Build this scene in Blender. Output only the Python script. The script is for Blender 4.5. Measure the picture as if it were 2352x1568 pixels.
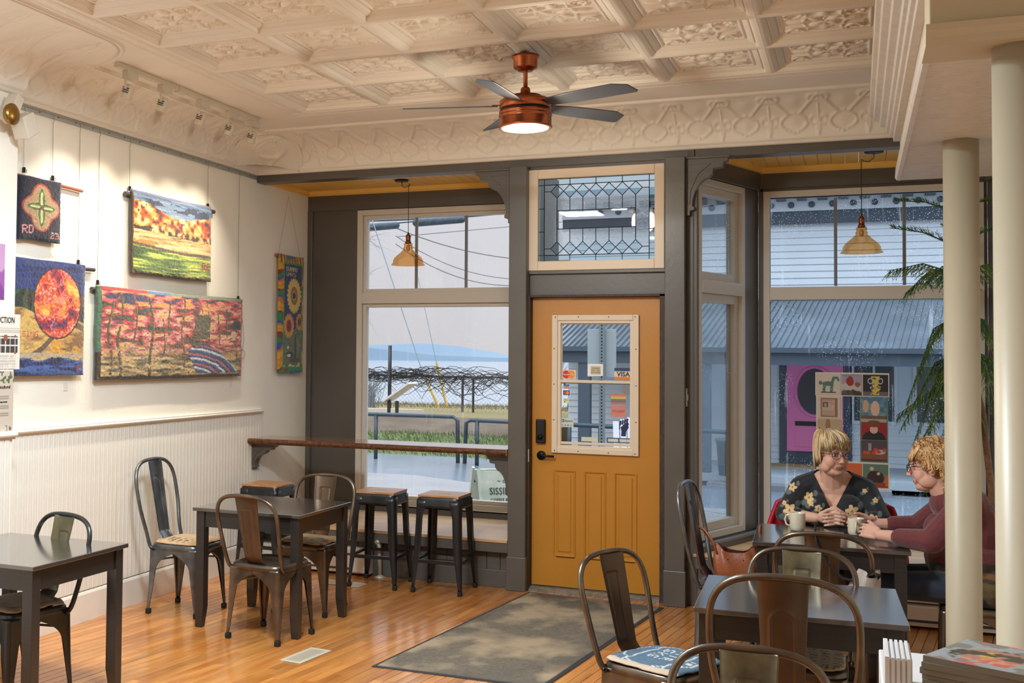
import bpy, math, random
import numpy as np
from mathutils import Vector, Matrix
random.seed(7); rng = np.random.RandomState(7)
PI = math.pi
for o in list(bpy.data.objects): bpy.data.objects.remove(o)
SC = bpy.context.scene
COL = SC.collection
def lin(c):
    c = np.asarray(c, float)/255.0
    return np.where(c <= .04045, c/12.92, ((c+.055)/1.055)**2.4)
# ---------------------------------------------------------------- camera
cam_d = bpy.data.cameras.new('camera'); cam = bpy.data.objects.new('camera', cam_d); COL.objects.link(cam)
YAW, PIT, ROL = 0.41776594, 0.03288242, 0.0103933
HC = 1.64720537
_f = Vector((-math.sin(YAW)*math.cos(PIT), math.cos(YAW)*math.cos(PIT), math.sin(PIT)))
_r = Vector((math.cos(YAW), math.sin(YAW), 0)); _u = _r.cross(_f)
_R = _r*math.cos(ROL)+_u*math.sin(ROL); _U = -_r*math.sin(ROL)+_u*math.cos(ROL)
_m = Matrix((( _R.x, _U.x, -_f.x, 0), (_R.y, _U.y, -_f.y, 0), (_R.z, _U.z, -_f.z, HC), (0, 0, 0, 1)))
cam.matrix_world = _m
cam_d.sensor_width = 36; cam_d.lens = 2656.858/2352*36
cam_d.shift_x = 390.5/2352; cam_d.shift_y = -58.9/2352
cam_d.clip_start = .05; cam_d.clip_end = 3000
SC.camera = cam
# ---------------------------------------------------------------- world: overcast sky, brighter overhead
W = bpy.data.worlds.new('overcast'); SC.world = W; W.use_nodes = True
wn = W.node_tree; bg = wn.nodes['Background']
tc = wn.nodes.new('ShaderNodeTexCoord'); sx = wn.nodes.new('ShaderNodeSeparateXYZ'); rp = wn.nodes.new('ShaderNodeValToRGB')
wn.links.new(tc.outputs['Generated'], sx.inputs[0]); wn.links.new(sx.outputs['Z'], rp.inputs[0]); wn.links.new(rp.outputs[0], bg.inputs[0])
e = rp.color_ramp.elements
e[0].position = 0.0; e[0].color = (.485, .47, .48, 1)
e[1].position = .9; e[1].color = (2.35, 2.5, 2.7, 1)
k = rp.color_ramp.elements.new(.20); k.color = (.56, .56, .60, 1)
bg.inputs[1].default_value = 1.0
def area(name, loc, size, power, col, rot=(0, 0, 0), sy=None):
    d = bpy.data.lights.new(name, 'AREA'); d.energy = power; d.color = col; d.size = size
    if sy: d.shape = 'RECTANGLE'; d.size_y = sy
    o = bpy.data.objects.new(name, d); o.location = loc; o.rotation_euler = rot; COL.objects.link(o); return o
FILL_TINT = (.80, .92, 1.0)
FILL_LIGHTS = [(-2.75, 3.45, 3.215, 48), (-2.15, 3.90, 3.215, 102), (-2.6, .6, 3.215, 22)]  # added fill lights just out of view, invented to brighten the room
for x_, y_, z_, p_ in FILL_LIGHTS: area('fill_light', (x_, y_, z_), .42, p_, FILL_TINT)
SC.view_settings.view_transform = 'Standard'; SC.view_settings.look = 'None'
SC.view_settings.exposure = .52; SC.view_settings.gamma = 1; SC.view_settings.use_curve_mapping = False
SC.cycles.max_bounces = 8; SC.cycles.diffuse_bounces = 5; SC.cycles.glossy_bounces = 4; SC.cycles.transparent_max_bounces = 16; SC.cycles.transmission_bounces = 6
SC.cycles.use_denoising = True; SC.cycles.caustics_reflective = False; SC.cycles.caustics_refractive = False
SC.cycles.sample_clamp_indirect = 6
# ---------------------------------------------------------------- materials
MATS = {}
def mat(name, rgb, rough=.5, metal=0., bump=0., bscale=40., var=0., vscale=6., spec=.5, vcol=False, emit=None, es=0, cior=1.5, grain=None, objrand=0., coat=0., alpha=None, var2=None, stretch=(1, 1, 1), sheen=0.):
    if name in MATS: return MATS[name]
    m = bpy.data.materials.new(name); m.use_nodes = True; nt = m.node_tree; N = nt.nodes; L = nt.links
    b = N['Principled BSDF']; c = tuple(lin(rgb))+(1,)
    b.inputs['Base Color'].default_value = c; b.inputs['Roughness'].default_value = rough; b.inputs['Metallic'].default_value = metal
    b.inputs['Specular IOR Level'].default_value = spec; b.inputs['Coat Weight'].default_value = coat; b.inputs['Coat Roughness'].default_value = .12; b.inputs['Coat IOR'].default_value = cior
    if sheen: b.inputs['Sheen Weight'].default_value = sheen
    src = None
    if vcol:
        a = N.new('ShaderNodeAttribute'); a.attribute_name = 'Col'; src = a.outputs['Color']
    tcn = N.new('ShaderNodeTexCoord'); mp = N.new('ShaderNodeMapping'); mp.inputs['Scale'].default_value = stretch
    L.new(tcn.outputs['Object'], mp.inputs[0]); vec = mp.outputs[0]
    if objrand:
        oi = N.new('ShaderNodeObjectInfo'); ad = N.new('ShaderNodeVectorMath'); ad.operation = 'ADD'
        ml = N.new('ShaderNodeMath'); ml.operation = 'MULTIPLY'; ml.inputs[1].default_value = 37.
        L.new(oi.outputs['Random'], ml.inputs[0]); L.new(vec, ad.inputs[0]); L.new(ml.outputs[0], ad.inputs[1]); vec = ad.outputs[0]
    if var:
        n = N.new('ShaderNodeTexNoise'); n.inputs['Scale'].default_value = vscale; n.inputs['Detail'].default_value = 6
        L.new(vec, n.inputs['Vector'])
        r = N.new('ShaderNodeValToRGB'); r.color_ramp.elements[0].position = .3; r.color_ramp.elements[1].position = .7
        c2 = tuple(lin(var2))+(1,) if var2 else tuple(x*(1-var) for x in c[:3])+(1,)
        r.color_ramp.elements[0].color = c2
        r.color_ramp.elements[1].color = c if var2 else tuple(min(1, x*(1+var*.5)) for x in c[:3])+(1,)
        L.new(n.outputs[0], r.inputs[0])
        if src is None: src = r.outputs[0]
        else:
            r.color_ramp.elements[0].color = (1-var,)*3+(1,); r.color_ramp.elements[1].color = (1, 1, 1, 1)
            mx = N.new('ShaderNodeMix'); mx.data_type = 'RGBA'; mx.blend_type = 'MULTIPLY'; mx.inputs[0].default_value = 1
            L.new(src, mx.inputs[6]); L.new(r.outputs[0], mx.inputs[7]); src = mx.outputs[2]
    if objrand:
        hs = N.new('ShaderNodeHueSaturation'); mr = N.new('ShaderNodeMapRange'); mr.inputs[3].default_value = 1-objrand; mr.inputs[4].default_value = 1+objrand*.6
        L.new(oi.outputs['Random'], mr.inputs[0]); L.new(mr.outputs[0], hs.inputs['Value'])
        if src is not None: L.new(src, hs.inputs['Color'])
        else: hs.inputs['Color'].default_value = c
        src = hs.outputs[0]
    if src is not None: L.new(src, b.inputs['Base Color'])
    if bump:
        n2 = N.new('ShaderNodeTexNoise'); n2.inputs['Scale'].default_value = bscale; n2.inputs['Detail'].default_value = 4; L.new(vec, n2.inputs['Vector'])
        bp = N.new('ShaderNodeBump'); bp.inputs['Strength'].default_value = min(1, bump*10); bp.inputs['Distance'].default_value = .01 if bump >= .1 else .003
        L.new(n2.outputs[0], bp.inputs['Height']); L.new(bp.outputs[0], b.inputs['Normal'])
    if emit is not None:
        b.inputs['Emission Color'].default_value = tuple(lin(emit))+(1,); b.inputs['Emission Strength'].default_value = es
    MATS[name] = m; return m
def glass_mat(name, tint=(255, 255, 255), drops=0., dscale=60., refl=1., frost=0.):
    if name in MATS: return MATS[name]
    m = bpy.data.materials.new(name); m.use_nodes = True; nt = m.node_tree; N = nt.nodes; L = nt.links
    N.remove(N['Principled BSDF']); out = N['Material Output']
    tr = N.new('ShaderNodeBsdfTransparent'); tr.inputs[0].default_value = tuple(lin(tint))+(1,)
    gl = N.new('ShaderNodeBsdfGlossy'); gl.inputs['Roughness'].default_value = .02
    lw = N.new('ShaderNodeFresnel'); lw.inputs[0].default_value = 1.45
    mu = N.new('ShaderNodeMath'); mu.operation = 'MULTIPLY'; mu.inputs[1].default_value = .4*refl; L.new(lw.outputs[0], mu.inputs[0])
    mx = N.new('ShaderNodeMixShader'); L.new(mu.outputs[0], mx.inputs[0]); L.new(tr.outputs[0], mx.inputs[1]); L.new(gl.outputs[0], mx.inputs[2])
    last = mx.outputs[0]
    if frost:
        rf = N.new('ShaderNodeBsdfRefraction'); rf.inputs['Roughness'].default_value = .25; rf.inputs['IOR'].default_value = 1.12
        tcn = N.new('ShaderNodeTexCoord'); n2 = N.new('ShaderNodeTexNoise'); n2.inputs['Scale'].default_value = 60; n2.inputs['Detail'].default_value = 3; n2.inputs['Distortion'].default_value = 1.5
        bp = N.new('ShaderNodeBump'); bp.inputs['Strength'].default_value = 1; bp.inputs['Distance'].default_value = .004
        L.new(tcn.outputs['Object'], n2.inputs['Vector']); L.new(n2.outputs[0], bp.inputs['Height']); L.new(bp.outputs[0], rf.inputs['Normal']); L.new(bp.outputs[0], gl.inputs['Normal'])
        m2 = N.new('ShaderNodeMixShader'); m2.inputs[0].default_value = frost; L.new(last, m2.inputs[1]); L.new(rf.outputs[0], m2.inputs[2]); last = m2.outputs[0]
    if drops:
        tcn = N.new('ShaderNodeTexCoord')
        mp = N.new('ShaderNodeMapping'); mp.inputs['Scale'].default_value = (1, 1, .8); L.new(tcn.outputs['Object'], mp.inputs[0])
        vo = N.new('ShaderNodeTexVoronoi'); vo.inputs['Scale'].default_value = dscale; L.new(mp.outputs[0], vo.inputs['Vector'])
        no = N.new('ShaderNodeTexNoise'); no.inputs['Scale'].default_value = 2.2; no.inputs['Detail'].default_value = 5; L.new(tcn.outputs['Object'], no.inputs['Vector'])
        mp2 = N.new('ShaderNodeMapping'); mp2.inputs['Scale'].default_value = (45, 45, 2.); L.new(tcn.outputs['Object'], mp2.inputs[0])
        st = N.new('ShaderNodeTexNoise'); st.inputs['Scale'].default_value = 1; st.inputs['Detail'].default_value = 3; L.new(mp2.outputs[0], st.inputs['Vector'])
        a = N.new('ShaderNodeMapRange'); a.inputs[1].default_value = .22; a.inputs[2].default_value = .12; L.new(vo.outputs['Distance'], a.inputs[0])
        b = N.new('ShaderNodeMapRange'); b.inputs[1].default_value = .45; b.inputs[2].default_value = .62; L.new(no.outputs[0], b.inputs[0])
        c = N.new('ShaderNodeMapRange'); c.inputs[1].default_value = .60; c.inputs[2].default_value = .72; c.inputs[4].default_value = .5; L.new(st.outputs[0], c.inputs[0])
        ab = N.new('ShaderNodeMath'); ab.operation = 'MULTIPLY'; L.new(a.outputs[0], ab.inputs[0]); L.new(b.outputs[0], ab.inputs[1])
        s = N.new('ShaderNodeMath'); s.operation = 'MAXIMUM'; L.new(ab.outputs[0], s.inputs[0])
        cb = N.new('ShaderNodeMath'); cb.operation = 'MULTIPLY'; L.new(c.outputs[0], cb.inputs[0]); L.new(b.outputs[0], cb.inputs[1]); L.new(cb.outputs[0], s.inputs[1])
        f = N.new('ShaderNodeMath'); f.operation = 'MULTIPLY'; f.inputs[1].default_value = drops; L.new(s.outputs[0], f.inputs[0])
        tl = N.new('ShaderNodeBsdfTranslucent'); tl.inputs[0].default_value = (.9, .95, 1, 1)
        m3 = N.new('ShaderNodeMixShader'); L.new(f.outputs[0], m3.inputs[0]); L.new(last, m3.inputs[1]); L.new(tl.outputs[0], m3.inputs[2]); last = m3.outputs[0]
    L.new(last, out.inputs[0]); MATS[name] = m; return m
# ---------------------------------------------------------------- mesh builder
class MB:
    def __init__(s): s.v = []; s.f = []; s.c = []; s.col = None
    def color(s, c): s.col = tuple(lin(c)); return s
    def add(s, vs, fs):
        n = len(s.v); s.v += [tuple(map(float, p)) for p in vs]; s.f += [tuple(n+i for i in f) for f in fs]
        if s.col is not None: s.c += [s.col]*len(vs)
        return s
    def box(s, x0, y0, z0, x1, y1, z1, M=None):
        vs = [(x, y, z) for z in (z0, z1) for y in (y0, y1) for x in (x0, x1)]
        if M is not None: vs = [M @ Vector(v) for v in vs]
        return s.add(vs, [(0, 2, 3, 1), (4, 5, 7, 6), (0, 1, 5, 4), (2, 6, 7, 3), (0, 4, 6, 2), (1, 3, 7, 5)])
    def prism(s, pts, axis, a, b):
        # pts: 2d polygon; extruded along axis from a to b
        n = len(pts); vs = []
        for t in (a, b):
            for (p, q) in pts:
                vs.append((t, p, q) if axis == 'x' else (p, t, q) if axis == 'y' else (p, q, t))
        fs = [tuple(range(n)), tuple(range(2*n-1, n-1, -1))]+[(i, i+n, (i+1) % n+n, (i+1) % n) for i in range(n)]
        return s.add(vs, fs)
    def tube(s, path, r, n=8, cap=True, flat=1., closed=False):
        P = [Vector(p) for p in path]; k = len(P); rs = r if hasattr(r, '__len__') else [r]*k
        vs = []; fs = []; up = None
        for i in range(k):
            t = (P[(i+1) % k]-P[i-1]) if closed else (P[min(i+1, k-1)]-P[max(i-1, 0)])
            t.normalize()
            if up is None:
                up = Vector((0, 0, 1)) if abs(t.z) < .9 else Vector((1, 0, 0))
            a = (up-t*up.dot(t)).normalized(); b = t.cross(a); up = a
            for j in range(n):
                th = 2*PI*j/n; vs.append(P[i]+a*(math.cos(th)*rs[i])+b*(math.sin(th)*rs[i]*flat))
        m = k if closed else k-1
        for i in range(m):
            i2 = (i+1) % k
            for j in range(n): fs.append((i*n+j, i*n+(j+1) % n, i2*n+(j+1) % n, i2*n+j))
        if cap and not closed: fs += [tuple(range(n-1, -1, -1)), tuple((k-1)*n+j for j in range(n))]
        return s.add(vs, fs)
    def lathe(s, prof, c=(0, 0, 0), n=24, axis='z'):
        vs = []; fs = []
        for (r, z) in prof:
            for j in range(n):
                a = 2*PI*j/n; p = (r*math.cos(a), r*math.sin(a), z)
                if axis == 'y': p = (p[0], p[2], p[1])
                if axis == 'x': p = (p[2], p[0], p[1])
                vs.append((p[0]+c[0], p[1]+c[1], p[2]+c[2]))
        for i in range(len(prof)-1):
            for j in range(n): fs.append((i*n+j, i*n+(j+1) % n, (i+1)*n+(j+1) % n, (i+1)*n+j))
        if prof[0][0] > 1e-5: fs.append(tuple(range(n-1, -1, -1)))
        if prof[-1][0] > 1e-5: fs.append(tuple((len(prof)-1)*n+j for j in range(n)))
        return s.add(vs, fs)
    def ell(s, c, r, M=None, nu=16, nv=10):
        vs = []; fs = []
        for i in range(nv+1):
            ph = PI*i/nv
            for j in range(nu):
                th = 2*PI*j/nu; p = Vector((r[0]*math.sin(ph)*math.cos(th), r[1]*math.sin(ph)*math.sin(th), r[2]*math.cos(ph)))
                if M is not None: p = M @ p
                vs.append(p+Vector(c))
        for i in range(nv):
            for j in range(nu): fs.append((i*nu+j, (i+1)*nu+j, (i+1)*nu+(j+1) % nu, i*nu+(j+1) % nu))
        return s.add(vs, fs)
    def cap(s, p0, p1, r0, r1, n=12):
        P0 = Vector(p0); P1 = Vector(p1); d = (P1-P0); L = d.length; d.normalize()
        path = []; rs = []
        for i in range(5): a = PI/2*i/4; path.append(P0-d*(r0*math.cos(a))); rs.append(max(r0*math.sin(a), 1e-4))
        for i in range(5): a = PI/2*(4-i)/4; path.append(P1+d*(r1*math.cos(a))); rs.append(max(r1*math.sin(a), 1e-4))
        return s.tube(path, rs, n)
    def grid(s, P, cols=None, flip=False):
        # P: (nu,nv,3)
        nu, nv = P.shape[:2]; n = len(s.v)
        s.v += [tuple(p) for p in P.reshape(-1, 3).tolist()]
        if cols is not None: s.c += [tuple(c) for c in cols.reshape(-1, 3).tolist()]
        elif s.col is not None: s.c += [s.col]*(nu*nv)
        for i in range(nu-1):
            for j in range(nv-1):
                a = n+i*nv+j; q = (a, a+nv, a+nv+1, a+1); s.f.append(q[::-1] if flip else q)
        return s
    def mesh(s, name, smooth=False):
        me = bpy.data.meshes.new(name); me.from_pydata(s.v, [], s.f)
        if s.c and len(s.c) == len(s.v):
            at = me.color_attributes.new('Col', 'FLOAT_COLOR', 'POINT')
            a = np.ones((len(s.v), 4), np.float32); a[:, :3] = s.c; at.data.foreach_set('color', a.ravel())
        if smooth: me.polygons.foreach_set('use_smooth', [True]*len(me.polygons))
        me.update(); return me
    def build(s, name, m, parent=None, smooth=False, bevel=0., loc=None, rot=None, auto=False, fix=True):
        me = s.mesh(name, smooth or auto)
        if fix:
            import bmesh
            bm = bmesh.new(); bm.from_mesh(me); bmesh.ops.recalc_face_normals(bm, faces=bm.faces)
            if auto:
                for e in bm.edges:
                    if len(e.link_faces) == 2 and e.calc_face_angle(0) > .6: e.smooth = False
            bm.to_mesh(me); bm.free()
        return link(name, me, m, parent, bevel, loc, rot)
def link(name, me, m=None, parent=None, bevel=0., loc=None, rot=None):
    if m is not None and not me.materials: me.materials.append(m)
    o = bpy.data.objects.new(name, me); COL.objects.link(o)
    if parent is not None: o.parent = parent
    if loc is not None: o.location = loc
    if rot is not None: o.rotation_euler = rot
    if bevel:
        b = o.modifiers.new('bevel', 'BEVEL'); b.width = bevel; b.segments = 2; b.limit_method = 'ANGLE'
    return o
def tag(o, label=None, cat=None, group=None, kind=None):
    if label: o['label'] = label
    if cat: o['category'] = cat
    if group: o['group'] = group
    if kind: o['kind'] = kind
    return o
def thing(name, label, cat, loc=(0, 0, 0), rz=0, group=None):
    o = bpy.data.objects.new(name, None); COL.objects.link(o); o.location = loc; o.rotation_euler = (0, 0, rz); o.empty_display_size = .1
    return tag(o, label, cat, group)
def structure(name): 
    o = bpy.data.objects.new(name, None); COL.objects.link(o); o['kind'] = 'structure'; o.empty_display_size = .1; return o
def dup(root, loc=None, rz=None, label=None, group=None, name=None):
    def cp(o, par):
        c = o.copy(); COL.objects.link(c); c.parent = par
        for ch in list(o.children): cp(ch, c)
        return c
    r = cp(root, None)
    if loc is not None: r.location = loc
    if rz is not None: r.rotation_euler = (0, 0, rz)
    if label: r['label'] = label
    if group: r['group'] = group
    return r
def text(s, size, loc, rot, m, parent=None, ex=.0008, name='lettering', ax='CENTER', sx=1., font=None, bold=0.):
    c = bpy.data.curves.new(name, 'FONT'); c.body = s; c.size = size; c.extrude = ex; c.align_x = ax; c.align_y = 'CENTER'; c.offset = bold; c.resolution_u = 2
    t_ = bpy.data.objects.new('tmp', c); me = bpy.data.meshes.new_from_object(t_); bpy.data.objects.remove(t_); bpy.data.curves.remove(c); me.materials.clear(); me.materials.append(m)
    o = bpy.data.objects.new(name, me); COL.objects.link(o); o.location = loc; o.rotation_euler = rot; o.scale = (sx, 1, 1)
    if parent is not None: o.parent = parent
    return o
# ---------------------------------------------------------------- numpy painting
def vn(x, y, seed=0):
    x = np.asarray(x, float); y = np.asarray(y, float)
    xi = np.floor(x).astype(np.int64); yi = np.floor(y).astype(np.int64); xf = x-xi; yf = y-yi
    def h(a, b):
        n = (a*374761393+b*668265263+seed*1442695) & 0xffffffff; n = ((n ^ (n >> 13))*1274126177) & 0xffffffff
        return ((n ^ (n >> 16)) & 0xffff)/65535.
    u = xf*xf*(3-2*xf); v = yf*yf*(3-2*yf)
    return (h(xi, yi)*(1-u)+h(xi+1, yi)*u)*(1-v)+(h(xi, yi+1)*(1-u)+h(xi+1, yi+1)*u)*v
def fbm(x, y, seed=0, o=4):
    t = 0; a = .5; s = 0
    for i in range(o): t = t+a*vn(x*2**i, y*2**i, seed+i*17); s += a; a *= .5
    return t/s
def pick(t, cols):
    cols = lin(np.array(cols)); i = np.clip((t*len(cols)).astype(int), 0, len(cols)-1); return cols[i]
def put(C, m, rgb):
    m = np.clip(np.asarray(m, float), 0, 1)[..., None]; C[:] = C*(1-m)+lin(rgb)*m
GL = {'A': '01110 10001 10001 11111 10001 10001 10001', 'B': '11110 10001 10001 11110 10001 10001 11110', 'C': '01111 10000 10000 10000 10000 10000 01111', 'D': '11110 10001 10001 10001 10001 10001 11110', 'E': '11111 10000 10000 11110 10000 10000 11111',
 'G': '01111 10000 10000 10011 10001 10001 01111', 'I': '01110 00100 00100 00100 00100 00100 01110', 'M': '10001 11011 10101 10001 10001 10001 10001', 'N': '10001 11001 10101 10011 10001 10001 10001', 'O': '01110 10001 10001 10001 10001 10001 01110',
 'R': '11110 10001 10001 11110 10100 10010 10001', 'S': '01111 10000 10000 01110 00001 00001 11110', 'U': '10001 10001 10001 10001 10001 10001 01110', 'Y': '10001 10001 01010 00100 00100 00100 00100', 'P': '11110 10001 10001 11110 10000 10000 10000',
 'K': '10001 10010 10100 11000 10100 10010 10001', 'T': '11111 00100 00100 00100 00100 00100 00100', 'W': '10001 10001 10001 10101 10101 11011 10001', '2': '01110 10001 00001 00110 01000 10000 11111', '3': '11110 00001 00001 01110 00001 00001 11110', ' ': '00000 '*6+'00000'}
def ptext(u, v, s, x, y, h, w=None):
    # mask of block text with lower-left (x,y), letter height h, letter width w
    w = w or h*.7; m = np.zeros_like(u); 
    for k, ch in enumerate(s):
        g = GL[ch].split(); uu = (u-(x+k*w*1.2))/w*5; vv = (y+h-v)/h*7
        ok = (uu >= 0) & (uu < 5) & (vv >= 0) & (vv < 7)
        ui = np.clip(uu.astype(int), 0, 4); vi = np.clip(vv.astype(int), 0, 6)
        G = np.array([[int(c) for c in r] for r in g]); m = np.maximum(m, ok*G[vi, ui])
    return m
def panel(name, P0, U, V, nu, nv, paint, m, parent=None, thick=.004, relief=None, warp=None):
    """flat or slightly relieved panel: P0 lower-left corner, U and V edge vectors; paint(u,v)->colours"""
    P0 = np.array(P0, float); U = np.array(U, float); V = np.array(V, float); Nn = np.cross(U, V); Nn /= np.linalg.norm(Nn)
    u, v = np.meshgrid(np.linspace(0, 1, nu), np.linspace(0, 1, nv), indexing='ij')
    C = paint(u, v); H = np.full(u.shape, thick) if relief is None else thick+relief(u, v)
    uu, vv = (u, v) if warp is None else warp(u, v)
    P = P0+uu[..., None]*U+vv[..., None]*V
    F = P+H[..., None]*Nn
    mb = MB(); mb.grid(F, C)
    # back and rim
    rim = [(i, 0) for i in range(nu)]+[(nu-1, j) for j in range(1, nv)]+[(i, nv-1) for i in range(nu-2, -1, -1)]+[(0, j) for j in range(nv-2, 0, -1)]
    b = len(mb.v); mb.v += [tuple(P[i, j]) for i, j in rim]; mb.c += [tuple(C[i, j]*.8) for i, j in rim]; n = len(rim)
    for k in range(n):
        i, j = rim[k]; i2, j2 = rim[(k+1) % n]; mb.f.append((i*nv+j, b+k, b+(k+1) % n, i2*nv+j2))
    mb.f.append(tuple(range(b+n-1, b-1, -1)))
    return mb.build(name, m, parent, fix=False)
XW, D, YB, ZC = -4.318, 8.042, 9.0, 3.30
# ================================================================ SETTING
plaster = mat('white_plaster', (240, 236, 224), .85, bump=.05, bscale=55, var=.03, vscale=3)
cream = mat('cream_ceiling_paint', (234, 229, 218), .6, var=.04, vscale=4)
white = mat('white_gloss_paint', (232, 228, 218), .4, var=.04, vscale=8)
vinyl = mat('white_window_vinyl', (214, 207, 194), .35)
dark = mat('charcoal_brown_paint', (92, 87, 80), .35, bump=.02, bscale=30, var=.08, vscale=5)
gold = mat('gold_paint', (246, 200, 104), .45, var=.06, vscale=5)
orange = mat('orange_door_paint', (190, 128, 40), .38, bump=.015, bscale=120, var=.05, vscale=3)
black = mat('black_metal', (22, 22, 24), .4, metal=.3)
maple = mat('maple_floor', (212, 148, 78), .24, var=.34, vscale=1.6, bump=.015, bscale=3, objrand=.22, coat=.35, stretch=(9, 1.3, 1), var2=(178, 104, 40))
deckw = mat('pale_pine', (222, 186, 140), .4, var=.25, vscale=2, objrand=.12, stretch=(1.5, 22, 1), var2=(190, 145, 96))
under = mat('dark_gap', (40, 24, 14), .9)
# floor with maple strips laid slightly askew
fl = structure('floor')
mb = MB(); mb.box(XW-.3, -3.2, -.12, 2.0, 8.2, -.012); mb.build('subfloor', under, fl)
PW = .0565; ang = math.radians(7.2); ca, sa = math.cos(ang), math.sin(ang)
unit = {}
def plank_mesh(L):
    L = round(L, 1)
    if L not in unit:
        b = MB(); w = PW/2-.0013; h = .0014
        b.add([(-w, 0, -.012), (w, 0, -.012), (w, L, -.012), (-w, L, -.012), (-w, 0, -h), (w, 0, -h), (w, L, -h), (-w, L, -h), (-w+h, h, 0), (w-h, h, 0), (w-h, L-.0015, 0), (-w+h, L-.0015, 0)],
              [(4, 5, 9, 8), (5, 6, 10, 9), (6, 7, 11, 10), (7, 4, 8, 11), (8, 9, 10, 11), (0, 1, 5, 4), (1, 2, 6, 5), (2, 3, 7, 6), (3, 0, 4, 7)])
        unit[L] = b.mesh('plank'); unit[L].materials.append(maple)
    return unit[L]
cand = []
for i in range(-130, 60):
    y = -3.2-random.random()*1.5
    while y < 9.6:
        L = random.choice([.5, .7, .8, .9, 1.1, 1.3, 1.5]); xc = i*PW
        cx = xc*ca+(y+L/2)*sa; cy = -xc*sa+(y+L/2)*ca
        x0 = xc*ca+y*sa; y0 = -xc*sa+y*ca
        if XW-.1 < cx < 1.75 and -3.3 < cy < 8.6 and y0 < 8.03:
            dd = Vector((cx, cy, -HC)); z = dd.dot(_f)
            if z > .5:
                px = (1176-390.5)+2656.858*dd.dot(_R)/z; py = (784-58.9)-2656.858*dd.dot(_U)/z
                vis = -300 < px < 2600 and py < 1700
            else: vis = False
            cand.append((0 if vis else 1, cy, x0, y0, L))
        y += L
cand.sort()
rest = MB()
for k, (nv, cy, x0, y0, L) in enumerate(cand):
    if k < 300:
        o = link('plank', plank_mesh(L), None, fl, loc=(x0, y0, random.uniform(-.0008, 0)), rot=(0, 0, -ang))
    else:
        M = Matrix.Translation((x0, y0, random.uniform(-.0008, 0))) @ Matrix.Rotation(-ang, 4, 'Z'); me = plank_mesh(L)
        rest.add([M @ v.co for v in me.vertices], [tuple(p.vertices) for p in me.polygons])
r_ = rest.build('plank_rest', maple, fl); r_['kind'] = 'stuff'
# walls
wl = structure('wall_left')
mb = MB(); mb.box(XW-.2, -3.2, 0, XW, YB, 3.3); mb.box(XW, -3.2, 0, -4.2, 5.05, 3.3); mb.build('plaster_face', plaster, wl)
bead = MB(); w = .045
bead.add([(0, 0, .19), (0, w, .19), (0, 0, 1.17), (0, w, 1.17)], [])
def bead_mesh(z0, z1, h=.010):
    b = MB(); pr = [(0, 0), (h*.75, .0015), (h, .005), (h, .026), (h*.45, .0275), (h*.45, .0295), (h*.95, .0315), (h*.95, .0385), (h*.45, .0405), (h*.75, .0425), (h, w-.003), (0, w)]
    vs = [(x, y, z) for z in (z0, z1) for x, y in pr]; n = len(pr)
    return b.add(vs, [(i, i+1, i+1+n, i+n) for i in range(n-1)]+[tuple(range(2*n-1, n-1, -1))]).mesh('bead_board')
bm1 = bead_mesh(.19, 1.17); bm1.materials.append(white)
y = 5.05
while y < 8.12:
    link('bead_board', bm1, None, wl, loc=(XW, y, 0)); y += w
y = 3.9
bm2 = bm1
while y < 5.02:
    link('bead_board', bm2, None, wl, loc=(-4.2, y, 0)); y += w
def molding(name, prof, y0, y1, x, m, parent=None, sgn=1):
    return MB().prism([(x+sgn*d, z) for d, z in prof], 'y', y0, y1).build(name, m, parent)
CR = [(0, 1.165), (.012, 1.165), (.016, 1.175), (.03, 1.182), (.034, 1.19), (.028, 1.197), (.028, 1.205), (0, 1.21)]
t = structure('trim_1'); molding('chair_rail', CR, 5.05, 8.15, XW, white, t); molding('chair_rail', CR, 3.0, 5.06, -4.2, white, t)
BB = [(0, 0), (.016, 0), (.016, .165), (.011, .178), (0, .185)]
t = structure('baseboard_left'); molding('board', BB, 5.05, 8.02, XW, white, t); molding('board', BB, -3, 5.06, -4.2, white, t)
# picture hanging rail
t = structure('trim_2'); alu = mat('aluminium_rail', (178, 182, 182), .35, metal=.6)
molding('picture_rail', [(0, 3.012), (.012, 3.012), (.012, 3.018), (.006, 3.02), (.006, 3.034), (.012, 3.036), (.012, 3.04), (0, 3.04)], 5.06, 8.04, XW, alu, t)
sc_ = MB(); y = 5.2
while y < 8.0: sc_.lathe([(.0001, 0), (.004, .0005), (.003, .003), (.0001, .004)], (XW+.006, y, 3.028), 8, 'x'); y += .17
s_ = sc_.build('rail_screws', black, t); s_['kind'] = 'stuff'
wr = structure('wall_right'); MB().box(1.35, -3.2, 0, 1.55, 8.2, 3.3).build('plaster_face', plaster, wr)
wb = structure('wall_back'); MB().box(XW-.2, -3.4, 0, 1.55, -3.2, 3.3).build('plaster_face', plaster, wb)
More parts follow.
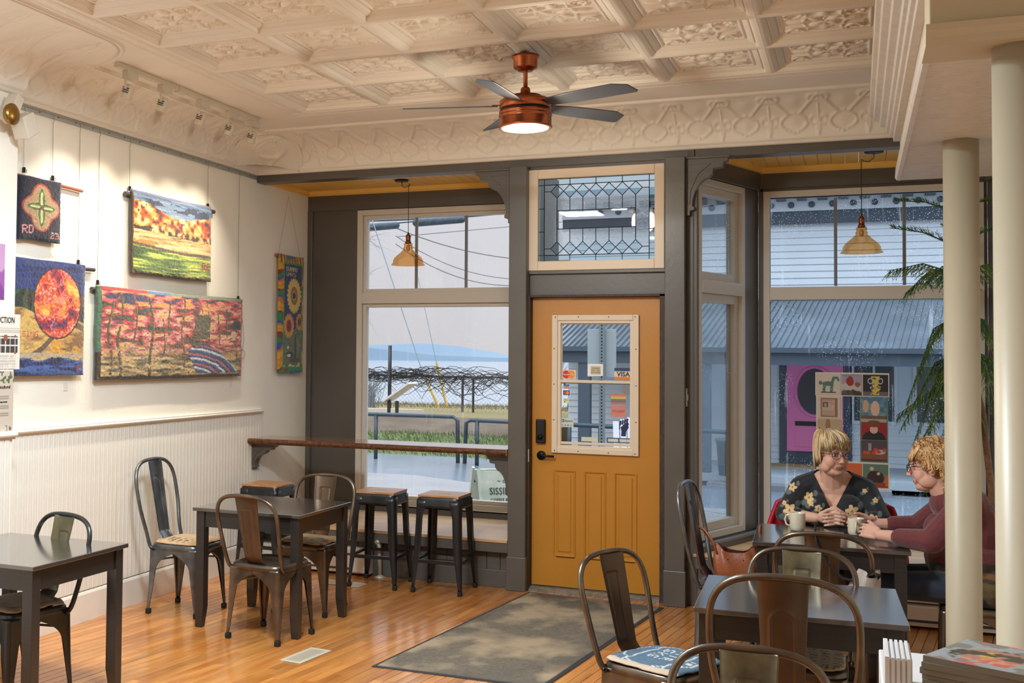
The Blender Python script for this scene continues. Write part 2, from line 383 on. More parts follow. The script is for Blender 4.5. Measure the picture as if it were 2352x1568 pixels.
# ---- tin ceiling
ce = structure('ceiling')
mb = MB(); mb.box(XW-.2, -3.3, 3.40, 1.6, 8.1, 3.5)
X0, X1 = -3.4534, -3.4534+8*.6034; Y1 = 5.283+3*.6034; Y0 = Y1-15*.6034
mb.box(XW-.1, -3.2, ZC, X0-.10, 8.1, 3.40); mb.box(X0-.10, Y1+.10, ZC, 1.6, 8.1, 3.40); mb.box(X1, -3.2, ZC, 1.6, Y1+.1, 3.4)
mb.build('flat_border', cream, ce)
def tin(n=62):
    H = .3017
    s_ = [H, .292, .2735, .272, .262, .2605, .258, .252, .250, .237, .2355, .226, .2245, .218, .216, .208, .206, .200]
    ax = np.array(sorted([-a for a in s_]+s_+list(np.linspace(-.196, .196, n))))
    x, y = np.meshgrid(ax, ax, indexing='ij'); c = np.maximum(abs(x), abs(y))
    z = np.interp(c, [0, .2245, .226, .2355, .237, .250, .252, .258, .2605, .262, .272, .2735, .292, H], [.042, .042, .030, .028, .024, .024, .019, .019, .024, .021, .005, 0, 0, -.003])
    z = z-np.interp(c, [.2, .206, .208, .216, .218, .224], [0, .006, .009, .009, .006, 0])*(c < .2245)
    p, q = x/.2, y/.2; a = np.abs(p); b = np.abs(q)
    def ridge(d, wd, h): return h*np.exp(-(d/wd)**2)
    o = np.zeros_like(x)
    # four seed pods
    for sx_ in (1, -1):
        for sy_ in (1, -1):
            u = (p*sx_+q*sy_)/1.414; v = (p*sx_-q*sy_)/1.414; rr = np.sqrt(((u-.30)/.24)**2+(v/.13)**2)
            o = np.maximum(o, .013*np.clip(1-rr**2, 0, 1)**.5); o = np.maximum(o, ridge(rr-1.35, .16, .010))
    # side petals
    for (u, v) in ((p, q), (q, p)):
        rr = np.sqrt(((np.abs(u)-.62)/.30)**2+(v/(.10+.10*np.clip(1-np.abs(u), 0, 1)))**2); o = np.maximum(o, .011*np.clip(1-rr**2, 0, 1)**.5)
        d = np.abs(v)-(.52-.35*np.abs(u)+.30*np.abs(u)**2.5); o = np.maximum(o, ridge(d, .045, .010)*(np.abs(u) < .93))
    # corner scrolls
    ccx, ccy = a-.70, b-.70; rr = np.hypot(ccx, ccy); th = np.arctan2(ccy, ccx)
    o = np.maximum(o, ridge(rr-.20-.03*np.sin(3*th), .04, .012)); o = np.maximum(o, .010*np.exp(-(np.hypot(a-.78, b-.62)/.06)**2)); o = np.maximum(o, .010*np.exp(-(np.hypot(a-.62, b-.78)/.06)**2))
    d = np.abs(np.abs(a-b)-.18-.12*np.sin(3*(a+b))); o = np.maximum(o, ridge(d, .04, .008)*((a+b) > 1.0)*((a+b) < 1.75))
    o *= np.clip((.99-np.maximum(a, b))/.03, 0, 1)
    z = z-o*1.5
    P = np.stack([x, y, z], -1); return MB().grid(P, flip=True)
tm = tin().mesh('ceiling_tile', True)
tm.materials.append(cream)
for f_ in range(0): pass
for i in range(8):
    for j in range(15):
        link('ceiling_tile', tm, None, ce, loc=(X0+.3017+i*.6034, Y1-.3017-j*.6034, ZC))
# beaded border strips round the tiles
def border(L):
    nu = int(L/.012); u = np.linspace(0, L, nu); v = np.linspace(0, .10, 17); U, V = np.meshgrid(u, v, indexing='ij')
    k = (U/.075) % 1-.5; r = np.sqrt((k/.42)**2+((V-.05)/.022)**2); z = -.006*np.exp(-((r-1)/.22)**2)-.004*np.exp(-(((k*1.0)**2+((V-.05)/.03)**2)/.05))
    z = z-.008*np.exp(-((V-.012)/.006)**2)-.008*np.exp(-((V-.09)/.006)**2)
    return U, V, z
U, V, z = border(Y1-2.6); P = np.stack([X0-V, Y1-U, ZC+z-.001], -1); MB().grid(P).build('beaded_strip', cream, ce, True, fix=False)
U, V, z = border(X1-X0+.2); P = np.stack([X0-.1+U, Y1+V, ZC+z-.001], -1); MB().grid(P, flip=True).build('beaded_strip', cream, ce, True, fix=False)
# ---- embossed cove
PROF_L = lambda ex: [(0, 3.045), (.02, 3.045), (.03, 3.055), (.03, 3.065), (.045, 3.07), (.05, 3.08)]
def cove_piece(Lm, ex, dz=.205, nu=40, nt=34):
    s = np.linspace(0, 1, nu); t = np.linspace(0, 1, nt); S, T = np.meshgrid(s, t, indexing='ij'); th = T*PI/2
    d = .05+(ex-.06)*(1-np.cos(th)); zz = 3.085+dz*np.sin(th); nd = np.cos(th); nz = -np.sin(th)*.8; nn = np.hypot(nd, nz); nd, nz = nd/nn, nz/nn
    k = np.abs(S-.5); R_ = lambda dd, wd, h: h*np.exp(-(dd/wd)**2)
    wv = .27*np.sin(np.clip((T-.06)/.40, 0, 1)*PI)**.8; o = R_(k-wv, .030, .013)*(T > .05)*(T < .48)
    wv2 = .08+.42*np.clip((T-.42)/.5, 0, 1)**.8; o = np.maximum(o, R_(k-wv2, .03, .013)*(T > .40)*(T < .93))
    o = np.maximum(o, R_(k-.5+.02*np.sin(T*9), .03, .010)*(T < .62)); o = np.maximum(o, .010*np.exp(-((k/.14)**2+((T-.68)/.12)**2)))
    o = np.maximum(o, R_(np.hypot((k-.40), (T-.30)*.9)-.07, .025, .010)); o = np.maximum(o, R_(np.hypot((k-.42)/1.6, (T-.80)*.8)-.07, .025, .010))
    o = np.maximum(o, .006*np.exp(-((k/.12)**2+((T-.26)/.12)**2)))
    d = d+nd*o*1.2; zz = zz+nz*o*1.2
    ed = [(0, 3.045), (.022, 3.046), (.03, 3.055), (.03, 3.064), (.044, 3.068), (.05, 3.078)]; tp = [(ex-.01, 3.292), (ex+.004, 3.290), (ex+.008, 3.286), (ex+.016, 3.286), (ex+.02, 3.294), (ex+.03, 3.30)]
    D_ = np.concatenate([np.tile([[a for a, b in ed]], (nu, 1)), d, np.tile([[a for a, b in tp]], (nu, 1))], 1); Z_ = np.concatenate([np.tile([[b for a, b in ed]], (nu, 1)), zz, np.tile([[b for a, b in tp]], (nu, 1))], 1)
    return np.tile((s*Lm)[:, None], (1, D_.shape[1])), D_, Z_
cv = structure('trim_3')
EL, EF = .30, .46
S, Dd, Zz = cove_piece(.292, EL); me = MB().grid(np.stack([XW+Dd, S, Zz], -1)).mesh('cornice_panel', True); me.materials.append(cream)
y = 8.04
while y > 4.95: y -= .292; link('cornice_panel', me, None, cv, loc=(0, y, 0))
S, Dd, Zz = cove_piece(.2935, EF); me = MB().grid(np.stack([S, D-.005-Dd, Zz], -1)).mesh('cornice_panel', True); me.materials.append(cream)
x = XW
while x < 1.2: link('cornice_panel', me, None, cv, loc=(x, 0, 0)); x += .2935
S, Dd, Zz = cove_piece(.30, .60); me = MB().grid(np.stack([-4.2+Dd, S, Zz], -1)).mesh('cornice_panel', True); me.materials.append(cream)
y = 4.75
while y > 3.2: link('cornice_panel', me, None, cv, loc=(0, y, 0)); y -= .30
# return of the near cornice, facing the windows
S, Dd, Zz = cove_piece(1., .60, nu=60)
ph = S*PI/2; P = np.stack([-4.2+Dd*np.cos(ph)-.02*np.sin(ph), 5.045+.75*Dd*np.sin(ph), Zz], -1); MB().grid(P).build('cornice_return', cream, cv, True, fix=False)
# corner shell: two arched rims spring from the corner and a leafy shell bulges between them
na, nt = 60, 50
a = np.linspace(0, 1, na); t = np.linspace(0, 1, nt); A, T = np.meshgrid(a, t, indexing='ij')
AL, BF = .50, .52            # how far the rims stand from the corner along each wall at the top
def bez(q, p0, p1, p2): q = np.asarray(q)[..., None]; return np.array(p0)*(1-q)**2+np.array(p1)*2*q*(1-q)+np.array(p2)*q**2
top = np.array([XW+.33, D-.36, 3.294])
def rimL(q): return bez(q, (XW+.03, 7.62, 3.06), (XW+.10, 7.42, 3.28), top)
def rimF(q): return bez(q, (-3.93, D-.03, 3.06), (-3.80, D-.16, 3.27), top)
qL = rimL(T); qF = rimF(T)
k = A[..., None]; P = qL*(1-k)+qF*k
bul = .07*np.sin(A*PI)*np.sin(np.clip(T*.9+.05, 0, 1)*PI)**.7-.10*np.sin(A*PI)*(1-T)
kk = np.abs(A-.5)*2; rel = .018*np.exp(-((np.hypot(kk*.9, (T-.42)*1.7)-.45)/.07)**2)+.014*np.exp(-((kk-.15-.2*np.sin(T*5))/.06)**2)*(T < .75)+.012*np.exp(-((np.hypot(kk-.6, T-.75)-.12)/.05)**2)+.012*fbm(A*9, T*12, 5)
dirv = np.array([.62, -.62, -.48]); P = P+(bul+rel*np.sin(A*PI)**.5)[..., None]*dirv
P[..., 2] = np.minimum(P[..., 2], 3.297)
MB().grid(P).build('corner_shell', cream, cv, True, fix=False)
for R__ in (rimL, rimF):
    q = np.linspace(0, 1, 24); pp = R__(q)
    MB().tube([tuple(p) for p in pp], .013, 8).build('shell_rim', cream, cv, True)
# ---- front wall timber frame
fw = structure('wall_front')
mb = MB()
mb.box(XW, D, 2.99, 1.35, 8.175, 3.3); mb.build('beam', dark, fw, bevel=.004)
mb = MB(); mb.box(XW, D-.006, 3.05, 1.35, D, 3.075); mb.build('beam_fillet', dark, fw, bevel=.003)
def post(x0, x1, yf):
    b = MB(); b.box(x0, yf, 0, x1, 8.16, 2.99); b.build('post', dark, fw, bevel=.005)
    b = MB(); b.box(x0-.006, yf-.008, 0, x1+.006, 8.16, .235); b.build('plinth', dark, fw, bevel=.004)
post(-2.245, -2.118, 7.965); post(-1.165, -1.035, 7.94)
mb = MB(); mb.box(-1.035, 8.03, 0, -.965, 8.16, 2.99); mb.build('jamb', dark, fw, bevel=.004)
grey = mat('grey_blue_jamb', (128, 130, 132), .35)
mb = MB(); mb.box(-2.118, 8.06, 2.067, -1.165, 8.16, 2.25); mb.box(-2.118, 8.03, 2.225, -1.165, 8.08, 2.25); mb.box(-2.118, 8.05, 2.967, -1.165, 8.16, 3.0); mb.build('door_header', dark, fw, bevel=.004)
rust = mat('worn_door_jamb', (40, 34, 32), .6, var=.6, vscale=30, var2=(78, 54, 46), stretch=(3, 3, 1))
mb = MB(); mb.box(-2.118, 8.02, 0, -2.105, 8.16, 2.075); mb.box(-1.21, 8.03, 0, -1.165, 8.16, 2.075); mb.box(-2.118, 8.03, 2.062, -1.165, 8.16, 2.078); mb.build('door_jamb', rust, fw)
sillm = mat('worn_metal_threshold', (150, 145, 132), .45, metal=.5, var=.4, vscale=25)
mb = MB(); mb.prism([(8.02, 0), (8.02, .012), (8.05, .022), (8.075, .024), (8.15, .03), (8.15, 0)], 'x', -2.105, -1.21); mb.build('threshold', sillm, fw)
# bay walls
mb = MB(); mb.box(XW, YB, 0, -3.856, YB+.12, 3.05); mb.box(-2.40, YB, 0, -2.18, YB+.12, 3.05); mb.box(XW, YB, 2.87, -2.18, YB+.12, 3.05); mb.box(XW, YB, 0, -2.18, YB+.12, .40)
mb.box(XW, YB-.02, 2.87, -2.2, YB, 3.03); mb.box(XW, YB-.025, 0, XW+.045, YB, 2.87); mb.box(XW, YB-.03, .345, -2.18, YB, .40); mb.box(-2.245, 8.16, 0, -2.16, YB+.12, 3.05)
mb.build('left_bay_panelling', dark, fw, bevel=.003)
mb = MB(); mb.box(-.648, YB, 0, .83, YB+.12, .42); mb.box(-.648, YB, 2.87, .83, YB+.12, 3.05); mb.box(-.648, YB, .4, -.615, YB+.12, 2.9); mb.box(.81, YB, .4, .83, YB+.12, 2.9); mb.box(-.66, YB-.02, 2.89, .84, YB, 3.04); mb.box(-.648, YB-.03, .345, .83, YB, .42)
mb.build('right_bay_panelling', dark, fw, bevel=.003)
A_ = Vector((-.648, 9.0, 0)); T_ = Vector((-.3275, -.9448, 0)); N_ = Vector((.9448, -.3275, 0))
def sideM(mir=False):
    # local: x along s from corner to post, y into the room normal, z up
    M = Matrix(((T_.x, N_.x, 0, A_.x), (T_.y, N_.y, 0, A_.y), (0, 0, 1, 0), (0, 0, 0, 1)))
    if mir: M = Matrix.Translation((.182, 0, 0)) @ Matrix.Scale(-1, 4, (1, 0, 0)) @ M
    return M
for mir in (False, True):
    M = sideM(mir); mb = MB()
    mb.box(0, -.12, 0, .255, 0, 3.05, M); mb.box(.98, -.12, 0, 1.03, 0, 3.05, M); mb.box(0, -.12, 0, 1.0, 0, .42, M); mb.box(0, -.12, 2.87, 1.0, 0, 3.05, M); mb.box(0, 0, 2.875, .97, .02, 3.04, M); mb.box(0, 0, .345, .98, .035, .40, M)
    mb.build('bay_side_panelling', dark, fw, bevel=.003)
mb = MB(); mb.box(-1.0, 8.165, .3, -.955, 8.2, 2.99); mb.build('jamb_edge', grey, fw, bevel=.002)
mb = MB(); mb.box(1.12, 7.95, 0, 1.35, 8.16, 2.99); mb.build('post', dark, fw, bevel=.004)
# gold board ceilings of the bays
def soffit(x0, x1, y0):
    x = x0; 
    while x < x1:
        b = MB(); b.prism([(x+.001, 3.045), (x+.003, 3.041), (x+.082, 3.041), (x+.086, 3.045), (x+.086, 3.07), (x+.001, 3.07)], 'y', 8.175, YB); b.build('gold_board', gold, ce); x += .0865
soffit(XW, -2.2, 8.175); soffit(-1.1, 1.3, 8.175)
mb = MB(); pr = [(YB-.02, 3.0), (YB-.035, 3.012), (YB-.05, 3.035), (YB-.05, 3.045), (YB, 3.045), (YB, 3.0)]
mb.prism(pr, 'x', XW, -2.2); mb.prism(pr, 'x', -.66, .84); mb.prism([(XW, 3.0), (XW+.02, 3.012), (XW+.03, 3.04), (XW, 3.04)], 'y', 8.175, YB); mb.box(.0, 0, 3.005, .98, .045, 3.041, sideM()); mb.box(.0, 0, 3.005, .98, .045, 3.041, sideM(True)); mb.build('gold_crown', gold, ce)
# window seats
def seat(x0, x1, y0, y1, name):
    s_ = structure(name); y = y0
    while y < y1-.02:
        b = MB(); b.box(x0, y+.0008, .325, x1, min(y+.093, y1), .345); b.build('seat_board', deckw, s_, bevel=.0015); y += .094
    return s_
s1 = seat(XW, -2.248, 7.968, 8.97, 'trim_4'); s2 = seat(-.99, 1.12, 8.02, 8.97, 'trim_5')
for s_, x0, x1 in ((s1, XW, -2.245), (s2, -.965, 1.12)):
    b = MB(); b.box(x0, 7.975, .255, x1, 8.0, .325); b.box(x0, 8.06, 0, x1, 8.08, .33); b.box(x0, 8.035, 0, x1, 8.06, .12); b.build('seat_apron', dark, s_, bevel=.003)
    x = x0
    while x < x1-.01:
        b = MB(); b.box(x+.0015, 8.045, .1, min(x+.098, x1), 8.06, .26); b.build('apron_board', dark, s_, bevel=.002); x += .1
# ---- windows
pane1 = glass_mat('window_glass', (250, 251, 252), drops=.25, dscale=130)
pane2 = glass_mat('rainy_glass', (238, 246, 252), drops=.85, dscale=70)
clear = glass_mat('clear_glass', (245, 248, 250))
def frame(mb, x0, z0, x1, z1, w, y0, y1, M=None, step=True):
    mb.box(x0, y0, z0, x0+w, y1, z1, M); mb.box(x1-w, y0, z0, x1, y1, z1, M); mb.box(x0+w, y0, z0, x1-w, y1, z0+w, M); mb.box(x0+w, y0, z1-w, x1-w, y1, z1, M)
def window(name, x0, x1, z0, z1, zt0, zt1, gl, gr, munt, M=None, glass=pane1, y=YB, sgn=1):
    w_ = structure(name)
    def b3(n, boxes, m=vinyl, bev=.003):
        mb = MB()
        for q in boxes: mb.box(*q, M)
        return mb.build(n, m, w_, bevel=bev)
    o1, o2 = (y-.012, y+.10)
    mb = MB(); frame(mb, x0, z0, x1, z1, .045, o1, o2, M); mb.build('outer_frame', vinyl, w_, bevel=.003)
    b3('transom_bar', [(x0+.045, o1-.004, zt0-.012, x1-.045, o2, zt1+.012)])
    mb = MB(); frame(mb, x0+.045, zt1+.012, x1-.045, z1-.045, gl-x0-.055, y+.02, y+.085, M); mb.build('upper_sash', vinyl, w_, bevel=.004)
    mb = MB(); frame(mb, x0+.045, z0+.045, x1-.045, zt0-.012, gl-x0-.055, y+.02, y+.085, M); mb.build('lower_sash', vinyl, w_, bevel=.004)
    for mx in munt: b3('muntin', [(mx-.011, y+.045, zt1+.02, mx+.011, y+.068, z1-.06)], grey)
    mb = MB(); mb.box(gl-.01, y+.052, zt1+.01, gr+.01, y+.056, z1-.05, M); mb.build('pane', glass, w_)
    mb = MB(); mb.box(gl-.01, y+.052, z0+.04, gr+.01, y+.056, zt0+.01, M); mb.build('pane', glass, w_)
    return w_
window('window_1', -3.856, -2.40, .40, 2.865, 2.085, 2.155, -3.77, -2.49, [-3.345, -2.911])
window('window_4', -.615, .81, .42, 2.87, 2.085, 2.155, -.567, .755, [-.127, .319], glass=pane2)
SM = sideM() @ Matrix.Scale(-1, 4, (0, 1, 0))
window('window_3', .255, .98, .42, 2.87, 2.10, 2.165, .37, .90, [], M=SM, glass=pane2, y=0)
SM2 = sideM(True) @ Matrix.Scale(-1, 4, (0, 1, 0))
window('window_5', .255, .98, .42, 2.87, 2.10, 2.165, .37, .90, [], M=SM2, glass=pane2, y=0)
mb = MB(); mb.box(-.07, -.035, .385, .97, .045, .405, sideM()); mb.build('window_stool', grey, fw, bevel=.003)
# sub sill strip of left window
mb = MB(); mb.box(-3.87, YB-.03, .385, -2.3, YB, .405); mb.build('window_stool', vinyl, fw, bevel=.003)
# ---- leaded transom
w2 = structure('window_2'); cr2 = mat('cream_sash_paint', (224, 206, 182), .4)
mb = MB(); frame(mb, -2.12, 2.25, -1.18, 2.967, .066, 8.03, 8.10); mb.build('sash', cr2, w2, bevel=.004)
lead = mat('lead_came', (30, 34, 44), .5, metal=.6)
gx0, gx1, gz0, gz1 = -2.055, -1.245, 2.315, 2.902
GX = lambda u: gx0+(gx1-gx0)*u
GZ = lambda v: gz0+(gz1-gz0)*v
textured = glass_mat('seedy_glass', (238, 246, 250), frost=.40); opal = glass_mat('pale_glass', (224, 236, 240))
h = .05625; cols = [.05+.1125*k for k in range(9)]
polys = []
for k in range(1, 8):
    for (vt, vm, vb) in ((.925, .845, .765), (.075, .155, .235)):
        polys.append(([(cols[k], vt), (cols[k]+h, vm), (cols[k], vb), (cols[k]-h, vm)], opal))
        if k < 7: polys.append(([(cols[k], vt), (cols[k+1], vt), (cols[k]+h, vm)], textured)); polys.append(([(cols[k]+h, vm), (cols[k+1], vb), (cols[k+1], .61 if vt > .5 else .39), (cols[k], .61 if vt > .5 else .39), (cols[k], vb)], textured))
for (a, b, c) in ((.05, .10625, .1625), (.95, .89375, .8375)):
    polys.append(([(a, .845), (b, .845), (c, .765), (c, .235), (b, .155), (a, .155)], textured))
    for vt, vm in ((.925, .845), (.075, .155)): polys.append(([(a, vt), (c, vt), (b, vm), (a, vm)], textured))
polys.append(([(.1625, .39), (.8375, .39), (.8375, .61), (.1625, .61)], clear))
us = [0, .05, .275, .5, .725, .95, 1]; vs = [0, .075, .36, .64, .925, 1]
for a, b in zip(us[:-1], us[1:]):
    for (c, d) in ((0, .075), (.925, 1)): polys.append(([(a, c), (b, c), (b, d), (a, d)], opal))
for a, b in zip(vs[1:-2], vs[2:-1]):
    for (c, d) in ((0, .05), (.95, 1)): polys.append(([(c, a), (d, a), (d, b), (c, b)], opal))
segs = set(); lb = MB()
for pts, m in polys:
    MB().prism([(GX(u), GZ(v)) for u, v in pts], 'y', 8.060, 8.063).build('glass_piece', m, w2)
    for p, q in zip(pts, pts[1:]+pts[:1]):
        k = tuple(sorted([(round(p[0], 3), round(p[1], 3)), (round(q[0], 3), round(q[1], 3))]))
        if k not in segs:
            segs.add(k); lb.tube([(GX(p[0]), 8.0615, GZ(p[1])), (GX(q[0]), 8.0615, GZ(q[1]))], .0028, 6)
lb.build('lead_cames', lead, w2)
# ================================================================ DOOR
dr = structure('door_1'); MATL = mat('cream_vinyl_door_window', (222, 205, 182), .4)
dx0, dx1, dz0, dz1, dy = -2.103, -1.212, .034, 2.060, 8.092
def door_leaf():
    # slab with an opening and three raised panels
    b = MB(); wx0, wx1, wz0, wz1 = -1.925, -1.385, 1.02, 1.905
    yb = dy+.045
    b.box(dx0, dy, dz0, wx0, yb, dz1); b.box(wx1, dy, dz0, dx1, yb, dz1); b.box(wx0, dy, wz1, wx1, yb, dz1); b.box(wx0, dy, .86, wx1, yb, wz0)
    b.box(wx0, dy+.012, dz0, wx1, yb, .86)
    ps = [(-1.945, -1.794), (-1.730, -1.582), (-1.522, -1.371)]
    b.box(wx0, dy, dz0, wx1, dy+.01, .235)
    xs = [wx0, -1.794, -1.730, -1.582, -1.522, wx1]
    b.box(-1.794, dy, .235, -1.730, dy+.01, .848); b.box(-1.582, dy, .235, -1.522, dy+.01, .848)
    b.box(wx0, dy, .848, wx1, dy+.012, .86); b.box(wx0, dy, .235, -1.945, dy+.01, .848) if wx0 < -1.945 else None; b.box(-1.371, dy, .235, wx1, dy+.01, .848) if wx1 > -1.371 else None
    return b.build('door_leaf', orange, dr)
door_leaf()
for a, b_ in ((-1.945, -1.794), (-1.730, -1.582), (-1.522, -1.371)):
    b = MB()
    def ring(i, y): return [(a+i, y, .247+i), (b_-i, y, .247+i), (b_-i, y, .846-i), (a+i, y, .846-i)]
    vs = ring(-.004, dy)+ring(0, dy-.005)+ring(.006, dy-.004)+ring(.012, dy+.003)+ring(.028, dy+.003)+ring(.034, dy-.002)+ring(.04, dy-.002)
    fs = [(4*k+i, 4*k+(i+1) % 4, 4*k+4+(i+1) % 4, 4*k+4+i) for k in range(6) for i in range(4)]+[(24, 25, 26, 27)]
    b.add(vs, fs).build('raised_panel', orange, dr)
# the little sash window in the door
b = MB(); frame(b, -1.959, .968, -1.356, 1.938, .04, dy-.022, dy); b.build('window_surround', MATL, dr, bevel=.004)
b = MB(); frame(b, -1.92, 1.0, -1.395, 1.90, .022, dy-.012, dy+.03); b.build('window_surround', MATL, dr, bevel=.002)
b = MB(); frame(b, -1.905, 1.455, -1.40, 1.885, .014, dy+.008, dy+.022); b.build('upper_sash', MATL, dr, bevel=.002)
b = MB(); frame(b, -1.912, 1.03, -1.393, 1.482, .018, dy-.006, dy+.010); b.box(-1.912, dy-.010, 1.462, -1.393, dy+.01, 1.482); b.build('lower_sash', MATL, dr, bevel=.002)
b = MB(); b.box(-1.90, dy+.013, 1.465, -1.405, dy+.016, 1.88); b.build('pane', clear, dr)
b = MB(); b.box(-1.90, dy+.001, 1.04, -1.405, dy+.004, 1.475); b.build('pane', clear, dr)
b = MB()
for x in (-1.935, -1.77, -1.56, -1.38):
    for z in (.985, 1.922): b.lathe([(.0001, 0), (.004, .001), (.003, .003), (.0001, .003)], (x, dy-.026, z), 8, 'y')
for z in (1.2, 1.45, 1.7):
    for x in (-1.942, -1.374): b.lathe([(.0001, 0), (.004, .001), (.003, .003), (.0001, .003)], (x, dy-.026, z), 8, 'y')
s_ = b.build('screws', black, dr); s_['kind'] = 'stuff'
b = MB(); b.box(-2.071, dy-.03, 1.03, -2.003, dy, 1.20); b.build('deadbolt_keypad', black, dr, bevel=.008)
b = MB(); b.tube([(-2.052, dy-.04, 1.062), (-2.022, dy-.04, 1.09)], .008, 8); b.lathe([(.018, 0), (.018, .012), (.001, .014)], (-2.037, dy-.043, 1.076), 16, 'y'); b.build('thumb_turn', black, dr, True)
b = MB(); b.lathe([(.030, -.012), (.032, 0), (.032, .004)], (-2.035, dy-.004, .945), 24, 'y'); b.tube([(-2.035, dy-.01, .945), (-2.035, dy-.045, .945)], .012, 12); b.tube([(-2.040, dy-.048, .945), (-1.985, dy-.052, .945), (-1.935, dy-.045, .943)], [.011, .009, .008], 10); b.build('door_handle', black, dr, True)
b = MB(); b.box(-2.112, 8.012, .9, -2.104, 8.02, .99); b.build('strike_plate', alu, dr)
for z in (1.78, 1.02, .30): b = MB(); b.tube([(-1.199, dy-.012, z-.05), (-1.199, dy-.012, z+.05)], .008, 8); b.box(-1.212, dy-.004, z-.045, -1.19, dy-.001, z+.045); b.build('hinge', black, dr)
# stickers on the door glass (flat prints)
paperm = mat('printed_sticker', (255, 255, 255), .5, vcol=True)
ink = mat('black_print', (24, 26, 34), .5); inkw = mat('white_print', (240, 238, 232), .5); inkn = mat('navy_print', (28, 34, 78), .5); inkr = mat('faded_red_print', (176, 92, 84), .5)
yu = dy+.0125; yl = dy+.0005
def sticker(name, label, x0, z0, x1, z1, y, paint, group=None, cat='sticker', n=(40, 40), th=.0004):
    o = panel(name, (x0, y, z0), (x1-x0, 0, 0), (0, 0, z1-z0), n[0], n[1], paint, paperm, None, th)
    tag(o, label, cat, group); return o
RT = (PI/2, 0, 0)
def flat(rgb):
    def p(u, v): C = np.zeros(u.shape+(3,)); C[:] = lin(rgb); return C
    return p
def circ(name, label, c, r, y, rgb, ch=None):
    pass
def p_mc(u, v):
    C = flat((222, 205, 178))(u, v); x = u*1.55
    put(C, np.hypot(x-.50, v-.5) < .42, (206, 40, 36)); put(C, np.hypot(x-1.05, v-.5) < .42, (236, 140, 40)); put(C, (np.hypot(x-.50, v-.5) < .42)*(np.hypot(x-1.05, v-.5) < .42)*((v*9).astype(int) % 2), (206, 40, 36)); return C
o = sticker('card_sticker', 'sticker with overlapping red and orange circles at lower left of the upper door pane', -1.895, 1.486, -1.795, 1.552, yu, p_mc, n=(80, 50))
text('MasterCard', .019, (-1.845, yu-.0014, 1.519), RT, inkw, o)
def p_visa(u, v):
    C = flat((226, 212, 186))(u, v); put(C, v > .74, (34, 56, 104)); put(C, v < .27, (222, 130, 44)); return C
o = sticker('card_sticker', 'large blue, cream and orange card sticker at lower right of the upper door pane', -1.527, 1.486, -1.404, 1.570, yu, p_visa, n=(40, 40))
text('VISA', .044, (-1.466, yu-.0014, 1.526), (PI/2, 0, 0), inkn, o, bold=.0012)
def p_hours(u, v):
    C = flat((236, 238, 240))(u, v); put(C, (v < .80)*(v > .12)*(u > .18)*(u < .86), (196, 186, 152)); return C
o = sticker('notice', 'small beige notice taped in white at the middle of the upper door pane', -1.712, 1.512, -1.606, 1.596, yu, p_hours, n=(40, 40))
text('COME IN\n9 am - 5 pm\nwe are open', .013, (-1.656, yu-.0014, 1.551), RT, mat('faint_print', (120, 110, 88), .6), o)
def p_sv(u, v): C = flat((190, 192, 196))(u, v); put(C, v > .78, (40, 60, 110)); put(C, v < .22, (216, 150, 90)); return C
o = sticker('card_sticker', 'small blue-topped card sticker at upper left of the lower door pane', -1.882, 1.418, -1.836, 1.448, yl, p_sv, n=(12, 20)); text('VISA', .018, (-1.859, yl-.0014, 1.433), RT, inkn, o)
def p_sm(u, v): C = flat((60, 66, 120))(u, v); x = u*1.5; put(C, np.hypot(x-.5, v-.5) < .36, (206, 50, 36)); put(C, np.hypot(x-1., v-.5) < .36, (232, 140, 50)); return C
sticker('card_sticker', 'small dark card sticker with two discs, second from top of the lower door pane', -1.882, 1.374, -1.836, 1.408, yl, p_sm, n=(30, 24))
def p_ye(u, v): C = flat((224, 226, 160))(u, v); put(C, np.hypot((u-.25)*1., (v-.3)) < .12, (20, 20, 24)); return C
o = sticker('sticker', 'small yellow sticker with black writing on the left of the lower door pane', -1.880, 1.318, -1.842, 1.352, yl, p_ye, n=(20, 20)); text('interac', .010, (-1.860, yl-.0014, 1.341), RT, ink, o)
def p_sq(u, v):
    C = flat((196, 210, 204))(u, v); put(C, (abs(u-.14) < .10)*(abs(v-.72) < .16), (30, 36, 60)); put(C, (abs(u-.14) < .06)*(abs(v-.72) < .09), (196, 210, 204)); put(C, (abs(u-.14) < .03)*(abs(v-.72) < .045), (30, 36, 60))
    for a, c in ((.1, (120, 130, 130)), (.34, (190, 60, 50)), (.56, (50, 80, 160)), (.8, (150, 140, 140))): put(C, (abs(u-a) < .06)*(abs(v-.2) < .07), c)
    return C
o = sticker('payment_sticker', 'pale green payment sticker at lower left of the lower door pane', -1.895, 1.150, -1.808, 1.213, yl, p_sq, n=(60, 40)); text('Square', .021, (-1.842, yl-.0014, 1.194), RT, ink, o)
o = MB().color((128, 134, 136)).lathe([(.0001, 0), (.036, 0), (.036, .0006), (.0001, .0006)], (-1.438, yl-.0005, 1.424), 36, 'y').build('round_sticker', paperm); tag(o, 'round grey sticker at upper right of the lower door pane', 'sticker')
def p_flag(u, v): 
    C = flat((200, 120, 96))(u, v)
    for k, c in enumerate([(206, 110, 84), (214, 150, 90), (214, 190, 110), (120, 130, 110), (110, 110, 120), (190, 110, 96)]): put(C, (v < 1-k/6.5)*(v >= 1-(k+1)/6.5), c)
    return C
sticker('flag_sticker', 'sticker with horizontal rainbow bands on the right of the lower door pane', -1.548, 1.318, -1.446, 1.392, yl, p_flag, n=(20, 40))
o = sticker('sign_sticker', 'faded red sticker with reversed lettering below the banded one', -1.546, 1.232, -1.446, 1.308, yl, flat((206, 132, 118)), n=(8, 8))
t_ = text('TREATY', .026, (-1.496, yl-.0014, 1.27), RT, inkr, o); t_.scale = (-.95, 1, 1)
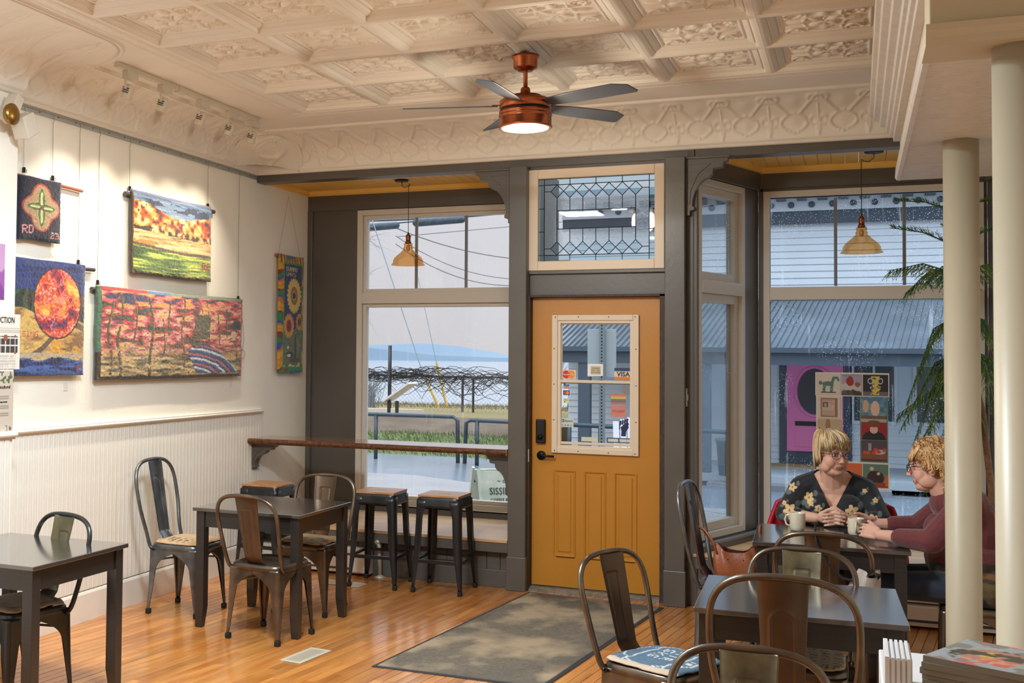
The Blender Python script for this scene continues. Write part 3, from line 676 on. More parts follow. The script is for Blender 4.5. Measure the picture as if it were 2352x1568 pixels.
# raised fist decal
b = MB(); fy = (yl-.0008, yl)
for q in range(4): xx = -1.492+q*.0155; b.prism([(xx, 1.176+q*.006), (xx+.012, 1.172+q*.006), (xx+.018, 1.205+q*.005), (xx+.006, 1.210+q*.005)], 'y', *fy)
b.prism([(-1.482, 1.164), (-1.430, 1.186), (-1.426, 1.160), (-1.444, 1.132), (-1.446, 1.100), (-1.478, 1.100), (-1.476, 1.136)], 'y', *fy)
b.prism([(-1.470, 1.173), (-1.452, 1.190), (-1.428, 1.196), (-1.424, 1.180), (-1.450, 1.176), (-1.462, 1.165)], 'y', yl-.0014, yl)
tag(b.build('fist_decal', inkn), 'dark blue raised fist decal at lower right of the lower door pane', 'sticker')
sticker('strip_label', 'pale strip label at the bottom edge of the lower door pane', -1.752, 1.056, -1.636, 1.086, yl, flat((206, 212, 190)), n=(6, 6))
def p_sl(u, v): C = flat((60, 62, 70))(u, v); put(C, (abs(u-.26) < .21)*(abs(v-.5) < .32)*(vn(u*60, v*20, 3) > .25), (214, 222, 226)); put(C, (abs(u-.74) < .21)*(abs(v-.5) < .32)*(vn(u*60, v*20, 8) > .25), (214, 222, 226)); return C
sticker('framed_label', 'dark framed label with two white blocks at lower right of the lower door pane', -1.575, 1.052, -1.410, 1.088, yl, p_sl, n=(80, 24))
# ================================================================ BRACKETS
def bracket(name, L, Hh, th, m, s=1):
    # profile in xz: attached side at x=0, arm goes +x at the top z=0, leg goes down
    pr = [(0, 0), (L, 0), (L, -.018*Hh/.3), (L*.90, -.024*Hh/.3), (L*.88, -.05*Hh/.3), (L*.66, -.055*Hh/.3), (L*.64, -.08*Hh/.3)]
    for k in range(1, 11):
        a = PI/2*k/10; pr.append((L*.16+L*.46*(1-math.sin(a))+0, -.10*Hh/.3-(Hh*.50)*(1-math.cos(a))))
    pr += [(L*.20, -Hh*.84), (L*.20, -Hh*.90), (L*.10, -Hh*.92), (L*.10, -Hh), (0, -Hh)]
    return [(s*p, q) for p, q in pr]
def add_bracket(name, x, z, y, L, Hh, th, s, label, parent=None):
    pr = [(x+p, z+q) for p, q in bracket(name, L, Hh, th, dark, s)]
    r = thing(name, label, 'bracket') if label else parent
    b = MB(); b.prism(pr, 'y', y, y+th); b.build('scroll', dark, r, bevel=.003)
    b = MB(); b.prism([(x+s*p*L, z-q*Hh) for p, q in ((.05, .10), (.60, .10), (.30, .28), (.13, .55), (.10, .8), (.05, .8))], 'y', y-.006, y+th+.006); b.build('raised_face', dark, r, bevel=.003)
    b = MB(); b.box(min(x, x+s*L*1.04), y-.008, z-.001, max(x, x+s*L*1.04), y+th+.008, z+.014); b.build('cap', dark, r, bevel=.002)
    return r
add_bracket('beam_bracket', -2.245, 2.976, 8.03, .27, .38, .07, -1, 'charcoal scrolled bracket under the beam left of the door')
add_bracket('beam_bracket', -1.035, 2.976, 7.99, .27, .38, .07, 1, 'charcoal scrolled bracket under the beam right of the door')
# ================================================================ BAR SHELF
bar_edge = mat('live_edge_bark', (120, 72, 40), .55, var=.5, vscale=28, bump=.12, bscale=40, var2=(62, 36, 22))
bar_top = mat('varnished_bar_top', (150, 92, 50), .12, var=.3, vscale=3, stretch=(1, 14, 1), coat=.6)
bs = thing('bar_shelf', 'long live-edge wooden bar shelf across the left window', 'shelf')
b = MB(); b.box(-4.316, 7.945, .942, -2.25, 8.33, .985); b.build('top_slab', bar_top, bs, bevel=.006)
n = 90; P = np.zeros((n, 6, 3))
for i in range(n):
    x = -4.316+(2.066)*i/(n-1); w = .006*vn(np.array([i*.35]), np.array([1.5]), 4)[0]+.004*vn(np.array([i*1.3]), np.array([3.5]), 9)[0]
    for j, (q, z) in enumerate(((0, .9845), (.008, .980), (.014, .972), (.012, .958), (.004, .946), (-.006, .942))): P[i, j] = (x, 7.947-q-w*(j in (1, 2, 3, 4)), z)
MB().grid(P).build('bark_edge', bar_edge, bs, True)
b = MB(); b.prism([(7.94, .94), (7.93, .962), (7.945, .986), (8.33, .986), (8.33, .94)], 'x', -2.252, -2.246); b.build('cut_end', mat('cut_wood', (190, 130, 84), .5, var=.2), bs)
r = thing('shelf_bracket', 'charcoal scrolled bracket under the left end of the bar shelf on the wall', 'bracket')
add_bracket('x', XW+.0, .928, 8.0, .20, .19, .075, 1, None, r)
r = thing('shelf_bracket', 'charcoal scrolled bracket under the right end of the bar shelf on the post', 'bracket')
add_bracket('x', -2.247, .928, 8.03, .17, .30, .07, -1, None, r)
# ================================================================ TABLES
blk = mat('black_brown_wood', (40, 37, 36), .28, var=.25, vscale=3, stretch=(3, 30, 30), coat=.15, spec=.6)
blk2 = mat('black_brown_wood_top', (44, 42, 42), .22, var=.3, vscale=2.5, stretch=(2, 34, 1), coat=1., cior=2.1, spec=.6, bump=.01, bscale=3)
edge = mat('worn_edge', (120, 116, 110), .5)
def table():
    T = .715; t = thing('cafe_table', '', 'table'); hx, hy = .365, .355
    b = MB(); b.box(-hx, -hy, T-.02, hx, hy, T); b.build('table_top', blk2, t, bevel=.003)
    b = MB(); a = .028
    for (x0, y0, x1, y1) in ((-hx+a, -hy+a, hx-a, -hy+a+.02), (-hx+a, hy-a-.02, hx-a, hy-a)): b = MB(); b.box(x0, y0, T-.115, x1, y1, T-.021); b.build('apron', blk, t, bevel=.001)
    for (x0, y0, x1, y1) in ((-hx+a, -hy+a, -hx+a+.02, hy-a), (hx-a-.02, -hy+a, hx-a, hy-a)): b = MB(); b.box(x0, y0, T-.115, x1, y1, T-.021); b.build('apron', blk, t, bevel=.001)
    for sx_ in (-1, 1):
        for sy_ in (-1, 1):
            b = MB(); X, Y = sx_*(hx-.018), sy_*(hy-.018); w = .055; w2 = .042
            vs = [(X, Y, T-.02), (X-sx_*w, Y, T-.02), (X-sx_*w, Y-sy_*w, T-.02), (X, Y-sy_*w, T-.02)]
            vs += [(x, y, .12) for x, y, z in vs]+[(X, Y, .0), (X-sx_*w2, Y, 0), (X-sx_*w2, Y-sy_*w2, 0), (X, Y-sy_*w2, 0)]
            b.add(vs, [(0, 1, 2, 3), (8, 9, 10, 11)]+[(4*k+i, 4*k+(i+1) % 4, 4*k+4+(i+1) % 4, 4*k+4+i) for k in range(2) for i in range(4)]); b.build('leg', blk, t, bevel=.002)
    return t
T1 = table(); T1.location = (-3.605, 4.41, 0); T1.rotation_euler = (0, 0, -.005); T1['label'] = 'black square café table nearest the left wall at the lower left corner'
T1['group'] = 'black square tables'
T2 = dup(T1, (-3.28, 6.385, 0), -.02, 'black square café table between the wall chair and the bar stools')
T3 = dup(T1, (-.205, 4.885, 0), .035, 'black square table in front, with chairs on three sides and nothing on it')
T4 = dup(T1, (-.13, 6.635, 0), .03, 'black square table with two mugs where two women sit')
# ================================================================ METAL CHAIRS
gun = mat('gunmetal_bronze', (128, 114, 98), .30, metal=.85, var=.35, vscale=9, var2=(84, 74, 66))
gunb = mat('bronze_splat', (96, 78, 62), .38, metal=.7, var=.25, vscale=6)
gund = mat('dark_gunmetal', (66, 68, 70), .32, metal=.8, var=.3, vscale=9)
steel = mat('bare_grey_steel', (132, 136, 140), .30, metal=.85, var=.3, vscale=9, var2=(86, 90, 96))
rub = mat('black_rubber', (26, 25, 24), .7)
def legs(t, ctop, cbot, ztop, wf, m, nz=26, foot=True, name='leg'):
    zs = np.linspace(ztop, .028, nz)
    for sx_ in (-1, 1):
        for sy_ in (-1, 1):
            P = []
            for z in zs:
                k = (ztop-z)/ztop; c = ctop+(cbot-ctop)*k**1.15; w = wf(z); r = min(.024, w*.6)
                row = [(c-w+.002, c-.010), (c-w, c-.002), (c-w+.003, c)]
                for q in np.linspace(0, 1, 3)[1:]: row.append((c-w+(w-r)*q, c-.0018*math.sin(PI*q)*0))
                for a in np.linspace(0, PI/2, 5)[1:]: row.append((c-r+r*math.sin(a), c-r+r*math.cos(a)))
                for q in np.linspace(0, 1, 3)[1:]: row.append((c, c-r-(w-r)*q))
                row += [(c-.002, c-w+.0), (c-.010, c-w+.002)]
                # pressed groove down the corner
                P.append([(sx_*x, sy_*y, z) for x, y in row])
            o = MB().grid(np.array(P)).build(name, m, t, auto=True)
            md = o.modifiers.new('sheet', 'SOLIDIFY'); md.thickness = .0022; md.offset = 0
            if foot:
                c = cbot; b = MB(); b.box(sx_*(c-.027)-.0, sy_*(c-.027), 0, sx_*(c+.003), sy_*(c+.003), .032); b.build('rubber_foot', rub, o, bevel=.005)
def sq(r, n=40, p=5.):
    out = []
    for i in range(n):
        a = 2*PI*i/n; c, s_ = math.cos(a), math.sin(a); out.append((r*math.copysign(abs(c)**(2/p), c), r*math.copysign(abs(s_)**(2/p), s_)))
    return out
def ringed(prof, n=40, p=5.):
    b = MB(); vs = []; fs = []
    for r, z in prof: vs += [(x, y, z) for x, y in sq(r, n, p)]
    for i in range(len(prof)-1):
        for j in range(n): fs.append((i*n+j, i*n+(j+1) % n, (i+1)*n+(j+1) % n, (i+1)*n+j))
    fs.append(tuple(range(n)));
    return b.add(vs, fs)
def chair(tall=False, mt=gun, ms=gunb, arch=False):
    t = thing('metal_chair', '', 'chair')
    ringed([(.02, .4335), (.10, .4335), (.145, .436), (.163, .441), (.172, .440), (.178, .434), (.181, .422), (.182, .405), (.1795, .404)]).build('seat', mt, t, True)
    b = MB()
    for k in range(-2, 3):
        for q in (-1, 0, 1): b.lathe([(.0001, 0), (.0045, 0), (.0045, .0006), (.0001, .0006)], (k*.022+(q % 2)*.011, .03+q*.02, .4332+.0012), 8)
    s_ = b.build('drain_holes', black, t); s_['kind'] = 'stuff'
    def wf(z): return .020+.042*max(0, (z-.03)/.3)+.128*max(0, min(1, (z-.285)/.11))**2.2
    legs(t, .176, .186, .418, wf, mt)
    b = MB(); b.tube([(-.168, -.168, .33), (0, 0, .352), (.168, .168, .33)], .006, 6, flat=.4); b.tube([(-.168, .168, .33), (0, 0, .350), (.168, -.168, .33)], .006, 6, flat=.4); b.build('cross_brace', mt, t)
    K = 1.28 if tall else 1.0; Z = lambda z: .43+(z-.43)*K
    wdn = 1.08 if tall else 1.
    half = [(.186, -.135, .405), (.190, -.160, .43), (.196, -.185, .50), (.204, -.212, .60), (.210, -.235, .69), (.203, -.252, .755), (.175, -.264, .800), (.125, -.271, .826), (.06, -.274, .836)]
    half = [(x*(wdn if z > .5 else 1), y, Z(z) if z > .43 else z) for x, y, z in half]
    pts = half+[(0, -.275, Z(.838))]+[(-x, y, z) for x, y, z in half[::-1]]
    # smooth path
    sp = []
    for i in range(len(pts)-1):
        p0, p1, p2, p3 = [Vector(pts[max(0, min(len(pts)-1, i+d))]) for d in (-1, 0, 1, 2)]
        for q in (0, .33, .66): sp.append(.5*((2*p1)+(-p0+p2)*q+(2*p0-5*p1+4*p2-p3)*q*q+(-p0+3*p1-3*p2+p3)*q**3))
    sp.append(Vector(pts[-1])); MB().tube(sp, .0118, 10).build('back_frame', mt, t, True)
    # splat with pressed outline
    nz, nx = 72, 41; zz = np.linspace(.434, .832, nz); P = np.zeros((nz, nx, 3))
    for i, z in enumerate(zz):
        k = (z-.434)/.398; y = -.150-.03*min(1, k/.12)-.092*k; w = .058+.020*k+.014*max(0, 1-k/.10)**2
        for j in range(nx):
            s_ = -1+2*j/(nx-1); x = s_*w; rel = 0
            if arch:
                d = abs(math.hypot(s_*w/.038, max(0, (k-.72))*(.398*K)/.038)-1) if k > .1 else 9
            else:
                hw = .52*w/.06; d = 9
                if .16 < k < .80: d = min(d, abs(abs(s_)-.48)*w/.012)
                if abs(s_) < .48: d = min(d, abs(k-.80)/.018, abs(k-.16)/.018)
            rel = .0042*math.exp(-(d/(.13 if arch else .40))**2)
            P[i, j] = (x, y+.006*abs(s_)**6+.010*s_*s_-rel, Z(z))
    o = MB().grid(P).build('back_splat', ms, t, auto=False, smooth=True); md = o.modifiers.new('sheet', 'SOLIDIFY'); md.thickness = .002; md.offset = 0
    b = MB()
    for s_ in (-1, 1): MB().ell((s_*.196, -.140, .412), (.007, .009, .009)).build('bolt', black, t, True)
    return t
C3 = chair(); C3.location = (-3.125, 6.055, 0); C3.rotation_euler = (0, 0, -math.radians(8)); C3['group'] = 'bronze metal café chairs'
C3['label'] = 'bronze metal chair with bare pierced seat, seen from behind at the middle left table'
def place(src, x, y, fx, fy, label): 
    o = dup(src, (x, y, 0), math.atan2(fy, fx)-PI/2, label); return o
C4 = place(C3, -3.22, 6.79, .05, -1, 'bronze metal chair facing the viewer behind the middle left table, near the bar stools')
C5 = place(C3, -.70, 4.755, .894, -.449, 'bronze metal chair with blue denim cushion standing on the door mat edge')
Colv = mat('olive_splat', (112, 106, 82), .35, metal=.75, var=.3, vscale=8)
C1 = chair(False, gund, Colv); C1.location = (-3.645, 4.455, 0); C1.rotation_euler = (0, 0, math.atan2(-.96, -.27)-PI/2); tag(C1, 'dark gunmetal chair tucked behind the lower left table by the beadboard wall', 'chair', 'bronze metal café chairs')
Colive2 = mat('worn_khaki_splat', (136, 126, 96), .4, metal=.7, var=.45, vscale=14, var2=(90, 82, 66))
C8 = chair(False, gun, Colive2); C8.location = (-.21, 5.045, 0); C8.rotation_euler = (0, 0, PI); tag(C8, 'metal chair with scratched khaki back plate between the two right-hand tables', 'chair', 'bronze metal café chairs')
C7 = dup(C8, (-.265, 3.165, 0), PI+.03, 'metal chair with plain olive back plate, cut off by the lower edge of the photo')
C9 = place(C3, -.135, 6.10, .03, 1, 'metal chair carrying a black strap and grey cloth bag by two women')
C2 = chair(True, steel, steel, True); C2.location = (-3.91, 6.41, 0); C2.rotation_euler = (0, 0, -PI/2); tag(C2, 'tall-backed grey steel chair against the beadboard wall', 'chair', 'tall-backed metal chairs')
C6 = chair(True, gun, gunb, True); C6.location = (-.215, 4.225, 0); tag(C6, 'large tall-backed bronze chair in front, arched line pressed in its back plate', 'chair', 'tall-backed metal chairs')
C10 = dup(C2, (-.60, 6.69, 0), -PI/2-.12, 'tall-backed grey steel chair by the right post with the brown leather bag')
C11 = place(C3, .56, 6.60, -1, .04, 'metal chair under the woman in the maroon cardigan')
C12 = place(C3, -.12, 7.38, 0, -1, 'metal chair under the woman in the black floral blouse')
# ================================================================ STOOLS
swood = mat('stool_seat_wood', (196, 142, 92), .35, var=.3, vscale=3, stretch=(3, 25, 1), coat=.2)
def stool():
    t = thing('bar_stool', '', 'stool')
    b = MB(); S = .148
    # wooden seat with a hand slot
    for (x0, y0, x1, y1) in ((-S, -S, S, -.010), (-S, .010, S, S), (-S, -.010, -.045, .010), (.045, -.010, S, .010)): b.box(x0, y0, .655, x1, y1, .672)
    b.build('seat', swood, t, bevel=.0)
    ringed([(.150, .655), (.151, .66), (.154, .655), (.157, .64), (.160, .60), (.162, .585), (.160, .585)], p=9).build('seat_frame', gund, t, True)
    def wf(z): return .022+.030*max(0, min(1, (z-.03)/.3))+.02*max(0, min(1, (z-.5)/.1))**2
    legs(t, .158, .183, .64, wf, gund, 20)
    zf = .225; c = .158+(.183-.158)*((.64-zf)/.64)**1.15-.004
    for (p, q) in (((-c, -c), (c, -c)), ((c, -c), (c, c)), ((c, c), (-c, c)), ((-c, c), (-c, -c))):
        b = MB(); d = Vector((q[0]-p[0], q[1]-p[1], 0)).normalized(); nn = Vector((-d.y, d.x, 0))
        P0 = Vector((p[0], p[1], 0))+d*.02; P1 = Vector((q[0], q[1], 0))-d*.02
        vs = [P0-nn*.0, P1-nn*.0, P1+nn*.018, P0+nn*.018]; b.add([(v.x, v.y, zf) for v in vs]+[(v.x, v.y, zf+.003) for v in vs]+[(P0.x, P0.y, zf-.02), (P1.x, P1.y, zf-.02)], [(0, 1, 2, 3), (4, 5, 6, 7), (0, 1, 5, 4), (2, 3, 7, 6), (1, 2, 6, 5), (3, 0, 4, 7), (0, 1, 9, 8)]); b.build('footrest', gund, t)
    return t
S2 = stool(); S2.location = (-2.648, 7.785, 0); tag(S2, 'dark metal bar stool with wooden seat nearest the door post', 'stool', 'dark metal bar stools under the bar shelf')
S1 = dup(S2, (-3.125, 7.765, 0), .03, 'dark metal bar stool with wooden seat, second from the door post')
S0 = dup(S2, (-4.035, 7.758, 0), -.03, 'dark metal bar stool with wooden seat in the corner by the left wall')
# ================================================================ CUSHIONS
def cushion(name, label, P, rz, paint, w=.17, d=.165, z=.4435, th=.016, seed=1, lift=.02):
    n = 46; u = np.linspace(-1, 1, n); U, V = np.meshgrid(u, u, indexing='ij')
    e = (np.abs(U)**6+np.abs(V)**6)**(1/6.); k = np.where(e > 0, np.maximum(abs(U), abs(V))/np.maximum(e, 1e-6), 1)
    X = U*k*w*(1+.05*(fbm(U*2+5, V*2+3, seed)-.5)); Y = V*k*d*(1+.06*(fbm(U*2+9, V*2, seed+1)-.5)); m = np.clip(1-np.maximum(abs(U), abs(V))**4, 0, 1)
    wav = lift*(fbm(U*1.7+3, V*1.7+8, seed+5)-.4)*np.maximum(abs(U), abs(V))**3; wav = np.clip(wav, 0, 1)
    T = z+wav+.003+th*m**.5+.004*(fbm(U*6, V*6, seed+2)-.5); Bm = z+wav
    C = paint((U+1)/2, (V+1)/2)
    b = MB(); b.grid(np.stack([X, Y, T], -1), C); b.grid(np.stack([X, Y, Bm], -1), C*.7, flip=True)
    def idx(i, j, o): return o*n*n+i*n+j
    rim = [(i, 0) for i in range(n)]+[(n-1, j) for j in range(1, n)]+[(i, n-1) for i in range(n-2, -1, -1)]+[(0, j) for j in range(n-2, 0, -1)]
    for a, c in zip(rim, rim[1:]+rim[:1]): b.f.append((idx(*a, 0), idx(*a, 1), idx(*c, 1), idx(*c, 0)))
    o = b.build(name, mat('woven_fabric', (255, 255, 255), .9, vcol=True, bump=.08, bscale=300, sheen=.2), None, True, fix=False); o.location = (P[0], P[1], 0); o.rotation_euler = (0, 0, rz)
    return tag(o, label, 'cushion', 'seat cushions')
def p_burlap(u, v):
    C = np.zeros(u.shape+(3,)); C[:] = lin((196, 164, 124)); put(C, .5*fbm(u*20, v*20, 2), (156, 122, 86)); 
    put(C, (u > .45)*(u < .95)*(abs((v*7) % 1-.5) < .22)*(vn(u*22, v*7, 5) > .55), (54, 44, 40)); return C
def p_brown(u, v): C = np.zeros(u.shape+(3,)); C[:] = lin((150, 124, 96)); put(C, fbm(u*5, v*5, 4)*1.2-.2, (196, 172, 140)); put(C, (abs(np.maximum(abs(u-.5), abs(v-.5))-.40) < .015), (110, 84, 60)); return C
def p_floral(u, v): C = np.zeros(u.shape+(3,)); C[:] = lin((198, 184, 160)); put(C, vn(u*9, v*9, 3) > .72, (176, 104, 84)); put(C, vn(u*8, v*8, 13) > .76, (104, 122, 92)); put(C, vn(u*14, v*9, 23) > .82, (196, 150, 70)); return C
def p_denim(u, v):
    C = np.zeros(u.shape+(3,)); C[:] = lin((58, 88, 112)); put(C, fbm(u*18, v*18, 3)*.5, (84, 118, 142)); cr = (206, 206, 196)
    U2, V2 = v, 1-u
    put(C, abs(np.hypot((u-.5)/1., (v-.5)/1.)-.44) < .011, cr); put(C, abs(v-.78) < .012, cr); put(C, abs(v-.24) < .012, cr)
    put(C, ptext(u, v, 'MTR', .20, .53, .13, .13), cr); put(C, ptext(u, v, 'SKS', .20, .34, .13, .13), cr); put(C, (v > .84)*(v < .9)*(vn(u*26, v*6, 9) > .5)*(abs(u-.5) < .25), cr); put(C, u > .93, (186, 168, 146)); return C
def p_pat(u, v):
    C = np.zeros(u.shape+(3,)); C[:] = lin((204, 178, 142)); g = (abs((u*7) % 1-.5) < .36)*(abs((v*7) % 1-.5) < .36)*(vn(u*40, v*40, 6) > .45); put(C, g*.8, (86, 82, 88)); return C
cushion('seat_cushion', 'tan burlap cushion with dark print on the tall grey wall chair', (-3.90, 6.41), -PI/2, p_burlap, seed=3)
cushion('seat_cushion', 'faded brown cushion on the dark chair at the lower left table', (-3.645, 4.455), math.atan2(-.96, -.27)-PI/2, p_brown, w=.175, seed=8, lift=.04)
cushion('seat_cushion', 'pale floral cushion on the chair behind the middle left table', (-3.22, 6.79), PI, p_floral, seed=14, lift=.03)
cushion('seat_cushion', 'blue denim cushion with cream lettering on the chair by the door mat', (-.70, 4.755), math.atan2(-.449, .894)-PI/2, p_denim, seed=21, w=.178, d=.175)
cushion('seat_cushion', 'tan cushion with grey block print on the khaki-backed chair', (-.21, 5.045), PI, p_pat, seed=30)
# ================================================================ WALL HANGINGS
yarn = mat('hooked_yarn', (255, 255, 255), .95, vcol=True, var=.25, vscale=150, sheen=.3)
steelw = mat('hanging_wire', (120, 112, 100), .4, metal=.8)
rodm = mat('dark_hanging_rod', (70, 68, 66), .5); rodw = mat('copper_rod', (150, 84, 64), .45)
def hang(label, y0, z0, y1, z1, paint, nu, nv, rod=None, wires=(), warp=None, rodmat=rodm, name='hooked_tapestry', relh=.006, cat='tapestry', rod_r=.012):
    t = thing(name, label, cat)
    def rel(u, v):
        return relh*(.4+.6*vn(u*nu/2.2, v*nv/2.2, 7))+.010*np.clip(1-((np.abs(u-.5)*2)**14+(np.abs(v-.5)*2)**14), 0, 1)+.012*fbm(u*3, v*3, 11)
    # left-to-right in the view is +Y; face normal is +X
    o = panel('hooked_face', (XW+.028, y0, z0), (0, y1-y0, 0), (0, 0, z1-z0), nu, nv, paint, yarn, t, .006, rel, warp)
    for p in o.data.polygons[:len(o.data.polygons)]: p.use_smooth = True
    if rod:
        b = MB(); b.tube([(XW+.02, rod[0], rod[1]), (XW+.02, rod[2], rod[3])], rod_r, 8); b.build('rod', rodmat, t)
    for (y, z) in wires:
        b = MB(); b.tube([(XW+.012, y, 3.03), (XW+.016, y+.004, 3.0), (XW+.012, y, 2.98), (XW+.014, y, z)], .0014, 5); b.build('wire', steelw, t)
        b = MB(); b.box(XW+.008, y-.006, z, XW+.022, y+.006, z+.03); b.tube([(XW+.014, y, z+.004), (XW+.03, y+.004, z), (XW+.03, y+.004, z+.018)], .002, 5); b.build('wire_hook', black, t)
    return t
def base(u, rgb): C = np.zeros(u.shape+(3,)); C[:] = lin(rgb); return C
def wob(amp, s, seed):
    def w(u, v): return u+amp*(fbm(u*0+v*s, v*s*.3, seed)-.5)*2, v+amp*(fbm(u*s, u*s*.3+5, seed+3)-.5)*2
    return w
def p_flower(u, v):
    C = base(u, (30, 32, 52)); put(C, .5*vn(u*50, v*60, 3), (20, 22, 36))
    x = (u-.5)*.32; y = (v-.53)*.35*1.25; r = np.hypot(x, y); a = np.arctan2(y, x)
    R = .098+.036*np.abs(np.cos(2*a))**1.5+.022*np.abs(np.sin(a))**6
    put(C, r < R+.012, (164, 62, 60)); put(C, r < R, (176, 148, 112)); put(C, (r < R)*vn(u*60, v*60, 5)*.6, (140, 112, 84))
    for k in range(4):
        ang_ = k*PI/2; X = x*math.cos(ang_)+y*math.sin(ang_); Y = -x*math.sin(ang_)+y*math.cos(ang_); L = .125 if k % 2 else .10
        q = ((X-L/2)/(L/2))**2+(Y/(.026*(1.05-.5*X/L)))**2; put(C, (q < 1.25)*(X > 0), (40, 58, 34)); put(C, (q < 1), (74, 102, 50)); put(C, (q < .6)*(abs(Y) < .010), (150, 168, 104)); put(C, (q < .5)*(abs(Y) < .004), (214, 218, 176))
    put(C, r < .012, (150, 40, 70)); put(C, ptext(u, v, 'RD', .06, .10, .13, .12), (206, 140, 140)); put(C, ptext(u, v, '23', .72, .06, .10, .10), (210, 150, 140)); return C
hang('small navy hooked rug with a four-petal green flower, on a reddish rod', 5.155, 2.275, 5.53, 2.635, p_flower, 90, 90, (5.08, 2.635, 5.765, 2.620), ((5.23, 2.655), (5.487, 2.645)), wob(.015, 3, 2), rodw, rod_r=.010)
def p_moon(u, v):
    s = fbm(u*3, v*40, 4); C = pick(np.clip(s*1.1-.05, 0, .999), [(16, 22, 50), (26, 38, 86), (34, 54, 116), (44, 60, 104), (60, 84, 130)])
    l = (v < .70+.04*np.sin(u*7))*(v > .44); put(C, l, (30, 40, 32)); put(C, l*(vn(u*26, v*8, 5) > .6), (38, 84, 50)); put(C, l*(vn(u*22, v*6, 9) > .75), (84, 60, 50))
    sand = v < .52-.12*(u-.4)+.03*np.sin(u*9); g = fbm(u*8, v*22, 6); put(C, sand, (176, 138, 82)); put(C, sand*(g > .55), (204, 168, 92)); put(C, sand*(g < .38), (134, 98, 54)); put(C, sand*(u > .55)*(v < .34)*(v > .2)*(g > .5), (206, 152, 52)); put(C, sand*(np.abs(v-.22-.16*u+.1*np.sin(u*6)) < .03), (96, 80, 62))
    w = v < .15+.02*np.sin(u*12); put(C, w, (30, 52, 118)); g = fbm(u*5, v*40, 8); put(C, w*(g > .55), (66, 98, 160)); put(C, w*(g < .4), (22, 30, 72)); put(C, (v > .15)*(v < .20)*(g > .4), (176, 160, 130))
    r = np.hypot((u-.62)/.30, (v-.63)/.30); m = r < 1; put(C, r < 1.05, (70, 30, 44)); n1 = fbm(u*9+2*fbm(u*6, v*6, 3), v*9, 12); put(C, m, (206, 74, 42)); put(C, m*(n1 > .60), (232, 138, 56)); put(C, m*(n1 < .42), (164, 36, 44)); put(C, m*(abs(n1-.50) < .012), (236, 176, 150)); put(C, m*(n1 < .34), (96, 40, 84)); put(C, m*(n1 > .72), (240, 190, 90)); put(C, m*(abs(fbm(u*7, v*7, 33)-.5) < .012), (206, 130, 150))
    put(C, ptext(u, v, 'MOON RISING', -.17, .335, .045, .042), (176, 36, 44)); put(C, ptext(u, v, 'R', .90, .03, .06, .05), (190, 40, 50)); return C
hang('large hooked rug with an orange-red moon over sand and blue water', 5.062, 1.505, 5.775, 2.170, p_moon, 150, 150, (5.07, 2.135, 5.90, 2.150), ((5.745, 2.17),), wob(.008, 3, 5))
def p_autumn(u, v):
    s = fbm(u*3, v*30, 14); C = base(u, (106, 130, 158)); put(C, s > .55, (76, 98, 132)); put(C, (s < .38), (128, 148, 170)); put(C, (v > .80)*(fbm(u*5, v*9, 41) > .60)*(v < .93), (46, 54, 80))
    tr = (v < .84+.05*np.sin(u*7+1)-.08*u)*(v > .54-.05*u)
    n1 = .45*fbm(u*13, v*11, 22)+.55*vn(u*26+2*fbm(u*9, v*9, 2), v*20, 77); n2 = vn(u*34, v*26, 23); P_ = pick(np.clip((n1-.25)*2, 0, .999), [(62, 44, 40), (168, 46, 30), (206, 84, 34), (226, 128, 44), (232, 158, 72), (236, 184, 120), (240, 200, 150)]); m = tr[..., None]; C[:] = C*(1-m)+P_*m
    put(C, tr*(n2 > .86), (110, 40, 52)); put(C, tr*(n2 < .12), (58, 74, 58)); put(C, tr*(v < .60-.05*u)*(n1 < .5), (50, 40, 38))
    fd = (v <= .54-.05*u); put(C, fd, (206, 168, 110)); g = fbm(u*4, v*46, 25); put(C, fd*(g > .58), (226, 194, 140)); put(C, fd*(g < .42), (164, 124, 74)); put(C, fd*(g < .34), (120, 86, 54)); put(C, (v < .42)*(v > .34)*(u < .25)*(n2 > .5), (206, 130, 60))
    gr = v < .36-.09*u*(1-u)-.05*u; put(C, gr, (92, 120, 54)); put(C, gr*(g > .55), (150, 174, 72)); put(C, gr*(g < .42), (58, 84, 44)); put(C, gr*(g > .66), (196, 204, 92)); put(C, abs(v-(.37-.09*u*(1-u)-.05*u)) < .018, (90, 72, 56))
    put(C, (u < .012)+(v < .03), (74, 58, 44)); put(C, v > .975, (112, 116, 146)); put(C, ptext(u, v, 'RD', .86, .12, .12, .06), (176, 40, 44)); return C
hang('square hooked rug of orange autumn trees above a tan and green field', 6.262, 2.158, 7.272, 2.70, p_autumn, 170, 130, (6.215, 2.665, 7.345, 2.678), ((6.275, 2.69), (7.268, 2.70)), wob(.012, 3, 9), rod_r=.016)
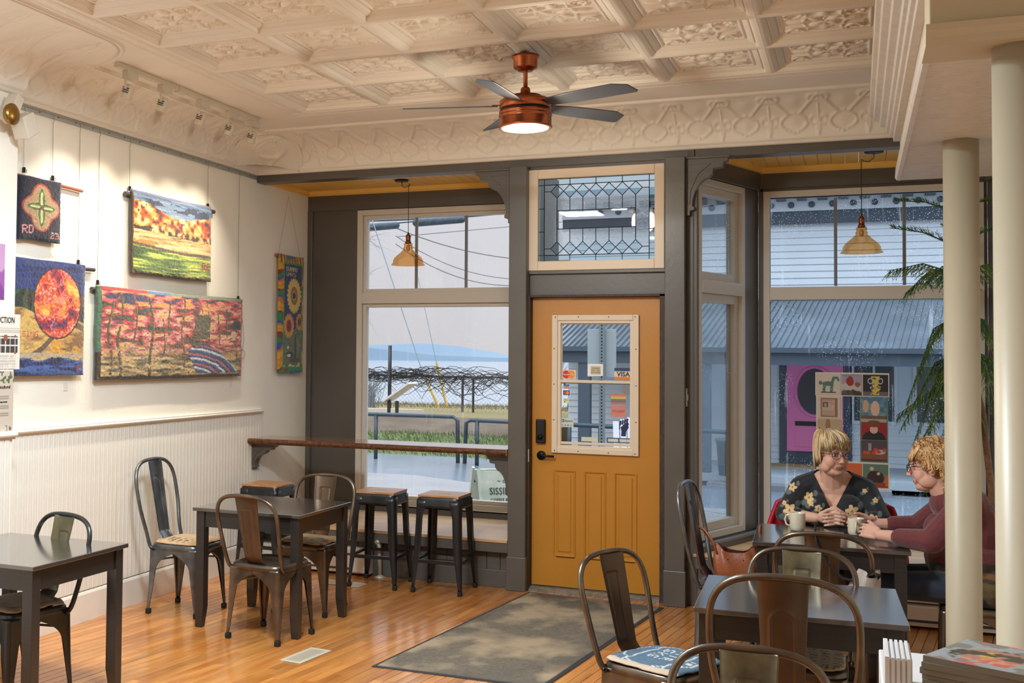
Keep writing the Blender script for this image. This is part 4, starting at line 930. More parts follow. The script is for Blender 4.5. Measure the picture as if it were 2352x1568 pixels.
def p_forest(u, v):
    n1 = fbm(u*16, v*26, 31, 5); P_ = pick(np.clip((n1-.22)*1.9, 0, .999), [(52, 56, 44), (82, 84, 58), (122, 60, 58), (190, 62, 66), (206, 100, 104), (222, 150, 140), (228, 188, 160), (222, 170, 96)]); C = P_.copy()
    lo = np.clip((.42-v)/.2, 0, 1); G_ = pick(np.clip((fbm(u*12, v*30, 36, 5)-.25)*2, 0, .999), [(56, 54, 42), (96, 90, 62), (140, 122, 84), (176, 152, 110), (206, 184, 130), (196, 150, 70)]); C[:] = C*(1-lo[..., None])+G_*lo[..., None]
    put(C, (v > .84)*(n1 < .40), (54, 58, 96)); put(C, (v > .80)*(n1 > .62), (222, 160, 70)); n2 = vn(u*50, v*60, 37); put(C, (n2 > .90), (62, 90, 150)); put(C, n2 < .08, (60, 104, 72))
    for k, (x, w, b, t_) in enumerate(((.07, .010, .05, .85), (.125, .012, .02, .95), (.215, .008, .4, .95), (.32, .012, .03, .93), (.40, .007, .25, .7), (.44, .008, .5, .9), (.535, .008, .1, .95), (.62, .007, .45, .93), (.665, .005, .5, .9), (.72, .006, .45, .9), (.80, .008, .4, .8), (.87, .007, .5, .75), (.94, .010, .2, .7))):
        xx = x+.01*np.sin(v*9+k); put(C, (abs(u-xx) < w*(.95-.5*v))*(v > b)*(v < t_)*(vn(u*70, v*34, 51) > .28), (82, 70, 54)); put(C, (abs(u-xx-w*.6) < w*.3)*(v > b)*(v < t_)*(n2 > .5), (150, 116, 70))
    put(C, (u > .625)*(u < .735)*(v > .46)*(v < .76)*(vn(u*40, v*40, 3) > .2), (92, 90, 70))
    X = (u-.80)/.24; wy = .34-.28*np.clip(X, -1, 1)**2-.16*np.clip(X, 0, 1); riv = (u > .57)*(v < .36+.06*np.sin((u-.6)*12)-.22*np.clip((u-.70)/.25, 0, 1))*(v > .05)*(u < .95)*(v > .30-(u-.57)*4)
    rr = np.hypot((u-.57)*1.1, v+.12); st = (rr*46+2*fbm(u*8, v*8, 5)) % 5; RV = pick(np.clip(st/5, 0, .999), [(34, 52, 104), (60, 96, 150), (206, 214, 214), (44, 66, 120), (176, 96, 100)]); m = riv[..., None]*1.; C[:] = C*(1-m)+RV*m
    put(C, (np.hypot((u-.955)/.06, (v-.62)/.09) < 1)*(v > .60), (34, 38, 52)); put(C, (abs(u-.925) < .018)*(v > .46)*(v < .58), (200, 184, 150))
    put(C, (v > .965)*(u < .30), (206, 62, 60)); put(C, (v > .965)*(u > .30)*(u < .45), (96, 130, 170)); put(C, (v > .965)*(u > .45), (126, 142, 120)); put(C, (u < .022)*(v > .3), (80, 110, 88)); put(C, (u < .022)*(v < .3), (60, 48, 40)); put(C, v < .035, (58, 50, 44)); put(C, u > .988, (170, 84, 88)); return C
hang('widest hooked rug, a pink and red forest with a striped blue stream', 5.905, 1.470, 7.752, 2.052, p_forest, 300, 130, (5.875, 2.030, 7.74, 2.045), ((5.945, 2.06), (7.738, 2.05)), wob(.010, 4, 15), rod_r=.015)
b = MB(); b.tube([(XW+.02, 7.745, 2.0), (XW+.02, 7.80, 1.9), (XW+.02, 7.83, 1.75), (XW+.02, 7.80, 1.66)], .0012, 5); b.tube([(XW+.02, 7.81+.035*math.cos(a), 1.635+.035*math.sin(a)) for a in np.linspace(0, 2*PI, 20)], .0014, 5)
tag(b.build('loose_wire', steelw), 'loose hanging wire with a loop beside the forest rug', 'wire')
def p_sun(u, v):
    st = ((v*34+fbm(u*2, v*6, 3)*9) % 7); E_ = pick(np.clip(st/7, 0, .999), [(222, 158, 44), (214, 140, 40), (222, 170, 60), (206, 120, 40), (60, 90, 170), (40, 140, 76), (130, 64, 40)]); C = E_.copy()
    put(C, (abs((u*9) % 1-.5) < .2)*(v > .93), (70, 110, 60))
    inn = (u > .16)*(u < .87)*(v > .055)*(v < .925); put(C, (u > .13)*(u < .90)*(v > .042)*(v < .938), (30, 150, 70)); put(C, inn, (30, 48, 110)); gr = inn*(v < .40+.03*np.sin(u*9)); put(C, gr, (104, 126, 102)); put(C, gr*(vn(u*30, v*60, 5) > .6), (86, 108, 88))
    def fl(cu, cv_, R, np_, cin, cpet, ring=None):
        x = (u-cu)*.50; y = (v-cv_)*.98; r = np.hypot(x, y); a = np.arctan2(y, x); pr = R*(.80+.20*np.abs(np.cos(a*np_/2))**.6); put(C, inn*(r < pr*1.04), (120, 70, 40)); put(C, inn*(r < pr), cpet); put(C, inn*(r < R*.50), (170, 70, 62)); put(C, inn*(r < R*.44), cin)
        if ring: put(C, inn*(r < R*.26), (206, 190, 150)); put(C, inn*(r < R*.20), (40, 36, 40))
    fl(.80, .44, .075, 12, (120, 36, 40), (206, 150, 70)); fl(.36, .40, .105, 16, (134, 36, 48), (212, 158, 82)); fl(.56, .66, .150, 22, (150, 120, 70), (222, 196, 110), 1)
    put(C, inn*ptext(u, v, 'SUNNY', .22, .865, .035, .085), (226, 214, 150)); put(C, inn*ptext(u, v, 'DAYS', .24, .822, .035, .085), (226, 214, 150))
    put(C, inn*(np.hypot((u-.42)/.14, (v-.155)/.03) < 1), (40, 66, 70)); put(C, inn*(np.hypot((u-.38)/.08, (v-.148)/.014) < 1), (220, 216, 206)); put(C, inn*(abs(u-.63) < .03)*(v < .33)*(v > .10), (52, 60, 56)); put(C, inn*(np.hypot((u-.75)/.08, (v-.24)/.05) < 1)*(vn(u*20, v*50, 5) > .4), (180, 120, 120)); put(C, inn*(abs(u-.62) < .2)*(abs(v-.11) < .018), (96, 72, 64)); put(C, inn*(v < .085)*(vn(u*14, v*50, 2) > .55), (214, 206, 130)); put(C, inn*(np.hypot((u-.34)/.04, (v-.215)/.014) < 1), (230, 220, 130)); return C
sun = hang('narrow vertical banner with sunflowers and a kente-like border, near the window', 8.37, 1.485, 8.82, 2.455, p_sun, 90, 190, (8.35, 2.445, 8.84, 2.445), (), wob(.008, 3, 19), rodw, 'sunflower_banner', .003, 'wall hanging')
sun['label'] = 'narrow vertical banner of sunflowers with striped orange border, near the window'
for y in (8.39, 8.80): MB().tube([(XW+.02, y, 2.45), (XW+.004, 8.60, 2.96)], .001, 4).build('wire', steelw, sun)
wlab = mat('white_label', (226, 222, 210), .6)
for i, (y, z, l_) in enumerate(((5.52, 2.19, 'three small white tape scraps under the small navy rug'), (5.66, 1.44, 'small caption card under the moon rug'), (7.66, 1.42, 'small caption card under the forest rug'))):
    b = MB(); 
    if i == 0: b.box(XW+.001, y-.03, z-.02, XW+.003, y-.01, z+.03); b.box(XW+.001, y-.005, z-.03, XW+.003, y+.015, z+.02); b.box(XW+.001, y+.02, z-.02, XW+.003, y+.032, z+.03)
    else: b.box(XW+.001, y-.02, z-.03, XW+.003, y+.02, z+.02)
    tag(b.build('caption_card' if i else 'tape_scraps', wlab), l_, 'card' if i else 'tape')
# bare wires on the picture rail
for y, z in ((5.742, 2.17), (5.928, 2.06)): pass
# ---- posters on the near wall return
def p_auc(u, v):
    C = base(u, (222, 214, 204)); put(C, (v > .10)*(v < .60)*(u > .05)*(u < .93)*(abs((u*6) % 1-.5) < .44)*(abs((v*7) % 1-.5) < .42), (70, 64, 66)); n = vn(u*6, v*7, 3); put(C, (v > .28)*(v < .66)*(u > .05)*(u < .93)*(n > .6), (150, 90, 60)); put(C, (v < .27), (222, 214, 204)); put(C, (v > .62), (222, 214, 204)); put(C, (v < .25)*(abs((v*34) % 1-.5) < .2)*(u < .86)*(u > .1)*(vn(u*40, v*17, 5) > .3), (150, 144, 140)); put(C, (v > .66)*(v < .76)*(abs((v*40) % 1-.5) < .2), (160, 154, 150)); return C
po = panel('poster', (-4.198, 4.86, 1.545), (0, .235, 0), (0, 0, .30), 60, 90, p_auc, paperm, None, .001); tag(po, 'white auction poster with dark thumbnails overlapping the wall corner', 'poster')
text('AUCTION', .046, (-4.1955, 4.965, 1.81), (PI/2, 0, PI/2), ink, po, sx=.8)
def p_hort(u, v): 
    C = base(u, (196, 184, 170)); put(C, (v > .80)*(u > .3)*(vn(u*14, v*20, 4) > .66), (88, 104, 76)); put(C, (v < .13)*(vn(u*20, v*14, 8) > .62), (96, 96, 84)); put(C, (v > .28)*(v < .66)*(abs((v*26) % 1-.5) < .15)*(u > .2)*(u < .8), (130, 120, 112)); return C
po = panel('poster', (-4.198, 4.86, 1.20), (0, .19, 0), (0, 0, .335), 40, 60, p_hort, paperm, None, .001); tag(po, 'beige poster with green fern corners under the auction poster', 'poster')
text('Horticultural', .026, (-4.1955, 4.955, 1.45), (PI/2, 0, PI/2), ink, po); text('Opening Session', .012, (-4.1955, 4.96, 1.37), (PI/2, 0, PI/2), ink, po)
po = panel('poster', (-4.198, 4.80, 1.92), (0, .16, 0), (0, 0, .30), 16, 24, lambda u, v: pick(np.clip(v+.2*vn(u*4, v*4, 2), 0, .99), [(120, 70, 140), (150, 90, 160), (190, 150, 190)]), paperm, None, .001); tag(po, 'purple poster at the far left edge above the auction poster', 'poster')
# brass and white spotlight on the near wall
lampw = mat('white_lamp_metal', (206, 198, 182), .45); brass = mat('brass', (150, 116, 60), .3, metal=.9)
dl = thing('wall_spotlight', 'white box spotlight with brass collar high on the near left wall', 'spotlight')
b = MB(); b.box(-.05, -.05, -.06, .05, .05, .06, Matrix.Translation((-4.10, 4.98, 2.86)) @ Matrix.Rotation(.5, 4, 'X')); b.build('housing', lampw, dl, bevel=.006)
b = MB(); b.box(-.035, -.03, -.08, .035, .03, .08, Matrix.Translation((-4.12, 4.90, 2.94)) @ Matrix.Rotation(-.45, 4, 'X')); b.build('arm', lampw, dl, bevel=.005)
b = MB(); b.lathe([(.055, 0), (.058, .02), (.035, .03), (.015, .035)], (-4.10, 4.86, 2.90), 20, 'x'); b.build('collar', brass, dl, True)
# ================================================================ TRACK LIGHT
tl = thing('track_light', 'white ceiling track with five small spot heads above the tapestries', 'light')
b = MB(); b.box(-3.865, 5.46, 3.27, -3.83, 7.16, 3.299); b.box(-3.87, 6.10, 3.262, -3.825, 6.20, 3.299); b.build('track', lampw, tl, bevel=.002)
bulb = mat('lamp_glow', (255, 240, 214), .4, emit=(255, 226, 176), es=14)
for k, y in enumerate((5.60, 5.97, 6.42, 6.80, 7.11)):
    h_ = thing('x', None, None); COL.objects.unlink(h_); bpy.data.objects.remove(h_)
    b = MB(); b.box(-3.868, y-.055, 3.225, -3.828, y+.055, 3.27); b.tube([(-3.848, y-.045, 3.225), (-3.848, y-.045, 3.165)], .008, 8); hb = b.build('adapter', lampw, tl, bevel=.002)
    ax = Vector((-.36, 0, -1)).normalized(); c = Vector((-3.856, y-.012, 3.155)); M = ax.to_track_quat('Z', 'Y').to_matrix().to_4x4(); M.translation = c
    b = MB(); b.lathe([(.012, -.045), (.026, -.038), (.030, -.01), (.032, .04), (.029, .043), (.027, .03), (.0001, .03)], n=20); b.v = [tuple(M @ Vector(v)) for v in b.v]; s_ = b.build('spot_head', lampw, tl, True)
    b = MB(); b.lathe([(.0001, .031), (.026, .031), (.026, .033), (.0001, .033)], n=16); b.v = [tuple(M @ Vector(v)) for v in b.v]; b.build('lens', bulb, s_)
    b = MB()
    for q in (-.02, -.008, .004): b.box(.012, -.020, q, .034, .020, q+.004)
    b.v = [tuple(M @ Vector(v)) for v in b.v]; b.build('fins', black, s_)['kind'] = 'stuff'
    d = bpy.data.lights.new('spot', 'SPOT'); d.energy = 35; d.color = (1, .88, .68); d.spot_size = math.radians(84); d.spot_blend = 1; d.shadow_soft_size = .02
    so = bpy.data.objects.new('spot_lamp', d); COL.objects.link(so); so.location = c+ax*.05; so.rotation_euler = ax.to_track_quat('-Z', 'Y').to_euler(); so.parent = tl
# ================================================================ CEILING FAN
cop = mat('brushed_copper', (176, 98, 62), .28, metal=.9, var=.2, vscale=4, stretch=(2, 2, 30)); blade_m = mat('charcoal_fan_blade', (74, 78, 84), .38, var=.15, vscale=5, stretch=(1, 1, 1), spec=.6)
fx, fy = -1.640, 6.13
fan = thing('ceiling_fan', 'copper ceiling fan with five charcoal blades and a round light', 'fan', (fx, fy, 0))
MB().lathe([(.056, 3.285), (.074, 3.285), (.074, 3.270), (.066, 3.262), (.066, 3.222), (.060, 3.212), (.045, 3.208), (.04, 3.2), (.0001, 3.2)], n=32).build('canopy', cop, fan, True)
MB().lathe([(.012, 3.30), (.012, 3.09)], n=12).build('downrod', cop, fan, True)
MB().lathe([(.020, 3.11), (.026, 3.10), (.028, 3.075), (.060, 3.07), (.085, 3.064), (.085, 3.052), (.125, 3.045), (.140, 3.035), (.141, 2.995), (.132, 2.99)], n=48).build('motor_housing', cop, fan, True)
MB().lathe([(.133, 2.992), (.133, 2.980)], n=48).build('shadow_gap', black, fan, True)
MB().lathe([(.132, 2.982), (.142, 2.978), (.142, 2.966), (.136, 2.962), (.144, 2.958), (.144, 2.950), (.137, 2.946), (.141, 2.940), (.141, 2.900), (.145, 2.896), (.145, 2.888), (.132, 2.886)], n=48).build('light_ring', cop, fan, True)
opalm = mat('fan_diffuser', (255, 236, 204), .5, emit=(255, 214, 160), es=3.2)
MB().lathe([(.133, 2.892), (.125, 2.883), (.09, 2.876), (.04, 2.873), (.0001, 2.872)], n=40).build('diffuser', opalm, fan, True)
d = bpy.data.lights.new('fan_lamp', 'POINT'); d.energy = 24; d.color = (1, .90, .74); d.shadow_soft_size = .1; o = bpy.data.objects.new('fan_lamp', d); COL.objects.link(o); o.location = (0, 0, 2.80); o.parent = fan
def angpx(px, py, z=3.0):
    # direction of a blade tip seen at a pixel
    v = _f*1.0+_R*((px-(1176-390.5))/2656.858)+_U*(((784-58.9)-py)/2656.858); t_ = (z-HC)/v.z; return math.atan2(v.y*t_-fy, v.x*t_-fx), math.hypot(v.y*t_-fy, v.x*t_-fx)
a0 = [math.radians(-22+72*k) for k in range(5)]
for a in a0:
    M = Matrix.Translation((0, 0, 3.010)) @ Matrix.Rotation(a, 4, 'Z') @ Matrix.Rotation(math.radians(-13), 4, 'X')
    pts = [(.15, -.042), (.30, -.060), (.58, -.066), (.655, -.030), (.668, .052), (.655, .064), (.30, .060), (.15, .042)]
    b = MB(); b.prism(pts, 'z', -.003, .003); b.v = [tuple(M @ Vector(v)) for v in b.v]; bo = b.build('fan_blade', blade_m, fan, bevel=.0015)
    b = MB(); b.prism([(.11, -.03), (.18, -.038), (.18, .038), (.11, .03)], 'z', .003, .009); b.v = [tuple(M @ Vector(v)) for v in b.v]; b.build('blade_iron', cop, bo, bevel=.002)
# ================================================================ PENDANTS
amber = glass_mat('amber_glass', (242, 208, 164), refl=.7)
def pendant(x, y, zrim, cx, cy, label):
    t = thing('pendant_lamp', label, 'lamp', (x, y, 0), 0, 'amber glass pendant lamps'); H = zrim
    MB().lathe([(.0001, 3.03), (.058, 3.03), (.060, 3.040), (.0001, 3.0405)], (cx-x, cy-y, -.001), 32).build('ceiling_rose', black, t, True)
    p = [(cx-x, cy-y, 3.03), (cx-x, cy-y, 2.995), (((cx-x)*.6), (cy-y)*.6, 2.972), (.012, 0, 2.985), (.003, 0, 3.0), (0, 0, 2.97), (0, 0, H+.26)]
    MB().tube(p, .0026, 8).build('cord', black, t, True); MB().tube([(0, 0, 3.04), (0, 0, 3.018), (.008, 0, 3.008), (0, 0, 2.998), (-.006, 0, 3.006)], .0028, 6).build('ceiling_hook', lampw, t, True)
    MB().lathe([(.004, H+.262), (.010, H+.245), (.020, H+.235), (.022, H+.222), (.019, H+.218), (.019, H+.190), (.024, H+.186), (.024, H+.172), (.0001, H+.170)], n=20).build('socket', mat('aged_copper', (150, 96, 66), .35, metal=.9), t, True)
    b = MB(); b.lathe([(.033, H+.172), (.036, H+.165), (.031, H+.150), (.036, H+.142), (.040, H+.132), (.034, H+.125), (.052, H+.110), (.060, H+.100), (.085, H+.080), (.108, H+.058), (.118, H+.038), (.120, H+.018), (.132, H+.004), (.134, H)], n=48); b.build('glass_shade', amber, t, True)
    MB().ell((0, 0, H+.135), (.016, .016, .026)).build('bulb', mat('bulb_glass', (226, 214, 190), .2), t, True); return t
pendant(-3.225, 8.54, 2.352, -3.305, 8.60, 'amber glass pendant lamp hanging before the left window')
pendant(.042, 8.52, 2.363, .119, 8.48, 'amber glass pendant lamp hanging before the right window')
# ================================================================ DROPPED SOFFIT AND COLUMNS
sf = structure('trim_6'); wpaint = mat('soffit_white', (214, 206, 192), .4, var=.1, vscale=18)
KS = .877; sX = lambda x: x*KS
def sZ(z): return HC+(z-HC)*KS
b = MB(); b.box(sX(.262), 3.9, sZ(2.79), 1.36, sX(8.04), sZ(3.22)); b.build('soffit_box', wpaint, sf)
y = 3.9
while y < 6.45:
    b = MB(); z_ = sZ(2.79); b.prism([(y+.001, z_), (y+.001, z_-.008), (y+.005, z_-.012), (y+.040, z_-.012), (y+.043, z_-.007), (y+.047, z_-.012), (y+.082, z_-.012), (y+.086, z_-.008), (y+.086, z_)], 'x', sX(.262), 1.35); b.build('soffit_board', wpaint, sf); y += .0865
MB().box(sX(.262), y, sZ(2.79)-.014, 1.35, 6.75, sZ(2.79)).build('soffit_board', wpaint, sf, bevel=.002); MB().box(sX(.262), 6.754, sZ(2.79)-.014, 1.35, 7.05, sZ(2.79)).build('soffit_board', wpaint, sf, bevel=.002)
def prof(name, pr, y0, y1): MB().prism([(sX(x), sZ(z)) for x, z in pr], 'y', y0*KS, y1*KS).build(name, wpaint, sf, bevel=.001)
prof('cornice', [(.262, 3.02), (.225, 3.02), (.222, 3.045), (.205, 3.05), (.20, 3.075), (.185, 3.08), (.18, 3.11), (.15, 3.12), (.145, 3.15), (.115, 3.16), (.110, 3.19), (.09, 3.20), (.085, 3.215), (.262, 3.215)], 3.4, 8.035)
prof('lower_moulding', [(.262, 2.87), (.250, 2.87), (.246, 2.855), (.236, 2.85), (.232, 2.79), (.240, 2.775), (.262, 2.77)], 4.45, 8.035)
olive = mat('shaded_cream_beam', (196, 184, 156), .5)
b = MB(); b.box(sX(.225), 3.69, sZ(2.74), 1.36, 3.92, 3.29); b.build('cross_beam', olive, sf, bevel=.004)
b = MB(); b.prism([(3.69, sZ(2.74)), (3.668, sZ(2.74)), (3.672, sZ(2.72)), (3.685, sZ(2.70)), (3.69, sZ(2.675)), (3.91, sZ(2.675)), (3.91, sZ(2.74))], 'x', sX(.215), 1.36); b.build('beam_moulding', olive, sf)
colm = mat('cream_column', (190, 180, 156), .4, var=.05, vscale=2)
for i, (x, y, zt, r) in enumerate(((.4385, 5.875, sZ(2.778), .073), (.4385, 3.80, sZ(2.675), .0745))):
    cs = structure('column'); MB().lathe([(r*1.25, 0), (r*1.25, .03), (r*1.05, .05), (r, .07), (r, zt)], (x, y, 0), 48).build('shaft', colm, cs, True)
# light switch by the post
b = MB(); b.box(-1.034, 7.99, 1.32, -1.028, 8.03, 1.44); b.box(-1.028, 8.0, 1.36, -1.020, 8.012, 1.40); tag(b.build('light_switch', wlab, bevel=.002), 'white light switch on the right door post', 'switch')
# ================================================================ HEATERS, PIPES, VENTS, MAT
hw = mat('heater_enamel', (222, 212, 202), .4); dkg = mat('heater_slot', (70, 62, 58), .6)
for (x0, x1, l_) in ((-4.25, -3.29, 'white baseboard heater under the left window seat'), (.05, 1.10, 'white baseboard heater under the right window seat')):
    h_ = thing('baseboard_heater', l_, 'heater', group='baseboard heaters'); b = MB(); b.prism([(8.03, .02), (7.955, .02), (7.95, .05), (7.95, .135), (7.965, .155), (7.965, .16), (7.95, .165), (7.95, .195), (7.97, .205), (8.03, .205)], 'x', x0, x1); b.build('cover', hw, h_, bevel=.002)
    b = MB(); b.box(x0+.01, 7.948, .045, x1-.01, 7.951, .06); b.box(x0+.01, 7.951, .155, x1-.01, 7.957, .166); b.build('air_slot', dkg, h_)
    b = MB(); b.box(x1-.13, 7.944, .03, x1, 7.952, .20); b.build('end_cap', hw, h_, bevel=.002)
pipe = mat('dusty_pipe', (190, 180, 168), .4, metal=.4)
p = thing('heating_pipe', 'pale heating pipe running above the left heater and down to the floor', 'pipe')
MB().tube([(-4.24, 8.00, .02), (-4.24, 8.0, .235), (-4.22, 7.995, .262), (-4.18, 7.995, .27), (-3.30, 7.995, .27), (-3.25, 7.99, .262), (-3.225, 7.985, .235), (-3.215, 7.985, .02)], .016, 12).build('tube', pipe, p, True)
MB().ell((-4.225, 7.995, .262), (.026, .026, .026)).build('elbow', pipe, p, True); MB().ell((-3.236, 7.988, .258), (.024, .022, .024)).build('elbow', pipe, p, True)
MB().lathe([(.045, .0), (.045, .006), (.02, .014), (.017, .02)], (-3.215, 7.985, 0), 20).build('floor_plate', pipe, p, True)
MB().lathe([(.045, .0), (.045, .006), (.02, .014), (.017, .02)], (-4.24, 8.0, 0), 20).build('floor_plate', pipe, p, True)
ventm = mat('cream_vent_metal', (214, 204, 182), .4, metal=.2)
def vent(label, corners, n, along):
    P = [Vector((x, y, 0)) for x, y in corners]; c = sum(P, Vector())/4; ex = (P[1]-P[0]+P[2]-P[3])/2; ey = (P[3]-P[0]+P[2]-P[1])/2
    t = thing('floor_vent', label, 'vent', (c.x, c.y, 0), math.atan2(ex.y, ex.x)); L, Wd = ex.length, ey.length
    b = MB(); frame(b, -L/2, 0, L/2, 1, .02, 0, 1) if False else None
    for q in ((-L/2, -Wd/2, L/2, -Wd/2+.025), (-L/2, Wd/2-.025, L/2, Wd/2), (-L/2, -Wd/2+.025, -L/2+.022, Wd/2-.025), (L/2-.022, -Wd/2+.025, L/2, Wd/2-.025)): b.box(q[0], q[1], .0005, q[2], q[3], .005)
    b.build('frame', ventm, t, bevel=.001); MB().box(-L/2+.02, -Wd/2+.02, .0003, L/2-.02, Wd/2-.02, .0012).build('duct_opening', under, t)
    for k in range(n):
        if along: x = -L/2+.022+(L-.044)*(k+.5)/n; b = MB().box(x-.0032, -Wd/2+.024, .001, x+.0032, Wd/2-.024, .0045)
        else: y = -Wd/2+.025+(Wd-.05)*(k+.5)/n; b = MB().box(-L/2+.021, y-.0032, .001, L/2-.021, y+.0032, .0045)
        b.build('slat', ventm, t)
vent('cream floor register in the open floor near the middle left table', [(-2.822, 5.596), (-2.690, 5.580), (-2.668, 5.898), (-2.800, 5.914)], 9, True)
vent('cream floor register near the bar stools', [(-3.53, 7.60), (-3.21, 7.58), (-3.205, 7.715), (-3.525, 7.735)], 8, False)
matm = mat('door_mat_pile', (255, 255, 255), .95, vcol=True); rubm = mat('mat_rubber_edge', (62, 64, 66), .6)
mt = thing('door_mat', 'large dark ribbed entrance mat in front of the orange door', 'mat')
A0, B0, C0, D0 = [np.array(q+(0,)) for q in ((-2.339, 5.699), (-1.42, 5.70), (-1.155, 7.87), (-2.085, 7.965))]
nu, nv = 150, 330; u, v = np.meshgrid(np.linspace(0, 1, nu), np.linspace(0, 1, nv), indexing='ij')
PP = (A0*(1-u[..., None])+B0*u[..., None])*(1-v[..., None])+(D0*(1-u[..., None])+C0*u[..., None])*v[..., None]
MB().prism([(p[0], p[1]) for p in (A0, B0, C0, D0)], 'z', .0003, .003).build('rubber_base', rubm, mt)
ins = (np.minimum(np.minimum(u, 1-u)*.93, np.minimum(v, 1-v)*2.2) > .022); rib = (np.arange(nv) % 2)[None, :]*.0025+.002*vn(u*80, v*160, 3)
PP[..., 2] = .0034+ins*(.003+rib); Cm = base(u, (114, 104, 90)); put(Cm, .6*vn(u*90, v*200, 5), (72, 66, 60)); put(Cm, np.clip((v-.8)*3, 0, .45), (48, 42, 36)); put(Cm, np.clip(fbm(u*4, v*8, 9)*2.6-1.25, 0, .6), (178, 156, 126)); put(Cm, np.clip(fbm(u*3+4, v*5+2, 19)*2.6-1.3, 0, .5), (76, 72, 66)); put(Cm, 1-ins*1., (50, 50, 52))
MB().grid(PP, Cm).build('ribbed_pile', matm, mt, fix=False)
# ================================================================ RIGHT CORNER: MAGAZINES AND LEDGE
lw = mat('white_ledge', (222, 222, 224), .4, var=.05)
lg = thing('magazine_ledge', 'white ribbed ledge end beside the magazine stack at the lower right', 'ledge')
MB().box(.055, 2.95, 0, .60, 3.5, .86).build('counter_body', lw, lg, bevel=.004)
b = MB(); b.box(.064, 3.0, .86, .118, 3.19, .952); b.box(.060, 2.996, .86, .070, 3.19, .958)
for q in range(4): b.box(.074+q*.011, 2.995, .86, .081+q*.011, 3.19, .957)
b.build('ribbed_end', lw, lg, bevel=.001)
def p_cover(u, v):
    C = base(u, (150, 158, 160)); put(C, .8*(fbm(u*3, v*3, 2) > .5), (120, 112, 100)); put(C, .9*(np.hypot((u-.5)/.32, (v-.45)/.28) < 1), (176, 116, 96)); n = fbm(u*6, v*6, 5); put(C, (np.hypot((u-.5)/.34, (v-.45)/.3) < 1)*(n > .55), (206, 150, 110)); put(C, (np.hypot((u-.42)/.12, (v-.5)/.12) < 1), (206, 160, 60)); put(C, (n < .36)*(np.hypot((u-.5)/.4, (v-.4)/.36) < 1), (72, 66, 50)); put(C, (n > .66)*(u > .2), (196, 96, 90)); return C
page = mat('page_edges', (206, 190, 166), .7, var=.15, vscale=60, stretch=(1, 1, 14)); spine = mat('grey_spine', (112, 108, 96), .6)
for k in range(9):
    z = .862+k*.0132; dx_ = (k % 3)*.004-.002*(k % 2); M = Matrix.Translation((.268+dx_, 3.0-.002*k, z)) @ Matrix.Rotation(-.42+.03*math.sin(k*2.1), 4, 'Z')
    t = thing('magazine', ('%s magazine in the blurred stack under the food-photo cover' % ('lowest', 'second from lowest', 'third from lowest', 'fourth from lowest', 'fifth from lowest', 'sixth from lowest', 'seventh from lowest', 'second from top', '')[k]), 'magazine', group='stacked magazines by the white ledge'); t.matrix_world = M
    MB().box(-.105, -.095, .001, .105, .14, .0132).build('pages', page, t)
    if k == 8: t['label'] = 'top magazine of the stack, with a colourful food photo on its grey cover'; panel('cover', (-.107, -.097, .0134), (.216, 0, 0), (0, .24, 0), 40, 40, p_cover, paperm, t, .0006)
    else: MB().box(-.107, -.097, .0132, .108, .142, .0139).build('cover', spine, t)
    MB().box(-.107, -.0985, 0, .108, -.095, .0138).build('spine', spine, t)
# ================================================================ MUGS, BAGS, JACKET, NAPKIN
cer = mat('cream_stoneware', (216, 204, 182), .25, coat=.3)
def mug(x, y, z, label, rz, h=.098, r=.040):
    t = thing('mug', label, 'mug', (x, y, z), rz); MB().lathe([(r*.8, 0), (r*.9, .004), (r, .02), (r, h-.004), (r*.985, h), (r*.93, h-.003), (r*.91, .012), (.0001, .008)], n=32).build('cup', cer, t, True)
    MB().tube([(r-.003, 0, h*.82), (r+.020, 0, h*.80), (r+.028, 0, h*.55), (r+.020, 0, h*.28), (r-.004, 0, h*.22)], .0055, 8).build('handle', cer, t, True); MB().lathe([(r*.91, h*.8), (.0001, h*.8)], n=24).build('coffee', mat('coffee', (60, 34, 20), .1), t); return t
mug(-.290, 6.775, .7155, 'cream mug standing alone before the woman in black', PI-.3)
mug(-.000, 6.755, .7155, 'cream mug held between the hands of the woman in maroon', -PI/2, .09, .041)
b = MB(); b.box(-.07, -.05, 0, .07, .05, .004, Matrix.Translation((-.10, 6.62, .7155)) @ Matrix.Rotation(.3, 4, 'Z')); b.box(-.055, -.035, .004, .05, .04, .0055, Matrix.Translation((-.10, 6.62, .7155)) @ Matrix.Rotation(.3, 4, 'Z')); tag(b.build('folded_napkin', wlab), 'folded white napkin on the table before the two women', 'napkin')
leather = mat('tan_leather', (150, 88, 52), .42, bump=.06, bscale=60, var=.3, vscale=9, var2=(120, 58, 28)); lin_ = mat('dark_lining', (90, 50, 32), .8)
bag = thing('leather_bag', 'open brown leather handbag with looped handles on the tall grey chair', 'bag', (-.595, 6.66, .455), .1)
n1, n2 = 40, 14; P = np.zeros((n1+1, n2, 3)); Q = np.zeros((n1+1, n2, 3))
for i in range(n1+1):
    a = 2*PI*i/n1
    for j in range(n2):
        k = j/(n2-1); w = .112+.012*math.sin(k*PI)-.006*k; d = (.075*(1-k)+.050*k)*(1+.2*math.sin(k*PI)); c, s_ = math.cos(a), math.sin(a)
        x = w*math.copysign(abs(c)**.55, c); y = d*math.copysign(abs(s_)**.8, s_)+.006*math.sin(9*a+k*5); z = .165*k+.020*k**3*math.cos(2*a)*1.0-.008*k**3*math.cos(4*a+.6)
        P[i, j] = (x, y, z+.002); Q[i, j] = (x*.95, y*.92, max(z, .01))
MB().grid(P).build('bag_body', leather, bag, True); MB().grid(Q, flip=True).build('lining', lin_, bag, True); MB().prism([(P[i, 0, 0], P[i, 0, 1]) for i in range(n1)], 'z', 0, .004).build('bag_base', leather, bag)
